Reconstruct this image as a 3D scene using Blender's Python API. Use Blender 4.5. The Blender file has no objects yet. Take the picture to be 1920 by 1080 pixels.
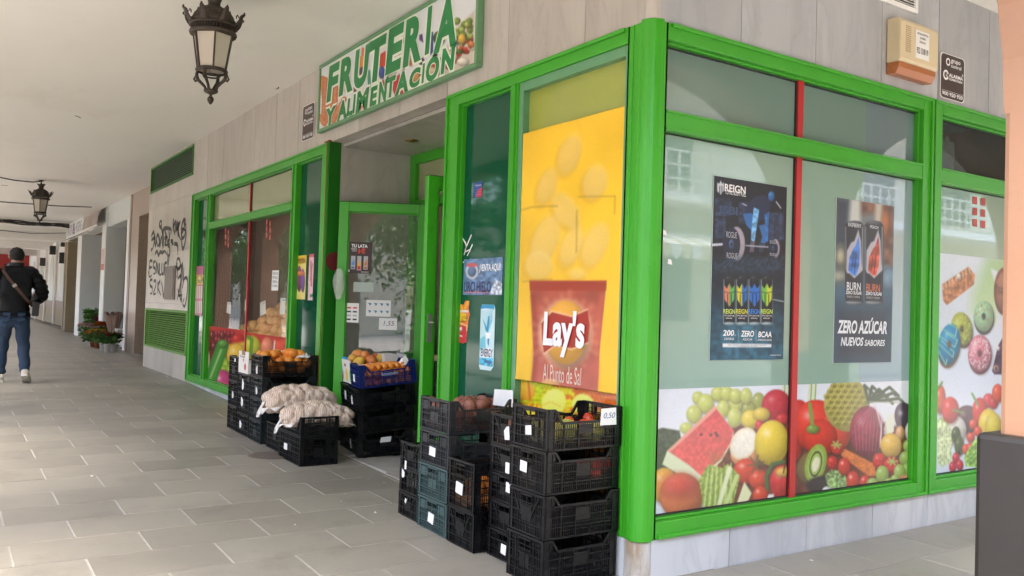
import bpy, math, random
import numpy as np
from mathutils import Vector, Matrix
random.seed(7)
rng = np.random.default_rng(7)
PI = math.pi
R_ = math.radians
S = bpy.context.scene
COL = S.collection

# ------------------------------------------------------------------ camera
CW = np.array([3.139, -2.881, 1.3216])
CF = np.array([-0.8318266655982224, 0.5544721079100812, 0.02500159893876045])
CR = np.array([0.5550225105948129, 0.8312709772360289, 0.03063617368550603])
CU = np.array([0.0037961997805847775, -0.03936043641537791, 0.999217866589873])
FPX = 1605.73
cam = bpy.data.cameras.new('camera')
cam_o = bpy.data.objects.new('camera', cam)
COL.objects.link(cam_o)
M3 = Matrix(((CR[0], CU[0], -CF[0], CW[0]), (CR[1], CU[1], -CF[1], CW[1]), (CR[2], CU[2], -CF[2], CW[2]), (0, 0, 0, 1)))
cam_o.matrix_world = M3
cam.sensor_width = 36.0
cam.lens = 36.0 * FPX / 1920.0
cam.clip_start = 0.05
cam.clip_end = 600
S.camera = cam_o

# ------------------------------------------------------------------ light
EXPOSURE = 3.66
W = bpy.data.worlds.new('World')
S.world = W
W.use_nodes = True
wn = W.node_tree
for n in list(wn.nodes):
    wn.nodes.remove(n)
sky = wn.nodes.new('ShaderNodeTexSky')
sky.sky_type = 'NISHITA'
sky.sun_disc = False
SUN_EL, SUN_AZ = R_(66), R_(160)          # azimuth measured from +Y clockwise
sky.sun_elevation = SUN_EL
sky.sun_rotation = SUN_AZ
sky.air_density = 1.0
sky.dust_density = 4.0
sky.ozone_density = 1.0
bg = wn.nodes.new('ShaderNodeBackground')
bg.inputs['Strength'].default_value = 0.15
wo = wn.nodes.new('ShaderNodeOutputWorld')
wn.links.new(sky.outputs[0], bg.inputs[0])
wn.links.new(bg.outputs[0], wo.inputs[0])
sun = bpy.data.lights.new('sun', 'SUN')
sun.energy = 0.5
sun.angle = R_(40)
sun.color = (1.0, 0.95, 0.88)
sun_o = bpy.data.objects.new('sun', sun)
COL.objects.link(sun_o)
sd = Vector((math.sin(SUN_AZ) * math.cos(SUN_EL), math.cos(SUN_AZ) * math.cos(SUN_EL), math.sin(SUN_EL)))
sun_o.rotation_euler = sd.to_track_quat('Z', 'Y').to_euler()
S.view_settings.view_transform = 'Standard'
S.view_settings.look = 'None'
S.view_settings.gamma = 1.0
S.view_settings.use_curve_mapping = False
S.view_settings.exposure = EXPOSURE
S.render.engine = 'CYCLES'
S.cycles.use_denoising = True
S.cycles.denoiser = 'OPENIMAGEDENOISE'
S.cycles.max_bounces = 10
S.cycles.diffuse_bounces = 6
S.cycles.glossy_bounces = 4
S.cycles.transparent_max_bounces = 16
S.cycles.caustics_reflective = False
S.cycles.caustics_refractive = False
S.cycles.sample_clamp_indirect = 6.0

# ------------------------------------------------------------------ geometry of the place, from sight lines
def hit(u, v, axis, c):
    d = CF + CR * (u - 960) / FPX - CU * (v - 540) / FPX
    t = (c - CW[axis]) / d[axis]
    return CW + t * d
def onA(u, v, y=0.0):
    p = hit(u, v, 1, y); return p[0], p[2]
def onB(u, v, x=0.0):
    p = hit(u, v, 0, x); return p[1], p[2]
def proj(X):
    d = np.asarray(X, float) - CW
    z = d @ CF
    return 960 + FPX * (d @ CR) / z, 540 - FPX * (d @ CU) / z
SL = 0.0195
def gz(x):
    return -SL * max(x, -9.3)

# ------------------------------------------------------------------ object helpers
def tag(o, label=None, cat=None, group=None, kind=None):
    if label: o['label'] = label
    if cat: o['category'] = cat
    if group: o['group'] = group
    if kind: o['kind'] = kind
    return o
def empty(name, loc=(0, 0, 0), rz=0, label=None, cat=None, group=None, parent=None, kind=None):
    o = bpy.data.objects.new(name, None)
    COL.objects.link(o)
    o.location = loc
    o.rotation_euler = (0, 0, rz)
    o.empty_display_size = 0.1
    if parent: o.parent = parent
    return tag(o, label, cat, group, kind)
def obj(name, me, parent=None, loc=None, rot=None, **k):
    o = bpy.data.objects.new(name, me)
    COL.objects.link(o)
    if parent: o.parent = parent
    if loc is not None: o.location = loc
    if rot is not None: o.rotation_euler = rot
    return tag(o, **k)
def copy_tree(o, parent=None):
    c = o.copy()
    COL.objects.link(c)
    c.parent = parent
    for ch in KIDS.get(o.name, []) if False else [x for x in o.children]:
        copy_tree(ch, c)
    return c

class MB:
    """collects simple solids and builds them as one mesh"""
    def __init__(s):
        s.v = []; s.f = []; s.m = []; s.sm = []; s.mi = 0
        s.T = None
    def add(s, vs, fs, smooth=False):
        b = len(s.v)
        if s.T is not None:
            vs = [tuple(s.T @ Vector(p)) for p in vs]
        s.v.extend([tuple(map(float, p)) for p in vs])
        for f in fs:
            s.f.append(tuple(b + i for i in f)); s.m.append(s.mi); s.sm.append(smooth)
        return s
    def box(s, x0, x1, y0, y1, z0, z1):
        if x1 < x0: x0, x1 = x1, x0
        if y1 < y0: y0, y1 = y1, y0
        if z1 < z0: z0, z1 = z1, z0
        vs = [(x0, y0, z0), (x1, y0, z0), (x1, y1, z0), (x0, y1, z0), (x0, y0, z1), (x1, y0, z1), (x1, y1, z1), (x0, y1, z1)]
        return s.add(vs, [(3, 2, 1, 0), (4, 5, 6, 7), (0, 1, 5, 4), (1, 2, 6, 5), (2, 3, 7, 6), (3, 0, 4, 7)])
    def bar(s, a, b, w, h, up=(0, 0, 1)):
        a = Vector(a); b = Vector(b); d = (b - a)
        if d.length < 1e-6: return s
        d.normalize(); up = Vector(up)
        x = d.cross(up)
        if x.length < 1e-4: x = d.cross(Vector((1, 0, 0)))
        x.normalize(); y = x.cross(d)
        vs = []
        for p in (a, b):
            for (i, j) in ((-1, -1), (1, -1), (1, 1), (-1, 1)):
                vs.append(p + x * (i * w / 2) + y * (j * h / 2))
        return s.add(vs, [(0, 1, 2, 3), (7, 6, 5, 4), (0, 4, 5, 1), (1, 5, 6, 2), (2, 6, 7, 3), (3, 7, 4, 0)])
    def tube(s, pts, r, n=8, cap=True):
        pts = [Vector(p) for p in pts]
        rs = r if isinstance(r, (list, tuple)) else [r] * len(pts)
        vs = []; fs = []
        px = None
        for i, p in enumerate(pts):
            if i == 0: d = pts[1] - p
            elif i == len(pts) - 1: d = p - pts[i - 1]
            else: d = pts[i + 1] - pts[i - 1]
            d.normalize()
            if px is None:
                px = d.cross(Vector((0, 0, 1)))
                if px.length < 1e-3: px = d.cross(Vector((1, 0, 0)))
            px = (px - d * px.dot(d)).normalized()
            py = d.cross(px)
            for k in range(n):
                a = 2 * PI * k / n
                vs.append(p + (px * math.cos(a) + py * math.sin(a)) * rs[i])
        for i in range(len(pts) - 1):
            for k in range(n):
                k2 = (k + 1) % n
                fs.append((i * n + k, i * n + k2, (i + 1) * n + k2, (i + 1) * n + k))
        if cap:
            fs.append(tuple(range(n))[::-1]); fs.append(tuple((len(pts) - 1) * n + k for k in range(n)))
        return s.add(vs, fs, True)
    def lathe(s, prof, n=24, cx=0, cy=0, a0=0, smooth=True, caps=True):
        vs = []; fs = []
        for (r, z) in prof:
            for k in range(n):
                a = a0 + 2 * PI * k / n
                vs.append((cx + r * math.cos(a), cy + r * math.sin(a), z))
        for i in range(len(prof) - 1):
            for k in range(n):
                k2 = (k + 1) % n
                fs.append((i * n + k, i * n + k2, (i + 1) * n + k2, (i + 1) * n + k))
        if caps:
            fs.append(tuple(range(n))[::-1]); fs.append(tuple((len(prof) - 1) * n + k for k in range(n)))
        return s.add(vs, fs, smooth)
    def prism(s, poly, fn0, fn1):
        """poly 2D -> two 3D caps through fn0, fn1"""
        n = len(poly)
        vs = [fn0(*p) for p in poly] + [fn1(*p) for p in poly]
        fs = [tuple(range(n))[::-1], tuple(range(n, 2 * n))]
        for k in range(n):
            k2 = (k + 1) % n
            fs.append((k, k2, n + k2, n + k))
        return s.add(vs, fs)
    def mesh(s, name, mats):
        me = bpy.data.meshes.new(name)
        me.from_pydata(s.v, [], s.f)
        if not isinstance(mats, (list, tuple)): mats = [mats]
        for m in mats: me.materials.append(m)
        me.polygons.foreach_set('material_index', s.m)
        me.polygons.foreach_set('use_smooth', s.sm)
        me.update()
        return me
    def build(s, name, mats, parent=None, loc=None, rot=None, bevel=0, recalc=False, **k):
        me = s.mesh(name, mats)
        if recalc:
            import bmesh
            bm = bmesh.new(); bm.from_mesh(me); bmesh.ops.recalc_face_normals(bm, faces=bm.faces); bm.to_mesh(me); bm.free()
        o = obj(name, me, parent, loc, rot, **k)
        if bevel:
            md = o.modifiers.new('bevel', 'BEVEL'); md.width = bevel; md.segments = 2; md.limit_method = 'ANGLE'; md.angle_limit = R_(40)
        return o

# ------------------------------------------------------------------ materials
def srgb(r, g, b):
    f = lambda c: ((c / 255 + 0.055) / 1.055) ** 2.4 if c / 255 > 0.04045 else c / 255 / 12.92
    return (f(r), f(g), f(b))
class NT:
    def __init__(s, name):
        s.m = bpy.data.materials.new(name); s.m.use_nodes = True
        s.t = s.m.node_tree
        s.b = s.t.nodes['Principled BSDF']; s.o = s.t.nodes['Material Output']
        s._c = None
    def n(s, typ, **k):
        x = s.t.nodes.new(typ)
        for a, b in k.items():
            if hasattr(x, a) and a not in ('Scale',): setattr(x, a, b)
            else: x.inputs[a].default_value = b
        return x
    def l(s, a, b): s.t.links.new(a, b); return s
    def coord(s, scale=(1, 1, 1), kind='Object', rot=(0, 0, 0)):
        c = s.n('ShaderNodeTexCoord')
        mp = s.n('ShaderNodeMapping')
        mp.inputs['Scale'].default_value = scale
        mp.inputs['Rotation'].default_value = rot
        s.l(c.outputs[kind], mp.inputs[0])
        return mp.outputs[0]
    def wcoord(s, scale=(1, 1, 1), rot=(0, 0, 0)):
        g = s.n('ShaderNodeNewGeometry')
        mp = s.n('ShaderNodeMapping')
        mp.inputs['Scale'].default_value = scale
        mp.inputs['Rotation'].default_value = rot
        s.l(g.outputs['Position'], mp.inputs[0])
        return mp.outputs[0]
    def noise(s, vec, scale, detail=4, rough=.55, dist=0):
        x = s.n('ShaderNodeTexNoise')
        x.inputs['Scale'].default_value = scale; x.inputs['Detail'].default_value = detail
        x.inputs['Roughness'].default_value = rough; x.inputs['Distortion'].default_value = dist
        if vec is not None: s.l(vec, x.inputs['Vector'])
        return x.outputs[0]
    def ramp(s, f, stops):
        r = s.n('ShaderNodeValToRGB')
        e = r.color_ramp.elements
        while len(e) < len(stops): e.new(0.5)
        for i, (p, c) in enumerate(stops):
            e[i].position = p; e[i].color = (*c, 1) if len(c) == 3 else c
        s.l(f, r.inputs[0]); return r.outputs[0]
    def mix(s, f, a, b, mode='MIX'):
        x = s.n('ShaderNodeMix'); x.data_type = 'RGBA'; x.blend_type = mode
        if isinstance(f, (int, float)): x.inputs[0].default_value = f
        else: s.l(f, x.inputs[0])
        for i, q in ((6, a), (7, b)):
            if isinstance(q, tuple): x.inputs[i].default_value = (*q[:3], 1)
            else: s.l(q, x.inputs[i])
        return x.outputs[2]
    def mathn(s, op, a, b=0.0, clamp=False):
        x = s.n('ShaderNodeMath'); x.operation = op; x.use_clamp = clamp
        for i, q in ((0, a), (1, b)):
            if isinstance(q, (int, float)): x.inputs[i].default_value = q
            else: s.l(q, x.inputs[i])
        return x.outputs[0]
    def bump(s, h, strength=.3, dist=.01):
        x = s.n('ShaderNodeBump'); x.inputs['Strength'].default_value = strength; x.inputs['Distance'].default_value = dist
        s.l(h, x.inputs['Height']); s.l(x.outputs[0], s.b.inputs['Normal']); return s
    def base(s, c):
        if isinstance(c, tuple): s.b.inputs['Base Color'].default_value = (*c[:3], 1)
        else: s.l(c, s.b.inputs['Base Color'])
        return s
    def set(s, **k):
        for a, b in k.items():
            key = {'rough': 'Roughness', 'metal': 'Metallic', 'spec': 'Specular IOR Level', 'coat': 'Coat Weight', 'coatr': 'Coat Roughness'}.get(a, a)
            if isinstance(b, (int, float)): s.b.inputs[key].default_value = b
            else: s.l(b, s.b.inputs[key])
        return s
    def rnd(s):
        return s.n('ShaderNodeObjectInfo').outputs['Random']

def simple(name, col, rough=.5, metal=0, var=.12, scale=6, bump=0, bscale=40, spec=.5, coat=0, w=False):
    t = NT(name)
    v = t.wcoord() if w else t.coord()
    nz = t.noise(v, scale, 5)
    c = t.mix(nz, tuple(x * (1 - var) for x in col), tuple(min(1, x * (1 + var)) for x in col))
    t.base(c).set(rough=rough, metal=metal, spec=spec, coat=coat)
    if bump:
        t.bump(t.noise(v, bscale, 4), bump, .005)
    return t.m

def make_mats():
    M = {}
    # shop green enamel, streaked dirt and worn patches
    def green(name, c1, c2, rough=.32):
        t = NT(name); v = t.wcoord((1, 1, .35))
        nz = t.noise(v, 5, 5); fine = t.noise(t.wcoord(), 90, 3)
        c = t.mix(nz, c1, c2)
        d = t.mathn('MULTIPLY', t.ramp(t.noise(t.wcoord((1, 1, .5)), 11, 8, .75), [(.58, (0, 0, 0)), (.72, (1, 1, 1))]), .42)
        c = t.mix(d, c, tuple(x * .55 for x in c1))
        t.base(c).set(rough=t.mathn('ADD', t.mathn('MULTIPLY', nz, .25), rough - .1), spec=.5)
        t.bump(fine, .06, .002)
        return t.m
    M['green'] = green('green_enamel', (.034, .285, .011), (.050, .375, .018))
    M['green_dark'] = green('green_enamel_dark', (.008, .11, .006), (.012, .15, .010))
    M['mint'] = green('mint_enamel', (.10, .27, .13), (.13, .32, .165))
    M['grille'] = green('grille_green', (.12, .30, .035), (.16, .36, .05), .5)
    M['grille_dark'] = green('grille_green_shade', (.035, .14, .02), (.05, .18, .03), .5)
    M['red'] = simple('red_enamel', (.42, .02, .018), .35, var=.1)
    M['rust'] = simple('rust_trim', (.22, .04, .02), .6, var=.3, scale=30)
    M['rubber'] = simple('rubber_seal', (.012, .012, .012), .6)
    # marble cladding: diagonal soft veins, a tone of its own per slab
    def marble(name, a, b, c_, rot=(0, R_(25), 0)):
        t = NT(name)
        oi = t.n('ShaderNodeObjectInfo')
        geo = t.n('ShaderNodeNewGeometry')
        off = t.n('ShaderNodeVectorMath'); off.operation = 'MULTIPLY_ADD'
        cmb = t.n('ShaderNodeCombineXYZ')
        for i in range(3): t.l(oi.outputs['Random'], cmb.inputs[i])
        off.inputs[1].default_value = (13, 17, 9)
        t.l(cmb.outputs[0], off.inputs[0]); t.l(geo.outputs['Position'], off.inputs[2])
        mp = t.n('ShaderNodeMapping'); mp.inputs['Rotation'].default_value = rot; mp.inputs['Scale'].default_value = (1.5, 1.5, .5)
        t.l(off.outputs[0], mp.inputs[0])
        n1 = t.noise(mp.outputs[0], 1.3, 3, .5, .8)
        n2 = t.noise(mp.outputs[0], 2.2, 5, .6, .8)
        col = t.ramp(n1, [(.3, a), (.5, b), (.7, c_)])
        vein = t.ramp(n2, [(.46, (0, 0, 0)), (.5, (1, 1, 1)), (.54, (0, 0, 0))])
        col = t.mix(t.mathn('MULTIPLY', vein, .22), col, tuple(x * .7 for x in a))
        tone = t.mathn('ADD', t.mathn('MULTIPLY', oi.outputs['Random'], .24), .88)
        hs = t.n('ShaderNodeHueSaturation'); t.l(tone, hs.inputs['Value']); t.l(col, hs.inputs['Color'])
        # rising damp and drip dirt
        dn = t.noise(t.wcoord((1, 1, .15)), 6, 5, .6)
        dirt = t.mathn('MULTIPLY', t.ramp(dn, [(.55, (0, 0, 0)), (.75, (1, 1, 1))]), .22)
        col2 = t.mix(dirt, hs.outputs[0], (.20, .17, .13))
        t.base(col2).set(rough=.3, spec=.45)
        t.bump(t.noise(t.wcoord(), 60, 3), .03, .002)
        return t.m
    M['marble'] = marble('marble_cladding', (.37, .335, .295), (.44, .405, .365), (.50, .47, .43))
    M['marble_grey'] = marble('marble_cladding_street', (.33, .345, .36), (.38, .395, .41), (.44, .45, .46), (R_(-25), 0, 0))
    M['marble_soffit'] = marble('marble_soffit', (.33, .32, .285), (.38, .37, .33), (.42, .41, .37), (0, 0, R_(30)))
    M['plinth'] = marble('marble_plinth', (.42, .44, .46), (.53, .55, .57), (.62, .63, .64))
    M['limestone'] = marble('limestone_wall', (.50, .46, .40), (.56, .52, .46), (.60, .56, .50))
    # worn brown corner stone
    t = NT('worn_corner_stone'); v = t.wcoord((1, 1, .25))
    t.base(t.ramp(t.noise(v, 12, 6, .7), [(.35, (.30, .22, .14)), (.5, (.42, .38, .33)), (.65, (.5, .49, .47))])).set(rough=.55); M['corner'] = t.m
    # floor tiles
    t = NT('floor_tile'); v = t.wcoord()
    big = t.noise(v, .9, 4, .6); mid = t.noise(t.wcoord((3, 1, 1)), 7, 6, .65); fine = t.noise(v, 120, 3)
    c = t.mix(mid, (.215, .196, .158), (.335, .306, .250))
    c = t.mix(t.mathn('MULTIPLY', t.ramp(big, [(.4, (0, 0, 0)), (.65, (1, 1, 1))]), .45), c, (.20, .188, .16))
    tone = t.mathn('ADD', t.mathn('MULTIPLY', t.rnd(), .30), .92)
    hs = t.n('ShaderNodeHueSaturation'); t.l(tone, hs.inputs['Value']); t.l(c, hs.inputs['Color'])
    spots = t.ramp(t.noise(v, 17, 6, .78), [(.66, (0, 0, 0)), (.73, (1, 1, 1))])
    wear = t.ramp(t.noise(v, 2.3, 7, .72), [(.52, (0, 0, 0)), (.70, (1, 1, 1))])
    c = t.mix(t.mathn('MULTIPLY', wear, .34), hs.outputs[0], (.115, .105, .088))
    c = t.mix(t.mathn('MULTIPLY', spots, .45), c, (.07, .065, .055))
    t.base(c).set(rough=t.mathn('ADD', t.mathn('MULTIPLY', mid, .3), .26), spec=.4)
    t.bump(fine, .08, .002); M['tile'] = t.m
    M['mortar'] = simple('pale_mortar', (.40, .37, .32), .9, var=.25, scale=20, w=True)
    M['grout'] = simple('dark_grout', (.06, .055, .05), .95, var=.3, scale=20, w=True)
    M['street'] = simple('street_paving', (.34, .32, .29), .85, var=.3, scale=8, bump=.3, bscale=120, w=True)
    M['threshold'] = simple('threshold_stone', (.36, .34, .30), .5, var=.15, scale=8, w=True)
    t = NT('ceiling_plaster'); v = t.wcoord()
    c = t.mix(t.noise(v, .5, 5, .6), (.72, .71, .665), (.80, .795, .755))
    st = t.ramp(t.noise(t.wcoord((.5, 1, 1)), 1.3, 7, .7), [(.55, (0, 0, 0)), (.72, (1, 1, 1))])
    c = t.mix(t.mathn('MULTIPLY', st, .28), c, (.58, .54, .46))
    t.base(c).set(rough=.92); t.bump(t.noise(v, 3, 6, .6), .25, .02); M['plaster'] = t.m
    M['whitewall'] = simple('white_painted_wall', (.82, .80, .77), .85, var=.05, scale=2, bump=.1, bscale=20, w=True)
    M['greywhite'] = simple('pale_grey_panel', (.60, .63, .61), .5, var=.05, scale=2, w=True)
    M['dado'] = simple('brown_dado', (.30, .22, .18), .6, var=.3, scale=3, w=True)
    M['tan'] = simple('tan_plaster', (.33, .26, .17), .8, var=.15, scale=5, w=True)
    M['teal'] = simple('teal_enamel', (.01, .10, .11), .35, var=.1)
    M['beam_plaster'] = M['whitewall']
    # granites
    def granite(name, a, b, c_):
        t = NT(name); v = t.wcoord()
        vo = t.n('ShaderNodeTexVoronoi'); vo.inputs['Scale'].default_value = 45; t.l(v, vo.inputs['Vector'])
        n = t.noise(v, 30, 6, .7)
        c = t.mix(n, a, b)
        c = t.mix(t.mathn('MULTIPLY', t.ramp(vo.outputs[0], [(.25, (1, 1, 1)), (.45, (0, 0, 0))]), .5), c, c_)
        t.base(c).set(rough=.35); return t.m
    M['granite'] = granite('brown_granite', (.20, .14, .10), (.32, .25, .19), (.07, .05, .04))
    M['granite_pale'] = granite('pale_granite', (.36, .28, .22), (.46, .38, .31), (.2, .15, .12))
    # peach render of the arcade pillars
    t = NT('peach_render'); v = t.wcoord()
    c = t.mix(t.noise(v, 1.6, 5), (.235, .122, .070), (.30, .17, .105))
    c = t.mix(t.mathn('MULTIPLY', t.ramp(t.noise(v, 22, 6, .8), [(.68, (0, 0, 0)), (.75, (1, 1, 1))]), .5), c, (.30, .16, .09))
    t.base(c).set(rough=.85); t.bump(t.noise(v, 55, 5), .25, .004); M['peach'] = t.m
    t = NT('dark_dado'); v = t.wcoord()
    c = t.mix(t.noise(v, 6, 5), (.008, .007, .0065), (.016, .014, .012))
    scr = t.ramp(t.noise(t.wcoord((1, 1, 6), (0, R_(35), 0)), 7, 6, .8), [(.72, (0, 0, 0)), (.76, (1, 1, 1))])
    c = t.mix(t.mathn('MULTIPLY', scr, .35), c, (.3, .28, .26))
    t.base(c).set(rough=.42); t.bump(t.noise(v, 40, 4), .1, .003); M['dado_dark'] = t.m
    # black plastic of the crates, dusty
    def plastic(name, c, dust=(.16, .15, .14)):
        t = NT(name); v = t.coord()
        n = t.noise(v, 9, 5, .6)
        k = t.ramp(n, [(.45, (0, 0, 0)), (.75, (1, 1, 1))])
        cc = t.mix(t.mathn('MULTIPLY', k, .10), c, dust)
        t.base(cc).set(rough=t.mathn('ADD', t.mathn('MULTIPLY', n, .3), .22), spec=.42)
        return t.m
    M['crate'] = plastic('black_crate_plastic', (.0035, .0035, .0045))
    M['crate_grey'] = plastic('charcoal_crate_plastic', (.022, .025, .029))
    M['crate_teal'] = plastic('grey_green_crate_plastic', (.045, .080, .080))
    M['crate_slate'] = plastic('slate_crate_plastic', (.012, .018, .020))
    M['crate_blue'] = plastic('blue_crate_plastic', (.006, .018, .13), (.06, .08, .2))
    M['paper'] = simple('white_paper', (.78, .78, .76), .8, var=.03)
    M['card_white'] = simple('white_cardboard', (.72, .70, .66), .7, var=.05)
    M['card_brown'] = simple('brown_cardboard', (.34, .20, .12), .8, var=.12)
    M['ink'] = simple('ink', (.02, .02, .025), .6)
    M['spray'] = simple('black_spray_paint', (.015, .015, .016), .5, var=.3, scale=30)
    M['iron'] = simple('brown_cast_iron', (.055, .042, .032), .6, metal=.3, var=.45, scale=40, bump=.4, bscale=90)
    t = NT('frosted_lamp_glass'); t.base(t.mix(t.noise(t.coord(), 5), (.60, .54, .44), (.72, .66, .56))).set(rough=.35, spec=.5); t.b.inputs['Transmission Weight'].default_value = .25; M['frost'] = t.m
    M['cream'] = simple('cream_plastic', (.62, .52, .33), .45, var=.08)
    M['amber'] = simple('amber_plastic', (.38, .13, .04), .35, var=.1)
    M['brownsign'] = simple('dark_brown_sign', (.045, .025, .022), .4, var=.1)
    M['white'] = simple('white_paint', (.80, .80, .78), .5, var=.03)
    M['brass'] = simple('aged_brass', (.45, .30, .12), .3, metal=.9, var=.2, scale=20)
    M['metal'] = simple('brushed_steel', (.42, .40, .38), .4, metal=.8, var=.15, scale=10)
    M['box_metal'] = simple('brown_grey_metal', (.20, .165, .14), .5, metal=.2, var=.2, scale=12)
    M['cable'] = simple('dark_cable', (.03, .025, .022), .6)
    # glass
    def glass(name, tint, refl=1.0, ior=1.5, rough=0.0, haze=None, hz=.0):
        t = NT(name)
        tr = t.n('ShaderNodeBsdfTransparent'); tr.inputs[0].default_value = (*tint, 1)
        gl = t.n('ShaderNodeBsdfGlossy'); gl.inputs['Roughness'].default_value = rough; gl.inputs[0].default_value = (1, 1, 1, 1)
        fr = t.n('ShaderNodeFresnel'); fr.inputs[0].default_value = ior
        mx = t.n('ShaderNodeMixShader')
        geo_ = t.n('ShaderNodeNewGeometry')
        f = t.mathn('MULTIPLY', t.mathn('MULTIPLY', fr.outputs[0], refl, True), t.mathn('SUBTRACT', 1.0, geo_.outputs['Backfacing']), True)
        base = tr.outputs[0]
        if haze:
            df = t.n('ShaderNodeBsdfDiffuse'); df.inputs[0].default_value = (*haze, 1)
            m2 = t.n('ShaderNodeMixShader')
            t.l(t.mathn('ADD', t.mathn('MULTIPLY', t.noise(t.wcoord(), 3, 5), .12), hz - .06, True), m2.inputs[0])
            t.l(tr.outputs[0], m2.inputs[1]); t.l(df.outputs[0], m2.inputs[2]); base = m2.outputs[0]
        t.l(f, mx.inputs[0]); t.l(base, mx.inputs[1]); t.l(gl.outputs[0], mx.inputs[2])
        t.l(mx.outputs[0], t.o.inputs[0]); t.t.nodes.remove(t.b)
        return t.m
    M['glass'] = glass('clear_shop_glass', (.93, .94, .92), .5, 1.5, .0, (.42, .40, .36), .04)
    M['glass_door'] = glass('door_glass', (.88, .90, .87), 2.0, 1.5, .0, (.3, .33, .3), .05)
    M['glass_yellow'] = glass('yellowish_glass', (.62, .66, .25), 1.0, 1.5, .0, (.42, .47, .10), .75)
    M['glass_transom'] = glass('film_glass', (.5, .55, .35), 1.0, 1.5, .0, (.36, .40, .22), .7)
    M['glass_dark'] = glass('dark_window_glass', (.7, .75, .75), .35, 1.5, .0, (.1, .12, .12), .2)
    # backed green film behind the street windows
    def film(name, c1, c2, rough=.025):
        t = NT(name)
        c = t.mix(t.noise(t.wcoord(), 1.2, 3), c1, c2)
        c = t.mix(t.mathn('MULTIPLY', t.ramp(t.noise(t.wcoord((1, 1, 1)), 30, 6, .8), [(.68, (0, 0, 0)), (.72, (1, 1, 1))]), .3), c, tuple(min(1, x * 1.5) for x in c2))
        t.base(c).set(rough=rough, spec=.5); t.b.inputs['IOR'].default_value = 1.95; return t.m
    M['film'] = film('pale_green_window_film', (.235, .36, .295), (.275, .41, .335))
    M['film_blue'] = film('pale_blue_window_film', (.235, .325, .355), (.27, .365, .395))
    M['film_top'] = film('dull_green_window_film', (.14, .225, .195), (.165, .26, .225))
    M['film_topblue'] = film('dull_blue_window_film', (.14, .20, .215), (.165, .23, .245))
    t = NT('dark_green_panel'); v = t.wcoord()
    c = t.mix(t.noise(t.wcoord((1, 1, .5)), 2, 5), (.004, .062, .030), (.008, .095, .048))
    scr = t.ramp(t.noise(v, 28, 8, .85), [(.69, (0, 0, 0)), (.715, (1, 1, 1))])
    c = t.mix(t.mathn('MULTIPLY', scr, .5), c, (.35, .45, .38))
    t.base(c).set(rough=.05, spec=.28); M['panel'] = t.m
    M['inner_wall'] = simple('interior_wall', (.62, .44, .35), .8, var=.1, scale=2, w=True)  # brown also stands in for the peach pillars mirrored in the window
    M['inner_dark'] = simple('interior_dark', (.035, .032, .03), .8, var=.2, scale=2, w=True)
    M['inner_floor'] = simple('interior_floor', (.3, .28, .25), .5, w=True)
    M['inner_blue'] = simple('interior_counter', (.12, .17, .20), .5, w=True)
    # fruit skins
    def fruit(name, c1, c2, rough=.4, sc=3):
        t = NT(name); v = t.coord()
        tone = t.mathn('ADD', t.mathn('MULTIPLY', t.rnd(), .9), t.mathn('MULTIPLY', t.noise(v, sc * 8, 4), .5))
        c = t.ramp(tone, [(.2, c1), (1.1 if False else .95, c2)])
        t.base(c).set(rough=rough, spec=.4); t.bump(t.noise(v, 160, 2), .12, .002); return t.m
    M['orange'] = fruit('orange_peel', (.72, .20, .02), (.80, .31, .05), .42)
    M['brownish'] = fruit('dull_orange_peel', (.80, .34, .10), (.88, .52, .18), .45)
    M['mango'] = fruit('mango_skin', (.60, .14, .06), (.66, .42, .06), .35)
    M['apple_y'] = fruit('green_yellow_skin', (.30, .34, .06), (.50, .42, .10), .4)
    M['tomato'] = fruit('red_skin', (.45, .03, .02), (.55, .09, .03), .25)
    M['redpotato'] = fruit('reddish_skin', (.17, .055, .035), (.30, .13, .09), .55)
    return M
M = make_mats()
# ================================================================== THE SETTING
TOPZ = 3.53
def slab_strip(name, x0, x1, y0, y1, dz, th, m, **k):
    xs = sorted(set([x0, x1] + [x for x in (-9.3,) if x0 < x < x1]))
    mb = MB()
    for a, b in zip(xs[:-1], xs[1:]):
        za, zb = gz(a) + dz, gz(b) + dz
        vs = [(a, y0, za - th), (b, y0, zb - th), (b, y1, zb - th), (a, y1, za - th), (a, y0, za), (b, y0, zb), (b, y1, zb), (a, y1, za)]
        mb.add(vs, [(3, 2, 1, 0), (4, 5, 6, 7), (0, 1, 5, 4), (1, 2, 6, 5), (2, 3, 7, 6), (3, 0, 4, 7)])
    return mb.build(name, m, **k)
street = MB(); street.box(-300, 300, -300, 300, -.6, -.2)
street.build('street', M['street'], kind='structure')
pave = slab_strip('pavement', -75, 2.75, -4.9, 1.6, -.008, .25, M['grout'], kind='structure')
pave2 = slab_strip('pavement', -.3, 2.75, 1.6, 14, -.0085, .25, M['grout'], kind='structure')
kerb = MB(); kerb.box(2.75, 2.9, -5.05, 14, -.3, -.03); kerb.box(-75, 2.75, -5.05, -4.9, -.3, -.02)
kerb.build('kerb', M['granite_pale'], kind='structure')

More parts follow.
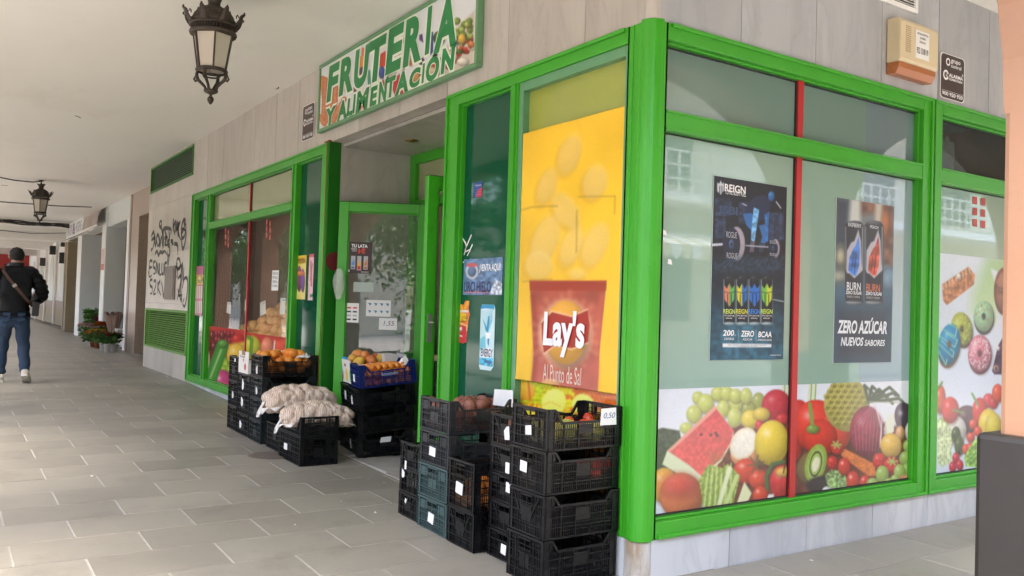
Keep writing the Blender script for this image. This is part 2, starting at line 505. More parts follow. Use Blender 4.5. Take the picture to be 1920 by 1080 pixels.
# floor tiles, each one a piece; the far ones joined
PX_, PY_ = .388, .616
def tile_mesh():
    mb = MB(); w, d = PX_ - .004, PY_ - .010
    mb.box(-w / 2, w / 2, -d / 2, d / 2, -.012, -.0015)
    mb2 = [(-w / 2, -d / 2, -.0015), (w / 2, -d / 2, -.0015), (w / 2, d / 2, -.0015), (-w / 2, d / 2, -.0015)]
    i = .0018
    top = [(-w / 2 + i, -d / 2 + i, 0), (w / 2 - i, -d / 2 + i, 0), (w / 2 - i, d / 2 - i, 0), (-w / 2 + i, d / 2 - i, 0)]
    mb.add(mb2 + top, [(4, 5, 6, 7), (0, 1, 5, 4), (1, 2, 6, 5), (2, 3, 7, 6), (3, 0, 4, 7)])
    return mb.mesh('paving_tile', M['tile'])
TM = tile_mesh()
cands = []
for k in range(-11, 150):
    xc = -1.16 - PX_ * k - PX_ / 2
    if xc > 2.7: continue
    off = -1.62 + (PY_ / 2 if k % 2 else 0)
    y1 = 13 if xc > -.1 else (.5 if xc < -12.4 else .05)
    for j in range(-6, 24):
        yc = off + PY_ * j + PY_ / 2
        if yc - PY_ / 2 > y1 or yc < -4.6: continue
        X = np.array([xc, yc, gz(xc)])
        d = X - CW
        if d @ CF < .3: continue
        u, v = proj(X)
        vis = -120 < u < 2040 and v < 1250 and v > 560
        dist = float(np.linalg.norm(d))
        cands.append((0 if vis else 1, dist, xc, yc))
cands.sort()
far = MB()
mort = MB()
for n, (nv, dist, xc, yc) in enumerate(cands):
    zc = gz(xc)
    ry = math.atan(SL) if xc > -9.3 else 0
    if n < 292 and not nv:
        o = obj('paving_tile', TM, pave, (xc, yc, zc + random.uniform(-.0008, .0008)), (random.uniform(-.0012, .0012), ry + random.uniform(-.0012, .0012), 0))
    elif dist < 45:
        w, dd = (PX_ - .004) / 2, (PY_ - .010) / 2
        s_ = math.tan(ry)
        vs = [(xc + a * w, yc + b * dd, zc - a * w * s_) for a, b in ((-1, -1), (1, -1), (1, 1), (-1, 1))]
        vl = [(x, y, z - .012) for x, y, z in vs]
        far.add(vl + vs, [(4, 5, 6, 7), (0, 1, 5, 4), (1, 2, 6, 5), (2, 3, 7, 6), (3, 0, 4, 7)])
    if dist < 16:
        w = PX_ / 2 - .003
        s_ = math.tan(ry); y0 = yc + PY_ / 2 - .006; y1 = y0 + .012
        z = zc - .0012
        mort.add([(xc - w, y0, z + w * s_), (xc + w, y0, z - w * s_), (xc + w, y1, z - w * s_), (xc - w, y1, z + w * s_)], [(0, 1, 2, 3)])
far.build('paving_tiles', M['tile'], pave, kind='stuff')
mort.build('mortar_joints', M['mortar'], pave, kind='stuff')
# manhole ring by the potato crates
mx, my = hit(507, 853, 2, gz(-3.9))[:2]
mb = MB(); mb.lathe([(.10, .001), (.135, .003), (.15, .004), (.165, .003), (.18, .001)], 36, caps=False); mb.lathe([(.001, .002), (.1, .002)], 36, caps=False)
mb.build('manhole_cover', M['box_metal'], pave, (mx, my, gz(mx) + .001))

# ceiling over both arms of the arcade, with the storeys above
c1 = MB(); c1.box(-75, 2.25, -4.4, 1.4, TOPZ, TOPZ + .2); c1.box(-.5, 2.25, 1.4, 14, TOPZ, TOPZ + .2)
ceil_o = c1.build('arcade_ceiling', M['plaster'], kind='structure')
for x in (-26.2, -31.5, -38, -45):
    b = MB(); b.box(x - .35, x + .35, -4.3, 1.0, 3.36 if x > -30 else 3.25, TOPZ + .01)
    b.build('ceiling_beam', M['whitewall'], ceil_o, bevel=.03)
up = MB(); up.box(-75, 2.25, -4.4, 14, TOPZ + .2, 9.5)
up.build('upper_storeys', M['peach'], label='storeys of the building rising above the arcade ceiling', cat='building')

# arcade pillars and arches (peach render over a dark dado)
def pillar(x0, x1, y0, y1, label, group='peach pillars of the arcade', dz=1.0):
    e = empty('arcade_pillar', (x0, y0, -.05), label=label, cat='pillar', group=group)
    mb = MB(); mb.box(0, x1 - x0, 0, y1 - y0, 0, TOPZ + .04)
    mb.build('shaft', M['peach'], e, bevel=.02)
    d = MB(); p = .045
    d.box(-p, x1 - x0 + p, -p, y1 - y0 + p, -.1, dz + .05)
    d.build('dado', M['dado_dark'], e, bevel=.018)
    return e
def arch(ax, p0, p1, fixed0, fixed1, label, spring=1.95, b=1.42):
    """spandrel between two pillars along x or y, with an elliptic soffit"""
    L = p1 - p0; a = L / 2; n = 28
    pts = [(p0 + a - a * math.cos(PI * i / n), spring + b * math.sin(PI * i / n)) for i in range(n + 1)]
    mb = MB()
    for (c0, z0), (c1, z1) in zip(pts[:-1], pts[1:]):
        q = [(c0, z0), (c1, z1), (c1, TOPZ - .002), (c0, TOPZ - .002)]
        if ax == 'y': vs = [(fixed0, c, z) for c, z in q] + [(fixed1, c, z) for c, z in q]
        else: vs = [(c, fixed0, z) for c, z in q] + [(c, fixed1, z) for c, z in q]
        mb.add(vs, [(0, 1, 2, 3), (7, 6, 5, 4), (0, 4, 5, 1), (1, 5, 6, 2), (2, 6, 7, 3), (3, 7, 4, 0)])
    return mb.build('arcade_arch', M['peach'], label=label, cat='arch', group='arches of the arcade', recalc=True)
PXL = 1.825
pillar(PXL, 2.2, -.26, .24, 'peach rendered arcade pillar with a dark grey base at the right edge', group=None)
for y in (3.84, 7.94, 12.04):
    pillar(PXL, 2.2, y, y + .5, 'peach arcade pillar further up the side street')
arch('y', -3.86, -.26, PXL + .002, 2.198, 'peach arch springing from the pillar at the right edge')
for y in (.24, 4.34, 8.44):
    arch('y', y, y + 3.6, PXL + .002, 2.198, 'peach arch over the side street pavement')
pillar(PXL, 2.2, -4.35, -3.86, 'peach arcade pillar at the street corner')
xs = [PXL]
for k in range(9):
    x1 = xs[-1] - 3.4
    arch('x', x1, xs[-1], -4.35 + .002, -3.902, 'peach arch on the street side of the arcade', 2.75, .7)
    pillar(x1 - .95, x1, -4.35, -3.9, 'peach arcade pillar along the main street', dz=.35)
    xs.append(x1 - .95)

# ================================================================== THE CORNER SHOP
shop = empty('corner_shop', (0, 0, 0), label='marble clad greengrocer shop with bright green window frames at the corner', cat='shop building')
def fb(mb, pl, a0, a1, z0, z1, d0, d1):
    """box on a facade: a along it, d depth into the building"""
    if pl == 'A': mb.box(a0, a1, d0, d1, z0, z1)
    else: mb.box(-d1, -d0, a0, a1, z0, z1)
    return mb
FT, FB = 2.785, .205            # outer top and bottom of the green frames
# fascia slabs
def slabs(pl, edges, z0, z1, mat, d0=.0, d1=.12, name='marble_slab', gap=.005):
    for a, b in zip(edges[:-1], edges[1:]):
        mb = MB(); fb(mb, pl, a + gap / 2, b - gap / 2, z0, z1, d0 + random.uniform(0, .002), d1)
        mb.build(name, mat, shop)
slabs('A', [-9.3, -8.55, -7.8, -7.15, -6.5, -5.77, -5.08, -4.2], FT + .002, TOPZ, M['marble'])
slabs('A', [-4.2, -3.59, -2.81, -2.07], FT + .002, TOPZ, M['marble'])
slabs('A', [-2.07, -1.31, -.54, -.055], FT + .002, TOPZ, M['marble'])
slabs('B', [.055, .641, 1.273, 1.912, 2.544, 3.18, 3.82, 4.46, 5.1], FT + .002, TOPZ, M['marble_grey'])
slabs('B', [.085, .649, 1.287, 1.919, 2.517, 3.15, 3.8, 4.4, 5.1], -.12, FB - .002, M['plinth'], d0=.004, name='plinth_slab')
slabs('A', [-2.05, -1.4, -.75, -.11], -.05, FB - .002, M['plinth'], d0=.004, name='plinth_slab')
slabs('A', [-9.25, -8, -6.8, -5.5, -4.2], -.05, FB - .002, M['plinth'], d0=.004, name='plinth_slab')
core = MB()
for a, b in ((-9.3, -4.2), (-4.2, -2.07), (-2.07, -.06)):
    core.box(a, b, .122, .2, FT, TOPZ)
core.box(-.2, -.122, .2, 5.1, FT, TOPZ)
core.box(-.2, -.122, .11, 5.1, -.12, FB - .003); core.box(-2.05, -.2, .1225, .2, -.1, FB - .003); core.box(-9.25, -4.2, .1225, .2, -.1, FB - .003)
core.box(-12.3, -.2, .2, 5.1, TOPZ - .25, TOPZ - .01)
core.box(-12.4, -9.3, 4.5, 5.2, 0, TOPZ)
core.build('wall_core', M['inner_dark'], shop)
# rounded marble corner piece above and worn stone below
def corner_prof(r, ax, by, inset=0):
    pts = [(-ax, inset), (-r, inset)]
    for i in range(1, 8):
        t = PI / 2 * i / 8
        pts.append((-r + (r - inset) * math.sin(t), r - (r - inset) * math.cos(t)))
    pts += [(-inset, r), (-inset, by), (-ax, by)]
    return pts
mb = MB(); mb.prism(corner_prof(.055, .055, .055), lambda x, y: (x, y, FT + .012), lambda x, y: (x, y, TOPZ)); mb.build('marble_corner', M['marble'], shop, recalc=True)
mb = MB(); mb.prism(corner_prof(.085, .11, .085, .006), lambda x, y: (x, y, -.12), lambda x, y: (x, y, FB - .001)); mb.build('corner_stone', M['corner'], shop, recalc=True)
# green corner column, fluted
mb = MB()
mb.prism(corner_prof(.075, .075, .075, -.006), lambda x, y: (x, y, FB - .01), lambda x, y: (x, y, FT + .012))
for x in (-.148, -.092):
    mb.box(x - .016, x + .016, -.006, .06, FB, FT)
mb.box(-.17, -.075, .0, .08, FB - .006, FT + .004)
for y in (.082,):
    mb.box(-.06, .006, y - .008, y + .012, FB, FT)
mb.box(-.08, -.0, .075, .10, FB - .006, FT + .004)
mb.build('corner_column', M['green'], shop, bevel=.004, recalc=True)

def frame(pl, a0, a1, z0, z1, wl, wr, wt, wb, name='window_frame', mat='green', lip=.014, beads='LR'):
    """outer frame with a stepped profile; returns the object"""
    mb = MB()
    fb(mb, pl, a0, a0 + wl, z0, z1, -.008, .10)
    fb(mb, pl, a1 - wr, a1, z0, z1, -.008, .10)
    fb(mb, pl, a0 + wl, a1 - wr, z1 - wt, z1, -.0078, .10)
    fb(mb, pl, a0 + wl, a1 - wr, z0, z0 + wb, -.0078, .10)
    # proud outer bead
    b = .022
    if 'L' in beads: fb(mb, pl, a0 + .001, a0 + b, z0 + .001, z1 - .001, -.022, -.007)
    if 'R' in beads: fb(mb, pl, a1 - b, a1 - .001, z0 + .001, z1 - .001, -.022, -.007)
    fb(mb, pl, a0 + b, a1 - b, z1 - b, z1 - .001, -.0218, -.007)
    fb(mb, pl, a0 + b, a1 - b, z0 + .001, z0 + b, -.0218, -.007)
    # recessed inner lip
    l = lip
    fb(mb, pl, a0 + wl, a0 + wl + l, z0 + wb, z1 - wt, .022, .08)
    fb(mb, pl, a1 - wr - l, a1 - wr, z0 + wb, z1 - wt, .022, .08)
    fb(mb, pl, a0 + wl + l, a1 - wr - l, z1 - wt - l, z1 - wt, .022, .08)
    fb(mb, pl, a0 + wl + l, a1 - wr - l, z0 + wb, z0 + wb + l, .022, .08)
    return mb.build(name, M[mat], shop, bevel=.003)
def pane(pl, a0, a1, z0, z1, mat, par, d=.055, th=.006, name='pane'):
    mb = MB(); fb(mb, pl, a0, a1, z0, z1, d, d + th)
    return mb.build(name, M[mat], par)
def bar(pl, a0, a1, z0, z1, mat, par, name, d0=-.004, d1=.09, bev=.003):
    mb = MB(); fb(mb, pl, a0, a1, z0, z1, d0, d1)
    if mat == 'green' and (a1 - a0) > .2:
        fb(mb, pl, a0, a1, z1 - .012, z1 + .0, d0 - .008, d0)
        fb(mb, pl, a0, a1, z0, z0 + .012, d0 - .008, d0)
    return mb.build(name, M[mat], par, bevel=bev)
def seal(pl, a0, a1, z0, z1, par, d=.045, w=.006):
    mb = MB()
    fb(mb, pl, a0, a0 + w, z0, z1, d, d + .012); fb(mb, pl, a1 - w, a1, z0, z1, d, d + .012)
    fb(mb, pl, a0 + w, a1 - w, z1 - w, z1, d, d + .012); fb(mb, pl, a0 + w, a1 - w, z0, z0 + w, d, d + .012)
    return mb.build('rubber_seal', M['rubber'], par)

# --- street side (B): first window
fw = frame('B', .10, 2.475, FB, FT, .0, .10, .085, .085, lip=.012, beads='R')
TB0, TB1 = 2.245, 2.345
bar('B', .102, 2.375, TB0, TB1, 'green', fw, 'transom')
bar('B', 1.172, 1.220, TB1, FT - .085, 'red', fw, 'mullion', d0=.035, d1=.055)
bar('B', 1.172, 1.220, FB + .085, TB0, 'red', fw, 'mullion', d0=.035, d1=.055)
pane('B', .10, 1.17, TB1, FT - .085, 'film_top', fw)
pane('B', 1.222, 1.85, TB1, FT - .085, 'film_top', fw)
pane('B', 1.8505, 2.375, TB1, FT - .085, 'film_topblue', fw)
pane('B', .10, 1.17, FB + .085, TB0, 'film', fw)
pane('B', 1.222, 1.83, FB + .085, TB0, 'film', fw)
pane('B', 1.8305, 2.375, FB + .085, TB0, 'film_blue', fw)
for a0, a1 in ((.101, 1.169), (1.223, 2.374)):
    seal('B', a0, a1, TB1 + .001, FT - .086 - .016, fw); seal('B', a0, a1, FB + .086 + .016, TB0 - .001, fw)
mb = MB()   # inner shadow battens seen behind the film seam
# --- street side: second window
fw2 = frame('B', 2.49, 4.9, FB, FT, .105, .1, .085, .085, lip=.016)
bar('B', 2.595, 4.8, TB0, TB1, 'green', fw2, 'transom')
pane('B', 2.595, 4.8, TB1, FT - .085, 'glass_dark', fw2)
pane('B', 2.595, 4.8, FB + .085, TB0, 'film', fw2)
seal('B', 2.596, 4.79, TB1 + .001, FT - .102, fw2); seal('B', 2.596, 4.79, FB + .102, TB0 - .001, fw2)
# air conditioner body behind the dark upper pane
mb = MB(); mb.box(-.7, -.22, 2.65, 3.15, 2.36, 2.62)
mb.build('duct_unit', simple('duct_grey', (.42, .44, .42), .5), shop)
mb = MB(); mb.box(-.5, -.3, 3.17, 3.22, 2.36, 2.68); mb.build('duct_bracket', M['white'], shop)

# --- arcade side (A), right: dark panel and yellow window
fa = frame('A', -2.05, -.17, FB, FT, .155, .0, .085, .085, lip=.010, beads='L')
bar('A', -1.262, -1.172, FB + .085, FT - .085, 'green', fa, 'mullion')
bar('A', -1.2, -1.19, FB + .087, FT - .087, 'green', fa, 'bead', d0=-.016, d1=-.003, bev=0)
pane('A', -1.895, -1.262, FB + .085, FT - .085, 'panel', fa)
mb = MB()
for (a0, a1, z0, z1) in ((-1.172, -1.128, FB + .085, FT - .085), (-.20, -.170, FB + .085, FT - .085), (-1.128, -.20, 2.645, FT - .085)):
    fb(mb, 'A', a0, a1, z0, z1, .004, .07)
mb.build('mint_surround', M['mint'], fa, bevel=.003)
pane('A', -1.128, -.2, FB + .085, 2.645, 'glass_yellow', fa, d=.05)
mb = MB(); fb(mb, 'A', -1.11, -1.075, 2.3, 2.645, .058, .064); fb(mb, 'A', -1.06, -1.05, 2.3, 2.645, .058, .064)
mb.build('window_tape', M['inner_dark'], fa)
# --- arcade side, left window
fl = frame('A', -9.26, -4.225, FB, FT, .11, .165, .085, .085)
bar('A', -8.5, -8.34, FB + .085, FT - .085, 'green', fl, 'mullion')
bar('A', -8.43, -8.415, FB + .087, FT - .087, 'green', fl, 'bead', d0=-.016, d1=-.003, bev=0)
bar('A', -5.215, -5.09, FB + .085, FT - .085, 'green', fl, 'mullion')
bar('A', -5.16, -5.148, FB + .087, FT - .087, 'green', fl, 'bead', d0=-.016, d1=-.003, bev=0)
bar('A', -8.34, -5.215, TB0, TB1 - .012, 'green', fl, 'transom')
bar('A', -6.745, -6.715, TB1 - .012, FT - .085, 'red', fl, 'mullion', d0=.035, d1=.055)
bar('A', -6.735, -6.705, FB + .085, TB0, 'red', fl, 'mullion', d0=.035, d1=.055)
pane('A', -9.15, -8.5, FB + .085, FT - .085, 'panel', fl)
pane('A', -5.09, -4.39, FB + .085, FT - .085, 'panel', fl)
pane('A', -8.34, -6.76, TB1 - .012, FT - .085, 'glass_transom', fl)
pane('A', -6.705, -5.215, TB1 - .012, FT - .085, 'glass_transom', fl)
pane('A', -8.34, -6.745, FB + .085, TB0, 'glass', fl)
pane('A', -6.70, -5.215, FB + .085, TB0, 'glass', fl)
for a0, a1 in ((-8.339, -6.761), (-6.704, -5.216)):
    seal('A', a0, a1, TB1 - .011, FT - .1, fl)
mb = MB(); mb.box(-4.225, -4.2, -.012, .10, FB - .1, FT + .01); mb.build('end_trim', M['green_dark'], shop)
mb = MB(); mb.box(-4.24, -4.228, -.026, -.0225, FB, FT + .005); mb.box(-4.30, -4.19, -.024, .1, FT + .0, FT + .014); mb.build('rust_trim', M['rust'], shop)

# --- door recess
RY = .82
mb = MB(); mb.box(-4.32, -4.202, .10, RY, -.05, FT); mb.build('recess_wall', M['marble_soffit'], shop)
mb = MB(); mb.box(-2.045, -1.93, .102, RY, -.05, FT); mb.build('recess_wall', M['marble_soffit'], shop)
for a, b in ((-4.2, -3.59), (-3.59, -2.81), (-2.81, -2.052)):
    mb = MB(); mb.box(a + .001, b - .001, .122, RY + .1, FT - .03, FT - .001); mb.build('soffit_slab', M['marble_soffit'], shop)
for a, b in ((-4.2, -3.45), (-3.45, -2.75), (-2.75, -2.05)):
    mb = MB(); z = gz((a + b) / 2)
    mb.box(a + .002, b - .002, -.04, RY, -.05, z + .012); mb.build('threshold_slab', M['threshold'], shop)
mb = MB(); mb.box(-4.2, -2.05, RY, RY + .12, 0, .2); mb.build('door_step', M['threshold'], shop)
# door frame in the back of the recess
df = MB()
DZ = FT - .03
df.box(-4.2, -4.09, RY - .02, RY + .08, .2, DZ); df.box(-2.16, -2.05, RY - .02, RY + .08, .2, DZ)
df.box(-4.09, -2.16, RY - .018, RY + .08, DZ - .09, DZ); df.box(-4.09, -2.16, RY - .018, RY + .08, 2.25, 2.32)
dfo = df.build('door_frame', M['green'], shop, bevel=.004)
pm = MB(); pm.box(-4.09, -2.16, RY + .02, RY + .026, 2.32, DZ - .09); pm.build('pane', M['glass_transom'], dfo)
def leaf(hx, hy, fx, fy, z0=.215, z1=2.24, side=1):
    """door leaf from hinge to free edge"""
    L = math.hypot(fx - hx, fy - hy); an = math.atan2(fy - hy, fx - hx)
    e = MB(); w = .085; t = .045
    for (a0, a1, b0, b1) in ((0, w, z0, z1), (L - w, L, z0, z1), (w, L - w, z1 - w, z1), (w, L - w, z0, z0 + .12)):
        e.box(a0, a1, -t / 2, t / 2, b0 - z0, b1 - z0)
    for (a0, a1, b0, b1) in ((w, w + .012, .12, z1 - z0 - w), (L - w - .012, L - w, .12, z1 - z0 - w), (w, L - w, z1 - z0 - w - .012, z1 - z0 - w)):
        e.box(a0, a1, -.012, .012, b0, b1)
    o = e.build('door', M['green'], shop, (hx, hy, z0), (0, 0, an), bevel=.004)
    g = MB(); g.box(w + .01, L - w - .01, -.003, .003, .12, z1 - z0 - w - .01); g.build('pane', M['glass_door'], o)
    s = MB(); q = .006
    s.box(-.004, -.0005, -t / 2, t / 2, 0, z1 - z0); s.box(0, L, -t / 2, t / 2, z1 - z0 + .0005, z1 - z0 + .004)
    for z in (.3, z1 - z0 - .3): s.box(-.02, .0, -.02, .02, z, z + .1)
    s.build('door_seal', M['rubber'], o)
    return o, L
leaf1, L1 = leaf(-3.72, .765, -4.10, .062)
leaf2, L2 = leaf(-2.20, .74, -2.165, -.085)
mb = MB(); mb.box(L2 - .065, L2 - .025, .0228, .0255, .86, 1.06); mb.build('lock_plate', M['metal'], leaf2)
mb = MB(); mb.lathe([(.006, -.0), (.006, .02)], 10); mb.box(-.002, .002, -.004, .004, .02, .05)
mb.build('key', M['metal'], leaf2, (L2 - .045, .026, 1.0), (-PI / 2, 0, 0))
# hook on the left leaf
mb = MB(); mb.tube([(0, 0, 0), (.0, -.02, -.12), (.0, .03, -.2), (0, .05, -.17), (0, .02, -.15)], .004, 6)
mb.build('door_hook', M['cable'], leaf1, (L1 - .03, -.03, .65))
# --- interior shell
mb = MB()
mb.box(-9.4, -9.3, .12, 4.4, 0, 3.3); mb.box(-9.3, -.15, 4.3, 4.4, 0, 3.3)
mb.build('interior_wall', M['inner_wall'], shop)
mb = MB(); mb.box(-9.3, -4.33, .11, 4.3, 0, .195); mb.box(-4.33, -1.92, RY + .125, 4.3, 0, .194); mb.box(-1.92, -.15, .11, 4.3, 0, .193); mb.build('interior_floor', M['inner_floor'], shop)
mb = MB(); mb.box(-9.3, -.2, .2, 4.3, 2.95, 3.0); mb.build('interior_ceiling', M['whitewall'], shop)
mb = MB(); mb.box(-7.3, -5.4, 1.2, 1.7, .2, 1.28); mb.build('interior_counter', M['inner_blue'], shop)
mb = MB()
for x, w in ((-5.2, .25), (-6.9, .3)):
    mb.box(x, x + w, 2.6, 2.8, .2, 2.95)
mb.build('interior_pillar', M['inner_wall'], shop)
mb = MB(); mb.box(-4.2, -2.2, 2.6, 2.8, .2, 1.9); mb.build('interior_shelf', M['inner_dark'], shop)
# recessed spotlight
sx, sy = hit(771, 263, 2, FT - .03)[:2]
mb = MB(); mb.lathe([(.0, -.018), (.028, -.012), (.045, -.012), (.058, -.004), (.06, .0)], 20)
mb.build('spotlight', M['brass'], shop, (sx, sy, FT - .031))

# --- limestone wall with the two green grilles
gw = empty('grille_wall', (0, 0, 0), label='pale limestone wall between the shop window and the granite doorway', cat='wall')
def gslab(x0, x1, z0, z1):
    mb = MB(); mb.box(x0 + .0015, x1 - .0015, .0, .15, z0 + .0015, z1 - .0015); mb.build('stone_slab', M['limestone'], gw)
XL, XR = -12.33, -9.262
G1 = (-12.24, -9.34, .53, 1.16)     # lower grille
G2 = (-12.24, -9.33, 3.075, 3.51)    # upper grille
zs = [0.0, .53]
gslab(XL, XR, .05, G1[2]); gslab(XL, G1[0], G1[2], G1[3]); gslab(G1[1], XR, G1[2], G1[3])
gslab(XL, XR, G1[3], 1.25); gslab(XL, XR, 1.25, 2.03); gslab(XL, -10.7, 2.03, 2.81); gslab(-10.7, XR, 2.03, 2.81); gslab(XL, XR, 2.81, G2[2])
gslab(XL, G2[0], G2[2], TOPZ); gslab(G2[1], XR - .04, G2[2], TOPZ); gslab(G2[0], G2[1], G2[3], TOPZ)
mb = MB(); mb.box(XL + .003, -9.3, .152, .9, 0, TOPZ); mb.build('wall_core', M['inner_dark'], gw)
def grille(x0, x1, z0, z1, n, key, name):
    fr = MB(); w = .035
    fr.box(x0, x1, -.012, .05, z0, z0 + w); fr.box(x0, x1, -.012, .05, z1 - w, z1); fr.box(x0, x0 + w, -.012, .05, z0 + w, z1 - w); fr.box(x1 - w, x1, -.012, .05, z0 + w, z1 - w)
    fo = fr.build(name, M[key], gw, bevel=.003)
    h = (z1 - z0 - 2 * w) / n
    sm = MB(); sm.bar(((x0 + w), 0, 0), ((x1 - w), 0, 0), .022, .005, up=(0, -.62, .78))
    me = sm.mesh('slat', M[key])
    for i in range(n):
        obj('slat', me, fo, (0, .014, z0 + w + h * (i + .5)))
    bk = MB(); bk.box(x0 + w, x1 - w, .052, .058, z0 + w, z1 - w); bk.build('grille_back', M['inner_dark'], fo)
grille(*G1, 17, 'grille', 'lower_grille')
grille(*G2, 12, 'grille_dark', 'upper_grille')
# meter box
x0, z1 = onA(312, 500); x1, z0 = onA(328, 562)
mb = MB(); mb.box(x0, x1, -.02, .001, z0, z1); mb.box(x0 + .05, x1 - .05, -.028, -.019, z0 + .04, z1 - .04)
bx = mb.build('meter_box', M['box_metal'], None, bevel=.004, label='small grey brown metal meter box among the graffiti', cat='meter box')
# ================================================================== PRINTS (flat printed pictures, colour per vertex) AND LETTERING
def print_mat(name, rough=.3, gain=1.0):
    t = NT(name)
    a = t.n('ShaderNodeAttribute'); a.attribute_name = 'print'
    c = t.mix(1.0, a.outputs['Color'], (gain, gain, gain), 'MULTIPLY')
    t.base(c).set(rough=rough, spec=.5)
    return t.m
M['print'] = print_mat('printed_sheet', .28, .92)
M['print_gloss'] = print_mat('printed_window_film', .16, .80)
M['print_matte'] = print_mat('printed_matte_film', .7, .9); M['print_matte'].node_tree.nodes['Principled BSDF'].inputs['Specular IOR Level'].default_value = .12

def vnoise(x, y, seed=0):
    r = np.random.default_rng(seed); g = r.random((64, 64))
    xi = np.floor(x).astype(int); yi = np.floor(y).astype(int); fx = x - xi; fy = y - yi
    fx = fx * fx * (3 - 2 * fx); fy = fy * fy * (3 - 2 * fy)
    a = g[yi % 64, xi % 64]; b = g[yi % 64, (xi + 1) % 64]; c = g[(yi + 1) % 64, xi % 64]; d = g[(yi + 1) % 64, (xi + 1) % 64]
    return (a * (1 - fx) + b * fx) * (1 - fy) + (c * (1 - fx) + d * fx) * fy
class Print:
    """a printed sheet lying in a facade plane; drawn in a picture frame of its own (origin ox, oy, scale sc)"""
    def __init__(s, pl, a0, a1, z0, z1, res, d, bg, view=(0, 0, 1)):
        s.pl, s.a0, s.a1, s.z0, s.z1, s.d = pl, a0, a1, z0, z1, d
        s.nx = max(2, int(round((a1 - a0) / res))); s.nz = max(2, int(round((z1 - z0) / res)))
        A, Z = np.meshgrid(np.linspace(a0, a1, s.nx + 1), np.linspace(z0, z1, s.nz + 1))
        s.A, s.Z = A, Z
        if pl == 'A': P = np.stack([A, np.full_like(A, d), Z], -1)
        else: P = np.stack([np.full_like(A, -d), A, Z], -1)
        s.P = P
        D = P - CW
        zz = D @ CF
        s.U = 960 + FPX * (D @ CR) / zz; s.V = 540 - FPX * (D @ CU) / zz
        s.c = np.zeros(A.shape + (3,)) + np.array(bg) / 255.
        s.mask = None
        s.view(*view)
    def view(s, ox, oy, sc):
        s.u = (s.U - ox) / sc; s.v = (s.V - oy) / sc
        gu = np.hypot(np.gradient(s.u, axis=1), np.gradient(s.v, axis=0)); s.aa = float(np.median(gu)) * .7
        return s
    def put(s, m, col, al=1.0):
        m = np.clip(m, 0, 1)[..., None] * al
        s.c = s.c * (1 - m) + np.asarray(col) * m
        return s
    def ell(s, x, y, rx, ry, col, rot=0, sh=1.0, hl=.35, soft=1.0, al=1.0, tex=.16, ts=.12):
        c, sn = math.cos(R_(rot)), math.sin(R_(rot))
        p = ((s.u - x) * c + (s.v - y) * sn) / rx; q = (-(s.u - x) * sn + (s.v - y) * c) / ry
        r = np.sqrt(p * p + q * q)
        m = (1 - r) * min(rx, ry) / (s.aa * soft) + .5
        if not (m > 0).any(): return s
        if hl >= .2 and min(rx, ry) > 14 and len(s.u) > 60:
            p2 = ((s.u - x - rx * .10) * c + (s.v - y - ry * .14) * sn) / rx; q2 = (-(s.u - x - rx * .10) * sn + (s.v - y - ry * .14) * c) / ry
            s.put(np.clip((1.16 - np.sqrt(p2 * p2 + q2 * q2)) * 4, 0, 1), np.array([.16, .08, .05]), .38)
        nz = np.sqrt(np.clip(1 - r * r, 0, 1))
        lum = .66 + .42 * np.clip(-.35 * p - .45 * q + .82 * nz, 0, 1)
        lum = 1 + (lum - 1) * sh
        C = np.array(col) / 255. * lum[..., None]
        if tex:
            C = C * (1 + tex * (.5 * vnoise(s.u * ts + x, s.v * ts + y, 3) + .3 * vnoise(s.u * ts * 2.3, s.v * ts * 2.3 + x, 7) + .2 * vnoise(s.u * ts * .4, s.v * ts * .4, 2) - .5))[..., None]
        h = np.exp(-(((p + .35) / .22) ** 2 + ((q + .4) / .18) ** 2)) * hl
        C = C + (1 - C) * h[..., None]
        return s.put(m, C, al)
    def sdf(s, pts):
        pts = [np.array(p, float) for p in pts]; n = len(pts)
        ins = np.zeros(s.u.shape, bool); dist = np.full(s.u.shape, 1e9)
        for i in range(n):
            a, b = pts[i], pts[(i + 1) % n]
            cond = ((a[1] > s.v) != (b[1] > s.v))
            with np.errstate(divide='ignore', invalid='ignore'):
                xi = (b[0] - a[0]) * (s.v - a[1]) / (b[1] - a[1] + 1e-12) + a[0]
            ins ^= cond & (s.u < xi)
            d = b - a; L = d @ d + 1e-9
            t = np.clip(((s.u - a[0]) * d[0] + (s.v - a[1]) * d[1]) / L, 0, 1)
            dist = np.minimum(dist, np.hypot(s.u - a[0] - t * d[0], s.v - a[1] - t * d[1]))
        return np.where(ins, dist, -dist)
    def poly(s, pts, col, al=1.0, soft=1.0, tex=0, ts=.2, col2=None):
        C = np.array(col) / 255.
        if col2 is not None:
            ys = [p[1] for p in pts]; t = np.clip((s.v - min(ys)) / (max(ys) - min(ys)), 0, 1)[..., None]
            C = C * (1 - t) + np.array(col2) / 255. * t
        if tex: C = C * (1 + tex * (vnoise(s.u * ts, s.v * ts, 5) - .5))[..., None]
        return s.put(s.sdf(pts) / (s.aa * soft) + .5, C, al)
    def line(s, pts, w, col, al=1.0, soft=1.0):
        dist = np.full(s.u.shape, 1e9)
        for a, b in zip(pts[:-1], pts[1:]):
            a = np.array(a, float); b = np.array(b, float); d = b - a; L = d @ d + 1e-9
            t = np.clip(((s.u - a[0]) * d[0] + (s.v - a[1]) * d[1]) / L, 0, 1)
            dist = np.minimum(dist, np.hypot(s.u - a[0] - t * d[0], s.v - a[1] - t * d[1]))
        return s.put((w / 2 - dist) / (s.aa * soft) + .5, np.array(col) / 255., al)
    def grain(s, amt=.06, sc=.3):
        s.c = s.c * (1 + amt * (vnoise(s.u * sc, s.v * sc, 9) - .5))[..., None]
        return s
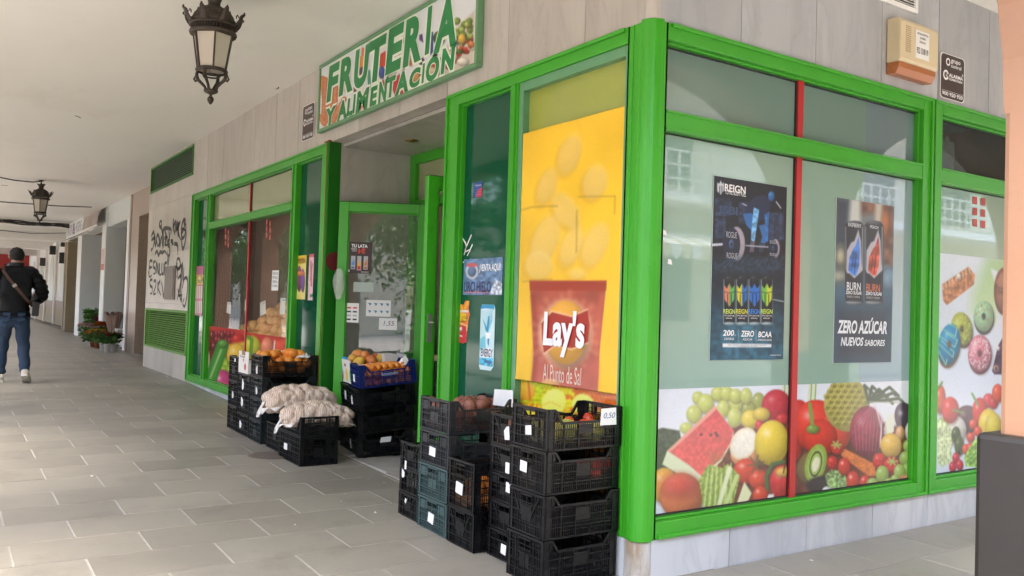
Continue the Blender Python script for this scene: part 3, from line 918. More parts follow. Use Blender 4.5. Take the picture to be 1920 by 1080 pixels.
    def crop(s, pts): s.mask = s.sdf(pts) > 0; return s
    def build(s, name, parent=None, mat='print', curl=None, **k):
        nx, nz = s.nx, s.nz
        P = s.P.reshape(-1, 3).copy()
        if curl is not None: P = curl(P)
        idx = np.arange((nx + 1) * (nz + 1)).reshape(nz + 1, nx + 1)
        q = np.stack([idx[:-1, :-1], idx[:-1, 1:], idx[1:, 1:], idx[1:, :-1]], -1)
        if s.mask is not None:
            mk = s.mask[:-1, :-1] & s.mask[1:, 1:] & s.mask[:-1, 1:] & s.mask[1:, :-1]
            q = q[mk]
        q = q.reshape(-1, 4)
        me = bpy.data.meshes.new(name)
        me.vertices.add(len(P)); me.vertices.foreach_set('co', P.astype(np.float32).ravel())
        me.loops.add(len(q) * 4); me.polygons.add(len(q))
        me.loops.foreach_set('vertex_index', q.astype(np.int32).ravel())
        me.polygons.foreach_set('loop_start', np.arange(len(q), dtype=np.int32) * 4)
        me.polygons.foreach_set('loop_total', np.full(len(q), 4, dtype=np.int32))
        me.update(calc_edges=True)
        kc = s.c
        if nx > 60 and nz > 30:
            kc = kc.copy(); kc[1:-1, 1:-1] = (s.c[1:-1, 1:-1] * 4 + 2 * (s.c[:-2, 1:-1] + s.c[2:, 1:-1] + s.c[1:-1, :-2] + s.c[1:-1, 2:]) + s.c[:-2, :-2] + s.c[2:, 2:] + s.c[:-2, 2:] + s.c[2:, :-2]) / 16
            kc = kc * (1 + .03 * (np.random.default_rng(1).random(kc.shape[:2]) - .5))[..., None]
        c = np.clip(kc, 0, 1)
        lin = np.where(c > .04045, ((c + .055) / 1.055) ** 2.4, c / 12.92).reshape(-1, 3)
        at = me.color_attributes.new('print', 'FLOAT_COLOR', 'POINT')
        at.data.foreach_set('color', np.concatenate([lin, np.ones((len(lin), 1))], 1).astype(np.float32).ravel())
        me.materials.append(M[mat])
        return obj(name, me, parent, **k)

_tc = {}
def text_mesh(s, bold=0.0, shear=0.0):
    key = (s, bold, shear)
    if key in _tc: return _tc[key]
    cu = bpy.data.curves.new('lettering', 'FONT'); cu.body = s; cu.size = 1; cu.offset = bold; cu.shear = shear
    cu.resolution_u = 4; cu.align_x = 'LEFT'
    o = bpy.data.objects.new('lettering', cu); COL.objects.link(o)
    dg = bpy.context.evaluated_depsgraph_get(); dg.update()
    me = bpy.data.meshes.new_from_object(o.evaluated_get(dg))
    co = np.zeros(len(me.vertices) * 3, np.float32); me.vertices.foreach_get('co', co); co = co.reshape(-1, 3)
    fs = [tuple(p.vertices) for p in me.polygons]
    bpy.data.objects.remove(o); bpy.data.curves.remove(cu); bpy.data.meshes.remove(me)
    _tc[key] = (co, fs); return _tc[key]
def text(s, pl, box, d, mat, parent=None, bold=0.0, shear=0.0, name='lettering', ref=None, grow=0.0, rot=0.0, slope=0.0, **k):
    """lettering in a facade plane, fitted to box=(a0, z0, a1, z1); d = depth"""
    co, fs = text_mesh(s, bold, shear)
    rc = text_mesh(*ref)[0] if ref else co
    if len(co) == 0: return None
    mn, mxx = rc.min(0), rc.max(0)
    a0, z0, a1, z1 = box
    t = (co - mn) / (mxx - mn + 1e-9)
    x = a0 + t[:, 0] * (a1 - a0); z = z0 + t[:, 1] * (z1 - z0) + slope * t[:, 0]
    if rot:
        cx, cz = (a0 + a1) / 2, (z0 + z1) / 2; c, sn = math.cos(rot), math.sin(rot)
        x, z = cx + (x - cx) * c - (z - cz) * sn, cz + (x - cx) * sn + (z - cz) * c
    dd = np.full_like(x, d)
    P = np.stack([x, dd, z], 1) if pl == 'A' else np.stack([-dd, x, z], 1)
    me = bpy.data.meshes.new(name); me.from_pydata([tuple(map(float, p)) for p in P], [], fs)
    me.materials.append(mat if not isinstance(mat, str) else M[mat]); me.update()
    return obj(name, me, parent, **k)
def tpx(s, pl, u0, v0, u1, v1, d, mat, parent=None, depth=None, **k):
    """fit lettering between two sight lines: (u0, v0) lower left corner, (u1, v1) upper right corner"""
    dp = d if depth is None else depth
    f = (lambda u, v: onA(u, v, dp)) if pl == 'A' else (lambda u, v: onB(u, v, -dp))
    a0, z0 = f(u0, v0); a1, z1 = f(u1, v1)
    return text(s, pl, (a0, z0, a1, z1), d, mat, parent, **k)
def flat(name, col, rough=.45):
    if name not in M: M[name] = simple(name, col, rough, var=.04)
    return M[name]
def sheet_shape(pl, pts, d, mat, name, parent=None, **k):
    """flat cut-out sheet from (a, z) points with a real thickness of under a millimetre"""
    n = len(pts)
    f = (lambda a, z, dd: (a, dd, z)) if pl == 'A' else (lambda a, z, dd: (-dd, a, z))
    mb = MB(); mb.prism(pts, lambda a, z: f(a, z, d), lambda a, z: f(a, z, d + .0006))
    return mb.build(name, mat if not isinstance(mat, str) else M[mat], parent, recalc=True, **k)

# ---------------------------------------------------------------- B1: the long fruit picture under the street windows
def fruit_strip():
    c3 = (1220, 690, .3612)
    for part, (a0, a1) in enumerate(((.117, 1.169), (1.223, 2.358))):
        p = Print('B', a0, a1, .308, .94, .0042, .0525, (226, 234, 244), c3)
        G_ = (196, 206, 96)
        p.poly([(25, 325), (60, 310), (150, 325), (160, 375), (110, 430), (25, 485)], (38, 62, 34), tex=.9, ts=.12)
        p.poly([(430, 300), (720, 240), (1000, 230), (1390, 330), (1390, 620), (1000, 670), (430, 740), (250, 600)], (92, 44, 30), soft=6, tex=.5, ts=.03)
        for x, y, rx, ry in ((350, 135, 38, 40), (395, 135, 34, 40), (560, 175, 34, 48), (505, 215, 38, 50), (245, 155, 30, 34), (285, 185, 42, 52), (440, 190, 34, 42), (225, 240, 40, 48), (440, 145, 32, 38), (495, 145, 30, 42), (376, 213, 34, 46), (435, 258, 36, 52), (185, 312, 34, 30)):
            p.ell(x, y, rx, ry, G_ if x < 500 else (150, 160, 70), hl=.5, sh=.7)
        for xx in (690, 715, 745, 828, 850):
            p.line([(xx, 80), (xx - 8, 200)], 16, (214, 226, 196)); p.line([(xx + 8, 80), (xx + 2, 190)], 6, (120, 160, 60))
        # watermelon
        p.poly([(335, 195), (432, 330), (425, 380), (370, 480), (250, 590), (130, 548), (30, 505), (85, 430)], (222, 232, 190))
        p.poly([(30, 475), (85, 430), (60, 500), (145, 552), (60, 548), (30, 535)], (38, 70, 34))
        p.poly([(335, 203), (430, 325), (420, 380), (365, 470), (262, 560), (200, 505), (92, 432)], (216, 60, 62), tex=.25, ts=.08, col2=(232, 92, 84))
        p.poly([(335, 195), (345, 212), (110, 430), (85, 432)], (238, 150, 130))
        for x, y in ((312, 348), (345, 350), (338, 338), (262, 346)): p.ell(x, y, 9, 6, (50, 20, 18), hl=0)
        p.ell(653, 197, 76, 86, (190, 30, 44), hl=.3, tex=.3); p.ell(520, 268, 52, 50, (226, 200, 60)); p.ell(575, 240, 45, 35, (222, 190, 60))
        p.ell(770, 260, 60, 95, (206, 44, 34)); p.ell(748, 350, 44, 130, (216, 52, 34), hl=.25); p.ell(860, 300, 122, 135, (222, 52, 34), hl=.45); p.ell(960, 330, 78, 105, (226, 66, 42), hl=.3); p.ell(880, 360, 90, 95, (214, 50, 32), hl=0)
        p.line([(826, 188), (834, 250), (842, 318)], 20, (128, 152, 60)); p.ell(842, 318, 34, 24, (120, 150, 56))
        # pineapple with its scales
        p.ell(1018, 190, 118, 140, (196, 186, 84), sh=.9, hl=.1)
        for i in range(7):
            for j in range(8):
                x = 915 + i * 36 + (j % 2) * 18; y = 92 + j * 28
                if ((x - 1018) / 112) ** 2 + ((y - 190) / 132) ** 2 < .95:
                    p.ell(x, y, 17, 14, (168, 160, 62), hl=.25); p.ell(x, y, 5, 4, (86, 92, 40), hl=0)
        for k, (x, y) in enumerate(((1110, 90), (1150, 95), (1185, 110), (1210, 140), (1240, 100), (1260, 130), (1290, 160))):
            p.line([(1130, 175), (x, y), (x + 46, y + 44)], 15, (58, 76, 50)); p.line([(1130, 175), (x + 20, y + 20)], 5, (150, 160, 130))
        p.poly([(1200, 340), (1235, 240), (1268, 240), (1262, 330), (1232, 352)], (222, 230, 206))
        p.ell(1122, 330, 88, 132, (140, 28, 52), hl=.2, tex=.5, ts=.06)
        for k in range(9): p.line([(1140 + k * 3, 200), (1060 + k * 20, 300), (1070 + k * 16, 430)], 2.5, (206, 130, 150), al=.6)
        for k in range(5): p.line([(1165, 190), (1200, 260 + k * 20), (1190, 380 + k * 8)], 3, (232, 214, 216), al=.8)
        p.ell(1322, 262, 54, 84, (48, 26, 52), rot=-12, hl=.6); p.ell(1372, 330, 52, 66, (232, 226, 214), hl=0); p.ell(1382, 336, 46, 54, (206, 56, 48), tex=.6, ts=.2)
        p.ell(1295, 338, 24, 38, (206, 150, 90)); p.ell(1248, 402, 56, 64, (224, 178, 56), hl=.4, tex=.2)
        # lemons
        p.ell(500, 440, 88, 70, (226, 150, 92), rot=-20, hl=0); p.ell(482, 392, 66, 88, (240, 226, 190), rot=28, hl=0, sh=.2); p.ell(484, 392, 56, 76, (246, 242, 222), rot=28, hl=0, sh=.1)
        p.ell(566, 300, 24, 30, (196, 40, 40), tex=.8, ts=.3); p.ell(682, 266, 34, 30, (200, 36, 36), tex=.8, ts=.3)
        p.ell(628, 388, 88, 118, (232, 202, 44), rot=6, hl=.55, tex=.12)
        # tomatoes, apple
        p.ell(495, 535, 64, 66, (208, 56, 34), hl=.5); p.ell(560, 580, 50, 52, (212, 60, 36), hl=.4)
        for a in range(7): p.line([(545, 500), (545 + 44 * math.cos(a), 500 + 50 * math.sin(a))], 7, (86, 74, 38))
        p.line([(690, 485), (630, 500), (600, 560), (605, 640)], 18, (60, 92, 44))
        p.ell(690, 598, 72, 96, (198, 34, 34), hl=.3, tex=.4, ts=.05); p.ell(690, 540, 44, 26, (222, 176, 70), hl=.1, soft=5); p.line([(690, 545), (696, 500)], 7, (70, 50, 30))
        p.ell(570, 660, 40, 48, (216, 62, 36), hl=.6)
        # mango and orange at the left
        p.ell(70, 610, 72, 92, (232, 168, 56), hl=.4); p.ell(160, 665, 114, 122, (214, 110, 62), rot=-10, hl=.25); p.ell(150, 610, 90, 60, (208, 62, 52), hl=.1, soft=18, al=.8)
        # fennel and celery
        p.poly([(250, 580), (300, 500), (375, 520), (400, 495), (465, 560), (425, 720), (280, 742)], (150, 176, 72), tex=.5, ts=.1)
        for k in range(13):
            p.line([(262 + k * 14, 735), (285 + k * 12, 520 + 30 * math.sin(k * 2.1))], 5, (214, 226, 150) if k % 2 else (106, 140, 50))
        p.line([(350, 730), (410, 520)], 22, (226, 234, 186)); p.line([(385, 725), (448, 560)], 20, (196, 214, 130))
        for k in range(14): p.line([(330, 500), (290 + k * 9, 430 + 18 * math.sin(k * 1.7))], 3, (170, 100, 60))
        p.poly([(440, 722), (486, 590), (524, 650), (500, 705)], (226, 228, 176)); p.poly([(462, 722), (500, 690), (545, 690), (555, 712)], (206, 50, 40)); p.poly([(598, 700), (612, 655), (640, 655), (640, 700)], (236, 238, 236))
        # kiwi
        p.ell(838, 520, 78, 90, (112, 92, 48), rot=15, hl=.1); p.ell(857, 495, 54, 102, (142, 176, 62), rot=14, hl=0, sh=.3); p.ell(858, 497, 40, 78, (160, 190, 84), rot=14, hl=0, sh=.2); p.ell(857, 500, 18, 40, (232, 232, 196), rot=14, hl=0, sh=.1)
        for k in range(30):
            a = k * 2 * PI / 30; x = 857 + 30 * math.cos(a) * .97 - 14 * math.sin(a) * .6; y = 498 + 62 * math.sin(a)
            p.ell(x, y, 3.2, 5, (30, 30, 18), hl=0)
        p.ell(900, 610, 90, 50, (40, 34, 36), hl=0, soft=4); p.poly([(905, 560), (935, 525), (985, 535), (1012, 560), (1022, 610), (985, 650), (940, 640), (915, 600)], (134, 170, 96), tex=.9, ts=.12); p.ell(915, 640, 26, 26, (216, 218, 214))
        # carrot, berries, tomatoes
        p.poly([(975, 425), (1010, 420), (1165, 500), (1168, 560), (1130, 562), (990, 455)], (222, 118, 52), tex=.3, ts=.12)
        for x, y, rx, ry in ((943, 492, 28, 36), (968, 415, 32, 36), (1187, 482, 36, 42), (1250, 505, 42, 46)): p.ell(x, y, rx, ry, (206, 48, 38), tex=.9, ts=.35, hl=.3)
        for x, y in ((965, 398), (1255, 485)):
            for a in range(6): p.line([(x, y), (x + 26 * math.cos(a), y + 20 * math.sin(a))], 8, (150, 186, 84))
        for x, y, rx, ry in ((1006, 512, 34, 46), (1050, 586, 34, 52), (1112, 592, 28, 36)): p.ell(x, y, rx, ry, (210, 58, 40), hl=.7)
        for x, y, rx, ry in ((1340, 405, 30, 34), (1362, 452, 30, 36), (1322, 470, 32, 38), (1330, 530, 28, 36), (1372, 400, 20, 40), (1292, 540, 30, 42), (1202, 552, 34, 46), (1152, 600, 32, 30), (1245, 596, 36, 26), (1196, 608, 22, 16), (1268, 578, 22, 26)):
            p.ell(x, y, rx, ry, (158, 186, 84), hl=.55, sh=.8)
        p.ell(1338, 578, 50, 26, (220, 130, 90), hl=.3)
        p.grain(.05)
        # colour is washed slightly by the film
        p.c = p.c * .86 + .115
        p.build('fruit_print', fw, 'print_gloss')
fruit_strip()

# ---------------------------------------------------------------- B2: doughnuts and vegetables on the second window
def donut_sheet():
    p = Print('B', 2.612, 3.75, .308, 1.79, .0055, .0525, (214, 226, 242), (1740, 460, 1 / 4.5))
    # pear green glow shape and pizza board
    p.poly([(500, 95), (440, 230), (372, 430), (362, 560), (420, 640), (560, 640), (610, 480), (660, 300), (700, 90)], (166, 206, 152), soft=22, col2=(196, 222, 168))
    p.poly([(527, 190), (560, 300), (610, 380), (640, 250)], (218, 230, 240), soft=3)
    p.poly([(118, 330), (340, 180), (396, 250), (388, 330), (160, 505), (128, 470)], (186, 122, 76), tex=.6, ts=.05)
    for k in range(9): p.line([(128 + k * 28, 330 - k * 17), (150 + k * 27, 470 - k * 19)], 7, (150, 92, 56), al=.7)
    for k in range(9): p.line([(122 + k * 28, 335 - k * 18), (130 + k * 28, 375 - k * 18)], 12, (226, 190, 160), al=.8)
    p.ell(260, 262, 19, 25, (226, 222, 214), hl=0)
    def donut(x, y, rx, ry, base, ice, rot=0, hole=.18, sp=None, n=0, lines=None):
        p.ell(x + 3, y + ry * .1, rx * 1.02, ry * 1.0, base, rot=rot, hl=.1); p.ell(x, y, rx, ry * .94, ice, rot=rot, hl=.3)
        r = random.Random(int(x))
        for k in range(n):
            a = r.random() * 2 * PI; q = .3 + .6 * math.sqrt(r.random())
            xx, yy = x + rx * q * math.cos(a), y + ry * .92 * q * math.sin(a); b = r.random() * PI
            p.line([(xx, yy), (xx + 11 * math.cos(b), yy + 11 * math.sin(b))], 5, sp)
        if lines:
            for l in lines: p.line(l, 7, (176, 226, 176))
        p.ell(x, y, rx * hole, ry * hole, tuple(int(c * .55) for c in base), hl=0, soft=3)
    donut(470, 600, 84, 140, (52, 46, 42), (158, 208, 160), rot=0, sp=(150, 120, 84), n=40)
    donut(285, 705, 88, 150, (126, 92, 50), (166, 178, 52), rot=-8, sp=(206, 214, 96), n=70)
    donut(178, 835, 92, 185, (176, 132, 84), (10, 132, 190), rot=8, lines=[[(112, 700), (230, 770), (245, 700), (170, 655)], [(92, 760), (225, 860), (248, 800), (150, 740)], [(90, 830), (210, 945), (218, 900), (110, 800)], [(90, 890), (150, 1010), (160, 960)]])
    donut(436, 910, 98, 165, (176, 90, 100), (212, 120, 140), rot=0, sp=(246, 236, 238), n=120)
    p.ell(640, 390, 84, 200, (132, 78, 58), hl=.1); p.ell(640, 390, 66, 170, (160, 110, 90), hl=0)
    p.poly([(540, 1060), (590, 850), (640, 760), (700, 760), (700, 1090), (560, 1090)], (70, 40, 66), tex=.8, ts=.05)
    p.ell(575, 1040, 24, 28, (206, 170, 90), hl=0); p.ell(575, 1040, 14, 18, (90, 60, 120), hl=0); p.ell(590, 870, 16, 20, (226, 220, 214), hl=0)
    # vegetables below (second picture frame)
    p.view(1700, 600, 1 / 2.25)
    p.ell(255, 420, 52, 60, (74, 46, 60), hl=.2); p.ell(345, 340, 24, 30, (214, 60, 66)); p.ell(366, 350, 20, 26, (206, 48, 50)); p.ell(384, 310, 24, 40, (216, 74, 44))
    p.ell(190, 460, 62, 62, (230, 232, 224), hl=.2); p.poly([(130, 420), (160, 400), (192, 470), (188, 600), (150, 620), (130, 600)], (190, 212, 150), tex=.6, ts=.12)
    for k in range(6): p.line([(140 + k * 8, 610), (135 + k * 10, 440)], 3, (236, 240, 220), al=.7)
    p.ell(142, 335, 22, 62, (214, 84, 50)); p.line([(138, 285), (150, 262)], 8, (84, 130, 50))
    p.ell(184, 380, 36, 56, (208, 44, 36), hl=.5); p.line([(195, 380), (238, 392)], 9, (96, 142, 60)); p.ell(208, 485, 19, 36, (48, 76, 36), hl=.4); p.ell(222, 530, 20, 42, (56, 84, 40), hl=.3)
    p.ell(308, 390, 32, 62, (206, 44, 34), hl=.5); p.line([(276, 310), (302, 360)], 9, (98, 150, 70)); p.ell(345, 440, 42, 66, (226, 200, 60), hl=.4); p.ell(366, 450, 34, 60, (214, 196, 56), hl=.3)
    for x, y in ((280, 440), (300, 470), (270, 495), (250, 545), (268, 540)): p.ell(x, y, 17, 22, (212, 66, 48), hl=.5)
    p.poly([(242, 580), (262, 540), (300, 490), (392, 500), (392, 625), (250, 618)], (134, 186, 74), tex=.9, ts=.12)
    for x, y in ((208, 582), (224, 612), (194, 620)): p.ell(x, y, 15, 23, (204, 44, 62), hl=.6)
    p.grain(.04); p.c = p.c * .94 + .05
    o = p.build('doughnut_print', fw2, 'print_gloss')
    # lettering and red window motif
donut_sheet()
tpx('Pizza', 'B', 1866, 549, 1884, 534, .0515, flat('choc_ink', (.05, .02, .02)), fw2)
red_f = flat('red_foil', (.45, .035, .02), .4)
def foil_bars(pl, cu, cv, par, d, w=8, h=14, gapx=15, gapy=21, cols=2, rows=3):
    for i in range(cols):
        for j in range(rows):
            u, v = cu + i * gapx, cv + j * gapy + i * 3
            f = (lambda a, b: onA(a, b, d)) if pl == 'A' else (lambda a, b: onB(a, b, -d))
            a0, z1 = f(u, v); a1, _ = f(u + w, v); _, z0 = f(u, v + h)
            sheet_shape(pl, [(a0, z0), (a1, z0), (a1, z1), (a0, z1)], d, red_f, 'foil_bar', par)
foil_bars('B', 1824.5, 368, fw2, .0515)
foil_bars('A', 499, 412, fl, .0525, w=3, h=9.5, gapx=6, gapy=12.5)
foil_bars('A', 422, 428, fl, .0525, w=2.5, h=9, gapx=5, gapy=12)

# ---------------------------------------------------------------- posters on the street windows
def poster(name, pl, quad, d, res, view, paint, label, cat='poster', bg=(20, 20, 20), th=.004, mat='print', group=None):
    a0, z0, a1, z1 = quad
    mb = MB(); fb(mb, pl, a0, a1, z0, z1, d + .0008, d + th)
    e = mb.build(name, M['paper'], None, label=label, cat=cat, group=group)
    p = Print(pl, a0 + .0005, a1 - .0005, z0 + .0005, z1 - .0005, res, d, bg, view)
    paint(p); p.build('printed_face', e, mat)
    return e
def quadB(u0, v0, u1, v1, d=.05):
    a0, z0 = onB(u0, v0, -d); a1, z1 = onB(u1, v1, -d); return (a0, z0, a1, z1)
def quadA(u0, v0, u1, v1, d=.05):
    a0, z0 = onA(u0, v0, d); a1, z1 = onA(u1, v1, d); return (a0, z0, a1, z1)
def reign(p):
    # 525x1080 picture frame, 2.919 px per pixel
    V, U = p.v, p.u
    t = np.clip((V - 500) / 520, 0, 1)[..., None]
    p.c = np.array([.06, .075, .11]) * (1 - t) + np.array([.12, .30, .38]) * t
    g = np.exp(-(((U - 200) / 170) ** 2 + ((V - 880) / 130) ** 2))[..., None]; p.c = p.c + g * np.array([.10, .16, .18])
    p.c *= (1 + .5 * (vnoise(U * .05, V * .05, 4) - .5))[..., None]
    for x, y, w, h in ((60, 150, 90, 100), (190, 170, 50, 120), (345, 230, 90, 150), (60, 260, 60, 110)): p.poly([(x, y), (x + w, y), (x + w, y + h), (x, y + h)], (34, 48, 74), tex=.9, ts=.06)
    for x in (75, 110, 330, 380, 420): p.line([(x, 230), (x - 5, 420)], 3, (70, 100, 140), al=.6)
    p.line([(395, 170), (420, 205)], 5, (230, 236, 245)); p.line([(210, 180), (240, 195)], 5, (220, 230, 245))
    # lifter
    b1, b2, dk = (44, 104, 170), (110, 172, 222), (26, 38, 66)
    p.poly([(215, 250), (235, 190), (275, 145), (330, 130), (365, 165), (360, 240), (330, 270), (280, 275), (230, 280)], dk)
    p.poly([(212, 235), (262, 232), (285, 300), (262, 330), (232, 300)], b1); p.poly([(300, 300), (345, 290), (350, 350), (320, 440), (300, 430), (318, 360)], b1)
    p.ell(368, 140, 18, 28, b1, hl=.4); p.poly([(272, 200), (302, 215), (292, 290), (276, 390), (256, 380), (262, 290)], b2, tex=.5, ts=.1); p.poly([(330, 240), (358, 225), (352, 300), (350, 390), (336, 390), (336, 300)], b1, tex=.4, ts=.1)
    p.poly([(255, 385), (280, 385), (272, 445), (248, 445)], (92, 84, 100)); p.poly([(300, 395), (330, 395), (322, 445), (300, 445)], (40, 50, 70))
    p.line([(48, 406), (110, 402)], 14, (200, 206, 220)); p.line([(120, 402), (385, 420)], 7, (180, 186, 200))
    for x, y, rx, ry in ((178, 400, 46, 94), (391, 425, 23, 51)): p.ell(x, y, rx, ry, (168, 160, 172), hl=.2, sh=.3)
    for x, y, rx, ry in ((150, 402, 48, 92), (378, 425, 26, 46)):
        p.ell(x, y, rx, ry, (24, 30, 54), hl=0, sh=.2); p.ell(x, y, rx * .3, ry * .3, (60, 90, 130), hl=.2); p.ell(x, y, rx * .1, ry * .1, (12, 14, 20))
    p.poly([(48, 470), (440, 470), (440, 560), (48, 560)], (38, 66, 90), al=.5, tex=1.0, ts=.08, soft=14)
    for k in range(12): p.line([(80 + k * 30, 520 + 12 * math.sin(k)), (130 + k * 28, 470 + 20 * math.cos(k))], 2, (110, 150, 180), al=.5)
    p.line([(372, 703), (436, 716)], 4, (230, 240, 245))
    for k, (x, c1, c2) in enumerate(((139, (226, 130, 96), (92, 176, 80)), (208, (216, 206, 40), (40, 110, 190)), (276, (40, 110, 200), (40, 110, 200)), (344, (110, 186, 60), (196, 206, 50)))):
        p.poly([(x - 33, 590), (x + 33, 590), (x + 33, 830), (x - 33, 830)], (16, 20, 28)); p.ell(x, 590, 28, 16, (30, 36, 44), hl=.3); p.line([(x - 30, 595), (x - 32, 835)], 4, (150, 170, 180)); p.line([(x + 30, 595), (x + 32, 835)], 3, (110, 130, 140))
        p.poly([(x - 28, 625), (x - 14, 645), (x, 615), (x, 745), (x - 26, 705)], c1); p.poly([(x, 615), (x + 14, 645), (x + 28, 625), (x + 26, 705), (x, 745)], c2)
        p.line([(x - 28, 662), (x, 670), (x + 28, 662)], 3, (16, 20, 28)); p.line([(x - 10, 676), (x - 10, 740)], 4, (16, 20, 28)); p.line([(x + 10, 676), (x + 10, 740)], 4, (16, 20, 28))
        p.ell(x, 836, 32, 9, (150, 170, 178), hl=0)
    p.poly([(102, 944), (368, 948), (368, 966), (102, 966)], (228, 232, 236))
    p.line([(188, 868), (188, 935)], 2, (200, 214, 220)); p.line([(285, 870), (285, 938)], 2, (200, 214, 220))
    p.poly([(72, 62), (82, 72), (92, 52), (100, 72), (110, 62), (108, 110), (92, 132), (72, 112)], (206, 210, 216)); p.line([(86, 84), (86, 124)], 4, (24, 28, 40)); p.line([(98, 84), (98, 124)], 4, (24, 28, 40))
    p.c = p.c * .95 + .015
rq = quadB(1330, 675.5, 1475.5, 351)
pr = poster('energy_drink_poster', 'B', (rq[0], rq[1], rq[2], rq[3]), .049, .0032, (1320, 320, .3429), reign, 'dark REIGN poster of a weightlifter above four cans, left street window')
WT = flat('white_print', (.8, .8, .8)); BLK = flat('black_print', (.02, .02, .022)); GRYP = flat('grey_print', (.4, .42, .44)); 
cc = lambda x, y: (1320 + x * .3429, 320 + y * .3429)
def tc(s, box, mat, par, conv, pl='B', d=.0482, **k):
    u0, v0 = conv(box[0], box[1]); u1, v1 = conv(box[2], box[3])
    return tpx(s, pl, u0, v0, u1, v1, d, mat, par, **k)
tc('REIGN', (113, 112, 228, 88), WT, pr, cc, bold=.02); tc('TOTAL BODY FUEL', (115, 127, 230, 122), WT, pr, cc)
tc('JSBI', (75, 245, 186, 200), flat('slate_print', (.035, .06, .12)), pr, cc, bold=.04)
tc('ROGUE', (122, 365, 180, 338), GRYP, pr, cc); tc('ROGUE', (124, 478, 182, 452), GRYP, pr, cc); tc('ROGUE', (360, 398, 400, 384), GRYP, pr, cc); tc('ROGUE', (360, 464, 398, 452), GRYP, pr, cc)
for x, c in ((139, (.5, .62, .12)), (208, (.6, .58, .05)), (276, (.04, .2, .6)), (344, (.45, .6, .08))):
    tc('REIGN', (x - 33, 782, x + 31, 758), flat('can_%d' % x, c), pr, cc, bold=.02); tc('TOTAL BODY FUEL', (x - 30, 796, x + 28, 790), WT, pr, cc); tc('LEMON HDZ', (x - 20, 810, x + 16, 804), WT, pr, cc)
tc('200', (103, 903, 165, 872), WT, pr, cc, shear=.15, bold=.02); tc('mg', (164, 903, 174, 897), WT, pr, cc); tc('ZERO', (202, 908, 274, 876), WT, pr, cc, shear=.15, bold=.02); tc('BCAA', (296, 911, 370, 880), WT, pr, cc, shear=.15, bold=.02)
tc('CAFEÍNA', (110, 926, 164, 911), WT, pr, cc, shear=.1); tc('AZÚCAR', (212, 928, 264, 914), WT, pr, cc, shear=.1); tc('AMINOÁCIDOS', (292, 931, 370, 918), WT, pr, cc, shear=.1)
tc('ZERO CALORÍAS · AMINOÁCIDOS DE CADENA RAMIFICADA', (130, 956, 344, 950), BLK, pr, cc); tc('· VITAMINAS B3 · B6 · B12', (186, 964, 290, 959), BLK, pr, cc)
tc('REIGNENERGYES.COM', (362, 1012, 420, 1006), WT, pr, cc)

def burn(p):
    V, U = p.v, p.u
    t = np.clip((V - 150) / 560, 0, 1)[..., None]
    p.c = np.array([.42, .45, .46]) * (1 - t) + np.array([.22, .36, .46]) * t
    p.poly([(80, 30), (180, 40), (160, 500), (75, 520)], (52, 62, 74), soft=26); p.poly([(230, 40), (445, 80), (440, 460), (380, 440), (370, 120), (240, 140)], (112, 74, 56), soft=18, tex=.6, ts=.03)
    p.poly([(180, 40), (240, 45), (240, 190), (170, 185)], (196, 200, 196), soft=12); p.poly([(330, 60), (376, 70), (372, 190), (330, 185)], (184, 176, 160), soft=10)
    p.ell(395, 200, 26, 90, (170, 96, 50), hl=0, soft=12); p.ell(120, 400, 30, 60, (176, 170, 140), hl=0, soft=16); p.ell(110, 520, 60, 40, (150, 156, 140), hl=0, soft=22); p.ell(420, 540, 50, 70, (110, 140, 165), hl=0, soft=20)
    p.poly([(70, 700), (440, 700), (436, 1052), (68, 1052)], (48, 58, 70), soft=60, col2=(56, 60, 68))
    for x, c, w in ((203, (54, 104, 186), 0), (324, (196, 76, 48), 0)):
        p.poly([(x - 60, 205), (x - 40, 182), (x + 40, 184), (x + 58, 208), (x + 52, 675), (x - 56, 670)], (38, 40, 46)); p.ell(x, 190, 44, 14, (76, 80, 86), hl=.2); p.ell(x - 2, 676, 52, 16, (120, 130, 140), hl=.2)
        p.line([(x - 54, 215), (x - 50, 660)], 9, (96, 100, 106)); p.line([(x + 50, 215), (x + 46, 660)], 7, (130, 134, 140))
        p.poly([(x - 50, 500), (x - 46, 360), (x - 20, 310), (x, 300), (x + 24, 230), (x + 40, 300), (x + 44, 440), (x + 52, 480), (x, 530), (x - 30, 500)], (178, 176, 190), soft=3)
        p.poly([(x - 38, 480), (x - 30, 400), (x - 8, 350), (x + 8, 330), (x + 26, 270), (x + 34, 360), (x + 30, 450), (x + 10, 515), (x - 10, 510)], c, tex=.7, ts=.04)
        p.line([(x, 500), (x + 12, 380)], 5, (24, 26, 50), al=.7); p.line([(x - 18, 480), (x - 8, 400)], 4, (24, 26, 50), al=.6)
        p.poly([(x - 58, 470), (x - 30, 520), (x, 540), (x + 30, 520), (x + 56, 465), (x + 52, 675), (x - 56, 670)], (34, 34, 40), al=.75)
    p.c = p.c * .9 + .06
bq = quadB(1562, 681, 1676.5, 387)
pb = poster('energy_drink_poster', 'B', bq, .049, .0032, (1540, 360, .3055), burn, 'grey BURN poster with two cans reading ZERO AZUCAR, right street window')
cb = lambda x, y: (1540 + x * .3055, 360 + y * .3055)
WP = flat('pale_print', (.66, .70, .74)); OR = flat('orange_print', (.5, .16, .09))
tc('ZERO AZÚCAR', (98, 868, 404, 775), WP, pb, cb, shear=.2, bold=.035); tc('NUEVOS', (119, 945, 259, 892), WP, pb, cb, shear=.2, bold=.03); tc('SABORES', (265, 945, 391, 908), WP, pb, cb, shear=.2, bold=.02)
tc('BURN', (156, 602, 242, 558), WP, pb, cb, bold=.01); tc('BURN', (276, 610, 360, 568), OR, pb, cb, bold=.01)
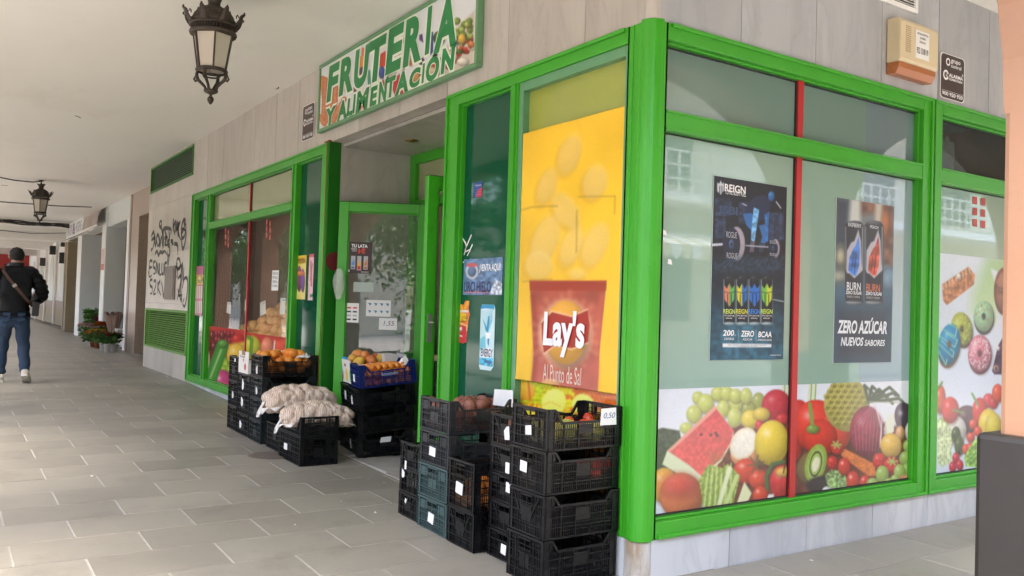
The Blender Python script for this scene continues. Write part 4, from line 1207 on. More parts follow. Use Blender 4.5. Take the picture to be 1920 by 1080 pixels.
tc('ZERO SUGAR', (150, 626, 248, 611), WP, pb, cb, bold=.02); tc('ZERO SUGAR', (272, 632, 372, 617), WP, pb, cb, bold=.02)
tc('ENERGY DRINK', (158, 648, 238, 639), GRYP, pb, cb); tc('ENERGY DRINK', (278, 654, 360, 645), GRYP, pb, cb); tc('RASPBERRY', (165, 211, 246, 198), WP, pb, cb); tc('PEACH', (300, 222, 350, 210), WP, pb, cb)
# small scraps of tape left on the film
for u, v in ((1244, 430), (1254, 485)):
    a, z = onB(u, v, -.05); sheet_shape('B', [(a, z), (a + .02, z - .005), (a + .028, z - .03), (a - .004, z - .026)], .0525, 'paper', 'tape_scrap', fw)

# ---------------------------------------------------------------- yellow crisps poster and fruit print beneath it
def lays(p):
    p.c[:] = np.array([250, 200, 48]) / 255.
    U, V = p.u, p.v
    p.c *= (1 + .10 * (vnoise(U * .01, V * .006, 4) - .5))[..., None]
    # px frame of crop: 820 + .537x, 180 + .537y
    for x, y, rx, ry, r in ((463, 205, 38, 74, 18), (385, 315, 32, 66, 20), (552, 300, 44, 62, 15), (450, 400, 40, 70, -30), (380, 500, 46, 90, 20), (470, 525, 38, 74, 20), (552, 520, 42, 82, 22), (355, 590, 50, 50, 10), (490, 620, 30, 20, 0)):
        p.ell(x - 8, y + 14, rx, ry, (226, 168, 44), rot=r, hl=0, sh=.2, soft=7, al=.5, tex=0); p.ell(x, y, rx, ry, (242, 212, 130), rot=r, hl=0, sh=.15, soft=7, al=.6, tex=0)
    # tape traces
    for l in ([(290, 400), (330, 388), (420, 384)], [(495, 352), (620, 350)], [(622, 350), (620, 410)], [(488, 400), (486, 545)], [(300, 648), (400, 640)]):
        p.line(l, 7, (150, 120, 60), al=.35, soft=2)
    # bag
    p.poly([(322, 645), (592, 645), (580, 760), (566, 900), (562, 1040), (328, 1040), (336, 900), (330, 760)], (168, 76, 56), tex=.2, ts=.02, col2=(188, 100, 84), soft=1.5)
    p.poly([(322, 645), (592, 645), (590, 680), (324, 680)], (168, 62, 40))
    for k in range(4): p.line([(324, 652 + k * 8), (591, 652 + k * 8)], 1.5, (140, 40, 28), al=.8)
    p.line([(335, 700), (345, 860), (338, 1000)], 14, (140, 36, 26), al=.5, soft=8); p.line([(575, 700), (556, 880), (560, 1010)], 12, (216, 100, 76), al=.5, soft=8)
    for k in range(26):
        a = k * 2 * PI / 26; p.line([(448, 830), (448 + (98 + 12 * (k % 3)) * math.cos(a), 830 + (122 + 12 * (k % 3)) * math.sin(a))], 14, (226, 150, 112), al=.45, soft=9)
    p.ell(448, 832, 92, 118, (236, 186, 146), hl=0, sh=0, soft=9, tex=0); p.ell(448, 825, 76, 112, (232, 168, 60), hl=.4, sh=.6, tex=0)
    p.poly([(364, 790), (400, 752), (470, 770), (525, 745), (532, 800), (526, 862), (470, 880), (410, 870), (374, 900), (366, 850)], (168, 44, 30))
    p.line([(364, 790), (400, 752), (470, 770), (525, 745)], 4, (240, 210, 180)); p.line([(372, 900), (410, 872), (470, 884), (526, 862)], 4, (240, 210, 180))
    p.ell(395, 1012, 34, 26, (226, 170, 110), hl=0, sh=.3); p.c = p.c * .97 + .01
lq = (-1.135, .905, -.168, 2.385)
e = MB()
bwave = lambda P: P + np.stack([np.zeros(len(P)), -.006 * np.abs(np.sin((P[:, 0] + 1.13) * 6)) * np.clip((P[:, 2] - .9) / 1.5, 0, 1) ** 2 - .004 * np.exp(-((P[:, 2] - .92) / .05) ** 2), np.zeros(len(P))], 1)
pq = Print('A', lq[0], lq[2], lq[1], lq[3], .0044, .012, (246, 190, 36), (820, 180, .537))
lays(pq)
cut = [(292, 118), (664, 38), (640, 1036), (622, 1050), (262, 990)]
pl_ = pq.build('crisps_poster', None, 'print', curl=bwave, label="large yellow Lay's poster with a red crisp bag on the corner window", cat='poster')
sol = pl_.modifiers.new('paper', 'SOLIDIFY'); sol.thickness = .0008; sol.offset = 1
cl = lambda x, y: (820 + x * .537, 180 + y * .537)
tc("Lay's", (371, 905, 520, 752), WT, pl_, cl, pl='A', d=.0035, shear=.05, bold=.035, depth=.012)
tc('Al Punto de Sal', (372, 992, 507, 950), flat('cream_print', (.75, .6, .5)), pl_, cl, pl='A', d=.0035, depth=.012)
def fruit_a(p):
    p.c[:] = np.array([200, 120, 90]) / 255.
    r = random.Random(3)
    for k in range(46):
        x = 130 + k * 26; 
        for j in range(12):
            xx = x + r.uniform(-8, 8) + (j % 2) * 13; y = 640 + j * 44 + r.uniform(-8, 8) + max(0, x - 130) * .1
            c = (158, 176, 40) if xx < 560 and j < 6 else ((228, 190, 60) if xx < 780 and j % 3 else ((206, 72, 56) if j < 6 else r.choice([(200, 60, 40), (226, 170, 60), (150, 170, 50), (220, 120, 50)])))
            p.ell(xx, y, 24, 29, tuple(min(255, int(q * r.uniform(.85, 1.1))) for q in c), hl=.5)
    for x, y, rx, ry, c in ((250, 760, 110, 95, (214, 140, 70)), (560, 880, 130, 150, (240, 226, 176)), (870, 900, 120, 112, (240, 228, 180)), (500, 1060, 90, 70, (240, 220, 160))):
        p.ell(x, y, rx, ry, c, hl=.1, rot=20, sh=.5)
        p.line([(x - rx * .9, y + 30), (x - rx * .3, y - 10), (x + rx * .5, y + 40)], 7, (170, 110, 50))
    p.line([(290, 660), (305, 860)], 26, (150, 80, 50)); p.c = np.clip(p.c * np.array([1.05, 1.02, .62]) + np.array([.24, .2, .06]), 0, 1)
pf = Print('A', -1.125, -.203, .31, .935, .006, .046, (200, 120, 90), (940, 600, .1759)); fruit_a(pf); pf.build('fruit_print', fa, 'print_gloss')
def fruit_l(p):
    # view 350 + .20377x, 540 + .20377y
    p.c[:] = np.array([196, 60, 50]) / 255.
    p.poly([(150, 380), (420, 420), (420, 640), (150, 900)], (120, 36, 34), tex=.5, ts=.03)
    r = random.Random(4)
    for k in range(26): p.ell(180 + (k % 9) * 30 + r.uniform(-6, 6), 420 + (k // 9) * 60 + r.uniform(-6, 6), 20, 30, (150, 40, 44), hl=.7)
    for x, y in ((205, 530), (250, 540), (330, 440), (235, 440)): p.ell(x, y, 24, 40, (120, 44, 36), hl=.9)
    p.ell(470, 480, 60, 60, (200, 44, 36), hl=.4); p.poly([(370, 520), (560, 490), (700, 520), (700, 720), (400, 700)], (232, 186, 60), soft=6, tex=.2, ts=.03)
    p.ell(460, 620, 92, 110, (232, 186, 66), hl=.5); p.ell(600, 540, 80, 100, (206, 196, 60), hl=.3); p.line([(560, 450), (600, 470), (590, 600)], 34, (96, 146, 40))
    p.poly([(690, 470), (910, 480), (910, 700), (680, 690)], (214, 84, 62), soft=4, tex=.3, ts=.03); p.ell(740, 560, 60, 110, (226, 130, 96), hl=.3); p.line([(810, 490), (800, 590)], 14, (250, 226, 214))
    p.ell(180, 680, 36, 130, (240, 222, 176), hl=.3); p.poly([(300, 700), (350, 600), (420, 760), (400, 860), (330, 820)], (150, 180, 50), soft=3, tex=.6, ts=.05)
    p.poly([(250, 860), (290, 760), (420, 780), (440, 960), (260, 900)], (180, 170, 60), soft=5); p.ell(345, 850, 80, 110, (206, 70, 120), rot=-35, hl=.7); p.ell(400, 930, 70, 60, (200, 60, 110), hl=.3)
    p.line([(190, 930), (330, 530)], 112, (52, 120, 36)); p.line([(190, 930), (330, 530)], 84, (78, 150, 48), soft=8); p.line([(215, 830), (318, 570)], 12, (190, 226, 160), soft=3); p.ell(335, 515, 44, 36, (96, 160, 60), hl=.3)
    for k in range(6): p.ell(470 + 80 * k, 780 + 20 * (k % 3), 60, 80, r.choice([(200, 60, 40), (226, 170, 60), (150, 170, 50)]), hl=.4)
    p.c = p.c * .95 + .03
z_t = onA(440, 621, .05)[1]
for a0, a1 in ((-8.325, -6.746), (-6.70, -5.23)):
    pf = Print('A', a0, a1, .307, .985 if a0 < -7 else .965, .011, .049, (196, 60, 50), (350, 540, .20377)); fruit_l(pf); pf.build('fruit_print', fl, 'print_matte')

# ---------------------------------------------------------------- small stickers and notices
def sticker(pl, u0, v0, u1, v1, d, label, bg, paint=None, res=.004, cat='sticker', view=None, name='window_sticker', clip=None, mat='print'):
    q = quadA(u0, v1, u1, v0, d) if pl == 'A' else quadB(u0, v1, u1, v0, d)
    p = Print(pl, q[0], q[2], q[1], q[3], res, d, bg, view or (u0, v0, 1))
    if paint: paint(p)
    if clip: p.crop(clip)
    o = p.build(name, None, mat, label=label, cat=cat)
    m = o.modifiers.new('paper', 'SOLIDIFY'); m.thickness = .0006; m.offset = 1
    return o
def hielo(p):  # 868,482 -> 942,553
    p.c *= (1 + .5 * (vnoise(p.u * .2, p.v * .2, 4) - .5))[..., None]
    p.poly([(60, 40), (74, 50), (74, 71), (50, 71)], (190, 200, 216), tex=.8, ts=.3); p.ell(17, 27, 12, 15, (200, 206, 220), hl=0, sh=.2); p.ell(17, 27, 8, 10, (90, 120, 160), hl=0); p.ell(17, 15, 11, 4, (196, 90, 96), hl=0, sh=0)
    p.poly([(2, 64), (50, 64), (50, 67), (2, 67)], (200, 120, 140))
s = sticker('A', 868, 482, 943, 553, .052, 'blue ice sticker reading VENTA AQUI and URCI HIELO on the dark green panel', (96, 128, 168), hielo)
NAVY = flat('navy_print', (.02, .025, .10))
tpx('¡VENTA AQUÍ!', 'A', 899, 512, 940, 490, .0505, WT, s, depth=.052, bold=.02); tpx('URCI HIELO', 'A', 870, 548, 921, 527, .0505, NAVY, s, depth=.052, bold=.03)
s = sticker('A', 888, 340, 904.5, 371, .052, 'small blue and red sticker high on the dark green panel', (44, 80, 160), lambda p: p.poly([(8, 16), (17, 10), (17, 31), (4, 31)], (196, 60, 90)))
tpx('Nauta', 'A', 892, 350, 903, 344, .0505, WT, s, depth=.052)
for k in range(3): tpx('recargas aqui', 'A', 891, 357 + k * 4.5, 902, 354 + k * 4.5, .0505, WT, s, depth=.052)
def icecan(p):  # view 840,540 /6.75
    p.c *= 1
    for k in range(16): p.line([(420, 300 + k * 22), (470, 290 + k * 26), (560, 280 + k * 9)], 5, (70, 170, 200), al=.6)
    p.poly([(420, 210), (590, 210), (585, 275), (415, 262)], (20, 150, 200)); p.line([(445, 262), (575, 270)], 8, (220, 240, 245))
    p.poly([(440, 380), (490, 500), (510, 360), (525, 350), (525, 440), (508, 560), (480, 540)], (20, 140, 186)); p.poly([(410, 640), (470, 600), (480, 780), (400, 780)], (110, 196, 222)); p.poly([(470, 560), (540, 570), (530, 640), (480, 650)], (245, 250, 250))
    p.poly([(500, 640), (524, 640), (520, 740), (500, 700)], (30, 140, 190)); p.poly([(430, 760), (560, 770), (560, 860), (480, 880), (420, 860)], (244, 248, 250)); p.poly([(400, 880), (570, 890), (565, 1000), (395, 970)], (60, 170, 206), tex=.7, ts=.05)
    p.poly([(450, 900), (560, 930), (540, 960), (460, 950)], (20, 110, 160))
s = sticker('A', 898, 569, 929, 697, .052, 'tall pale blue can shaped sticker low on the dark green panel', (206, 234, 240), icecan, view=(840, 540, 1 / 6.75), clip=[(428, 205), (590, 205), (600, 260), (580, 1000), (545, 1052), (405, 1035), (390, 990), (412, 260)])
tpx('ENERGY', 'A', 902, 668, 924, 655, .0505, NAVY, s, depth=.052, bold=.02)
def candy(p):
    p.c[:] = np.array([232, 120, 60]) / 255.; p.poly([(125, 470), (240, 470), (235, 700), (125, 690)], (206, 50, 66)); p.ell(190, 370, 60, 60, (236, 170, 50), hl=0); p.line([(120, 430), (240, 480), (240, 540)], 20, (240, 190, 130)); p.line([(160, 200), (180, 270)], 30, (240, 180, 60)); p.line([(250, 170), (215, 270)], 34, (240, 170, 60)); p.poly([(130, 280), (260, 280), (260, 310), (130, 310)], (240, 220, 214))
    p.ell(165, 520, 16, 30, (240, 220, 220), hl=0); p.poly([(145, 590), (185, 600), (182, 620), (150, 615)], (240, 220, 220))
s = sticker('A', 855, 562, 883, 645, .052, 'orange and red sticker shaped like an ice lolly with a 1 euro price', (232, 120, 60), candy, view=(840, 540, 1 / 6.75), clip=[(140, 190), (190, 210), (225, 155), (275, 160), (265, 260), (280, 330), (262, 410), (245, 560), (235, 690), (190, 705), (125, 690), (130, 480), (112, 420), (128, 330), (105, 270), (145, 260)])
tpx('1€', 'A', 863, 601, 875, 588, .0505, flat('yellow_print', (.8, .6, .05)), s, depth=.052, bold=.05)
def lolly_y(p):
    p.poly([(0, 0), (30, 0), (30, 16), (0, 16)], (240, 200, 60)); p.ell(9, 45, 5, 24, (150, 70, 130), hl=.2); p.ell(16, 48, 4, 22, (120, 70, 160), hl=.2); p.ell(12, 12, 9, 4, (206, 150, 30)); p.ell(12, 35, 8, 5, (226, 120, 90))
s = sticker('A', 552, 478, 575, 561, .05, 'yellow ice cream sticker with purple lollies beside the door', (240, 220, 130), lolly_y)
tpx('Fantasmikos', 'A', 556, 490, 572, 482, .0485, flat('brown_print', (.2, .08, .02)), s, depth=.05, bold=.03)
s = sticker('A', 577, 476, 589, 563, .05, 'narrow pink ice cream sticker beside the yellow one', (236, 190, 200), lambda p: (p.poly([(0, 0), (14, 0), (14, 6), (0, 6)], (200, 60, 90)), p.line([(6, 14), (7, 60)], 3, (190, 90, 110)), p.line([(9, 18), (5, 50)], 1.5, (170, 80, 100)), p.poly([(4, 76), (12, 74), (12, 80), (4, 82)], (40, 120, 90))))
def plist(p):
    p.poly([(0, 0), (20, 0), (20, 16), (0, 18)], (200, 90, 150)); p.poly([(0, 18), (20, 16), (20, 34), (0, 36)], (226, 190, 120), tex=.8, ts=.4)
    for k in range(5):
        p.poly([(1 + k * 3.6, 38), (3.4 + k * 3.6, 38), (3.4 + k * 3.6, 62), (1 + k * 3.6, 62)], (240, 226, 220)); p.poly([(1 + k * 3.6, 66), (3.4 + k * 3.6, 66), (3.4 + k * 3.6, 90), (1 + k * 3.6, 90)], (240, 226, 220))
sticker('A', 365, 498, 382, 591, .05, 'pink ice cream price list at the far left of the window', (214, 120, 150), plist)
def torn(p): p.c *= (1 + .3 * (vnoise(p.u, p.v, 4) - .5))[..., None]
# scratched film remains on the dark panel
def ribbon(pl, pts, w, d, mat, name, parent=None, conv=None, taper=True, **k):
    mb = MB()
    P = [np.array(conv(*q)) for q in pts]
    P2 = []
    for i in range(len(P) - 1):
        a = P[max(i - 1, 0)]; b = P[i]; c = P[i + 1]; e_ = P[min(i + 2, len(P) - 1)]
        for t in np.linspace(0, 1, 5, endpoint=False):
            P2.append(.5 * ((2 * b) + (-a + c) * t + (2 * a - 5 * b + 4 * c - e_) * t * t + (-a + 3 * b - 3 * c + e_) * t ** 3))
    P2.append(P[-1]); n = len(P2)
    L = []; R = []
    for i, q in enumerate(P2):
        t = P2[min(i + 1, n - 1)] - P2[max(i - 1, 0)]; t = t / (np.linalg.norm(t) + 1e-9); nn = np.array([-t[1], t[0]])
        ww = w / 2 * (1 if not taper else (.55 + .45 * math.sin(PI * min(1, (i + 1) / n + .12))))
        L.append(q + nn * ww); R.append(q - nn * ww)
    f = (lambda q: (q[0], d, q[1])) if pl == 'A' else (lambda q: (-d, q[0], q[1]))
    vs = [f(q) for q in L] + [f(q) for q in R]
    mb.add(vs, [(i, i + 1, n + i + 1, n + i) for i in range(n - 1)])
    return mb.build(name, mat if not isinstance(mat, str) else M[mat], parent, **k)
cvA = lambda d: (lambda u, v: onA(u, v, d))
for pts in ([(866, 445), (874, 460), (870, 478)], [(884, 440), (872, 470), (880, 468)], [(868, 492), (884, 487), (876, 500)], [(886, 458), (876, 480)]):
    ribbon('A', pts, .012, .0535, 'paper', 'film_remain', fa, cvA(.0535))

# ---------------------------------------------------------------- the shop sign
sg = empty('shop_sign', (0, 0, 0), label='long white FRUTERIA Y ALIMENTACION sign with green letters above the doorway', cat='sign')
SD = -.05
SX0, SX1 = onA(596, 190, SD)[0], onA(894.5, 60, SD)[0]
SZ0, SZ1 = onA(745, 180, SD)[1] * .0 + onA(593.5, 250, SD)[1], 3.52
mb = MB(); w = .03
mb.box(SX0, SX1, SD, -.001, SZ0, SZ0 + w); mb.box(SX0, SX1, SD, -.001, SZ1 - w, SZ1); mb.box(SX0, SX0 + w, SD, -.001, SZ0 + w, SZ1 - w); mb.box(SX1 - w, SX1, SD, -.001, SZ0 + w, SZ1 - w)
mb.build('sign_frame', simple('sign_frame_green', (.12, .27, .13), .45, var=.15, scale=12), sg, bevel=.004)
def signp(p):
    # view 590 + .18519x, 60 + .18519y
    p.c *= 1
    for (x0, y0, x1, y1) in ((80, 470, 120, 900), (110, 480, 90, 900), (170, 560, 150, 900), (215, 560, 200, 880), (300, 680, 190, 900), (60, 860, 100, 930)):
        p.line([(x0, y0), (x1, y1)], 52, (196, 112, 62)); p.line([(x0 - 6, y0 + 5), (x1 - 6, y1 - 8)], 16, (222, 150, 96), soft=4)
    for k in range(26): p.line([(80 + (k % 5) * 40, 520 + k * 15), (105 + (k % 5) * 40, 505 + k * 15)], 4, (160, 80, 40))
    p.line([(490, 170), (485, 300)], 26, (206, 96, 66)); p.line([(485, 270), (480, 430)], 62, (222, 140, 50)); p.ell(480, 400, 28, 46, (40, 50, 90), hl=0, sh=0); p.line([(548, 400), (560, 600)], 34, (60, 150, 120)); p.poly([(395, 560), (440, 560), (440, 800), (390, 820)], (96, 40, 36))
    p.poly([(655, 230), (720, 190), (720, 330), (660, 420)], (206, 70, 40)); p.ell(680, 410, 34, 60, (36, 70, 160), hl=.2); p.poly([(770, 230), (900, 20), (905, 80), (860, 300), (790, 310)], (196, 36, 44)); p.line([(830, 250), (890, 130)], 10, (240, 230, 230))
    p.poly([(650, 500), (700, 480), (730, 560), (640, 620)], (170, 60, 50)); p.poly([(760, 520), (860, 420), (900, 620), (820, 660)], (190, 44, 44)); p.poly([(470, 640), (540, 540), (540, 680), (470, 790)], (222, 150, 80))
    p.ell(980, 240, 34, 90, (206, 170, 110)); p.line([(970, 330), (1000, 290)], 26, (196, 110, 60)); p.ell(1022, 450, 44, 70, (206, 140, 60)); p.poly([(1060, 30), (1090, 20), (1100, 110), (1060, 80)], (70, 40, 110)); p.poly([(1180, 0), (1200, 0), (1200, 200), (1170, 240)], (40, 60, 130)); p.poly([(1060, 280), (1110, 250), (1110, 430), (1060, 440)], (56, 30, 80))
    r = random.Random(5)
    p.poly([(1190, 340), (1260, 300), (1450, -60), (1620, -220), (1610, 330), (1250, 470), (1170, 470)], (206, 196, 180), soft=6)
    for k in range(70):
        t = r.random(); x = 1180 + 420 * t; y = 400 - 300 * t + r.uniform(-90, 60)
        p.ell(x, y, r.uniform(18, 44), r.uniform(14, 32), r.choice([(196, 60, 36), (206, 76, 46), (170, 40, 30), (216, 130, 60), (96, 120, 50), (220, 214, 200), (70, 100, 40)]), rot=r.uniform(0, 90), hl=.35)
    for k in range(22): p.ell(1430 + r.uniform(0, 170), -10 + r.uniform(-130, 60), 30, 30, r.choice([(140, 160, 60), (166, 182, 84), (110, 140, 50)]), hl=.4, tex=.5)
    p.ell(1490, 70, 38, 52, (222, 176, 60), hl=.4); p.ell(1260, 60, 60, 70, (60, 90, 36), tex=.8, ts=.1); p.ell(1500, 300, 60, 40, (226, 220, 206), hl=.3); p.ell(1190, 400, 70, 44, (206, 180, 140), hl=.2)
    p.c = p.c * .96 + .015
p = Print('A', SX0 + w, SX1 - w, SZ0 + w, SZ1 - w, .0045, SD + .012, (226, 228, 230), (590, 60, .18519)); signp(p)
p.build('printed_face', sg, 'print')
SG = flat('sign_green', (.014, .21, .055), .4); SW = flat('sign_white', (.74, .78, .66), .5)
def comic(ch, u0, u1, vt, vb, bold=.055, tilt=0):
    d = SD + .008
    um = (u0 + u1) / 2
    zt = onA(um, vt, d)[1]; zb = onA(um, vb, d)[1]; a0 = onA(u0, (vt + vb) / 2, d)[0]; a1 = onA(u1, (vt + vb) / 2, d)[0]
    g = .014
    text(ch, 'A', (a0 + g, zb + g, a1 - g, zt - g), d, SG, sg, bold=bold, shear=.12, name='letter')
    text(ch, 'A', (a0 - .004, zb - .004, a1 + .004, zt + .004), d + .0015, SW, sg, bold=bold + .05, shear=.12, name='letter_outline')
for ch, u0, u1, vt, vb in (('F', 612, 637, 118, 190), ('R', 635, 663, 104, 178), ('U', 663, 693, 86, 166), ('T', 690, 725, 68, 154), ('E', 722, 758, 46, 137), ('R', 755, 792, 28, 123), ('I', 796, 811, 10, 104), ('A', 812, 858, -6, 96)):
    comic(ch, u0, u1, vt, vb, .05)
for ch, u0, u1, vt, vb in (('Y', 611, 630, 200, 236), ('A', 632, 650, 188, 226), ('L', 650, 661, 183, 219), ('I', 661, 667, 176, 214), ('M', 667, 692, 167, 210), ('E', 693, 708, 161, 200), ('N', 709, 726, 150, 195), ('T', 725, 742, 142, 184), ('A', 740, 766, 134, 178), ('C', 767, 789, 127, 166), ('I', 790, 797, 118, 158), ('O', 798, 824, 105, 154), ('N', 826, 854, 86, 137)):
    comic(ch, u0 - 1, u1 + 1, vt - 2, vb + 1, .055)

# ---------------------------------------------------------------- alarm notices and alarm box
def alarm(pl, q, label):
    a0, z0, a1, z1 = q
    r = .03; pts = []
    for cx, cz, s0 in ((a1 - r, z0 + r, -90), (a1 - r, z1 - r, 0), (a0 + r, z1 - r, 90), (a0 + r, z0 + r, 180)):
        for k in range(5): an = R_(s0 + k * 22.5); pts.append((cx + r * math.cos(an), cz + r * math.sin(an)))
    o = sheet_shape(pl, pts, -.006, 'white', 'alarm_notice', None, label=label, cat='alarm notice')
    cx, cz = (a0 + a1) / 2, (z0 + z1) / 2
    sheet_shape(pl, [(cx + (a - cx) * .94, cz + (z - cz) * .965) for a, z in pts], -.0072, 'brownsign', 'dark_field', o)
    w, h = a1 - a0, z1 - z0
    B = lambda x0, y0, x1, y1: (a0 + w * x0, z0 + h * y0, a0 + w * x1, z0 + h * y1)
    d = -.0082
    text('grupo', pl, B(.42, .80, .80, .90), d, WT, o, bold=.02); text('control', pl, B(.42, .72, .84, .80), d, WT, o, bold=.02)
    text('ALARMA', pl, B(.34, .50, .92, .58), d, WT, o, bold=.03); text('CONECTADA', pl, B(.34, .43, .90, .48), d, WT, o, bold=.03)
    text('900 920 920', pl, B(.08, .07, .92, .155), d, WT, o, bold=.03)
    mb = MB()
    def ring(x, y, r0, r1, a_0=0, a_1=360):
        n = 20
        v = []
        for k in range(n + 1):
            an = R_(a_0 + (a_1 - a_0) * k / n)
            for r_ in (r0, r1):
                a, z = a0 + w * x + r_ * math.cos(an), z0 + h * y + r_ * math.sin(an)
                v.append((a, d, z) if pl == 'A' else (-d, a, z))
        mb.add(v, [(2 * k, 2 * k + 1, 2 * k + 3, 2 * k + 2) for k in range(n)])
    ring(.30, .82, .016, .026); ring(.22, .52, .020, .034, 20, 340); ring(.22, .48, .008, .012, 0, 90); ring(.22, .48, .016, .02, 0, 90); ring(.90, .62, .004, .008)
    fb(mb, pl, a0 + w * .06, a0 + w * .94, z0 + h * .175, z0 + h * .18, d, d + .0005)
    mb.build('emblem', WT, o)
    return o
alarm('A', (-4.955, 2.89, -4.635, 3.235), 'dark brown alarm notice left of the long shop sign')
alarm('B', (2.555, 2.812, 2.855, 3.115), 'dark brown alarm notice at the right beside the cream alarm box')
ab = empty('alarm_box', (0, 0, 0), label='cream alarm siren box with an amber underside on the street wall', cat='alarm box')
y0, y1 = 1.955, 2.372
mb = MB()
prof = [(0, 2.925), (0, 3.20), (.075, 3.20), (.095, 3.17), (.095, 2.945), (.085, 2.925)]
mb.prism(prof, lambda x, z: (x + .002, y0, z), lambda x, z: (x + .002, y1, z)); mb.build('case', M['cream'], ab, bevel=.008, recalc=True)
mb = MB(); mb.prism([(.0, 2.923), (.0, 2.855), (.06, 2.85), (.083, 2.89), (.085, 2.923)], lambda x, z: (x + .002, y0 + .006, z), lambda x, z: (x + .002, y1 - .006, z)); mb.build('amber_lens', M['amber'], ab, bevel=.004, recalc=True)
mb = MB()
for k in range(14): mb.box(.096, .0985, y0 + .055, y0 + .11, 2.99 + k * .012, 2.996 + k * .012)
mb.build('louvre', simple('cream_shade', (.42, .33, .2), .5), ab)
sheet_shape('B', [(y0 + .16, 2.97), (y0 + .31, 2.97), (y0 + .31, 3.145), (y0 + .16, 3.145)], -.0985, 'paper', 'notice_label', ab)
for s_, z0_, z1_ in (('CENTRAL RECEPTORA', 3.12, 3.133), ('ALARMAS', 3.095, 3.108), ('DE MALAGA', 3.07, 3.083), ('952 13 80 19', 3.0, 3.04)):
    text(s_, 'B', (y0 + .172 + (0 if len(s_) > 9 else .03), z0_, y0 + .298 - (0 if len(s_) > 9 else .03), z1_), -.0995, BLK, ab, bold=.02)
# white air grille at the top of the street wall
vg = empty('air_vent', (0, 0, 0), label='white louvred air vent near the ceiling of the street wall', cat='vent')
mb = MB(); a0, a1, z0, z1 = 1.55, 2.275, 3.30, 3.50
w = .03
for b in ((a0, a1, z0, z0 + w), (a0, a1, z1 - w, z1), (a0, a0 + w, z0 + w, z1 - w), (a1 - w, a1, z0 + w, z1 - w)): fb(mb, 'B', b[0], b[1], b[2], b[3], -.015, -.001)
mb.build('vent_frame', M['white'], vg, bevel=.003)
sm = MB(); sm.bar((0, a0 + w, 0), (0, a1 - w, 0), .018, .003, up=(.7, 0, .7)); me = sm.mesh('slat', M['white'])
for k in range(8): obj('slat', me, vg, (.008, 0, z0 + w + .012 + k * .0175))
mb = MB(); fb(mb, 'B', a0 + w, a1 - w, z0 + w, z1 - w, -.002, -.001); mb.build('vent_back', M['inner_dark'], vg)
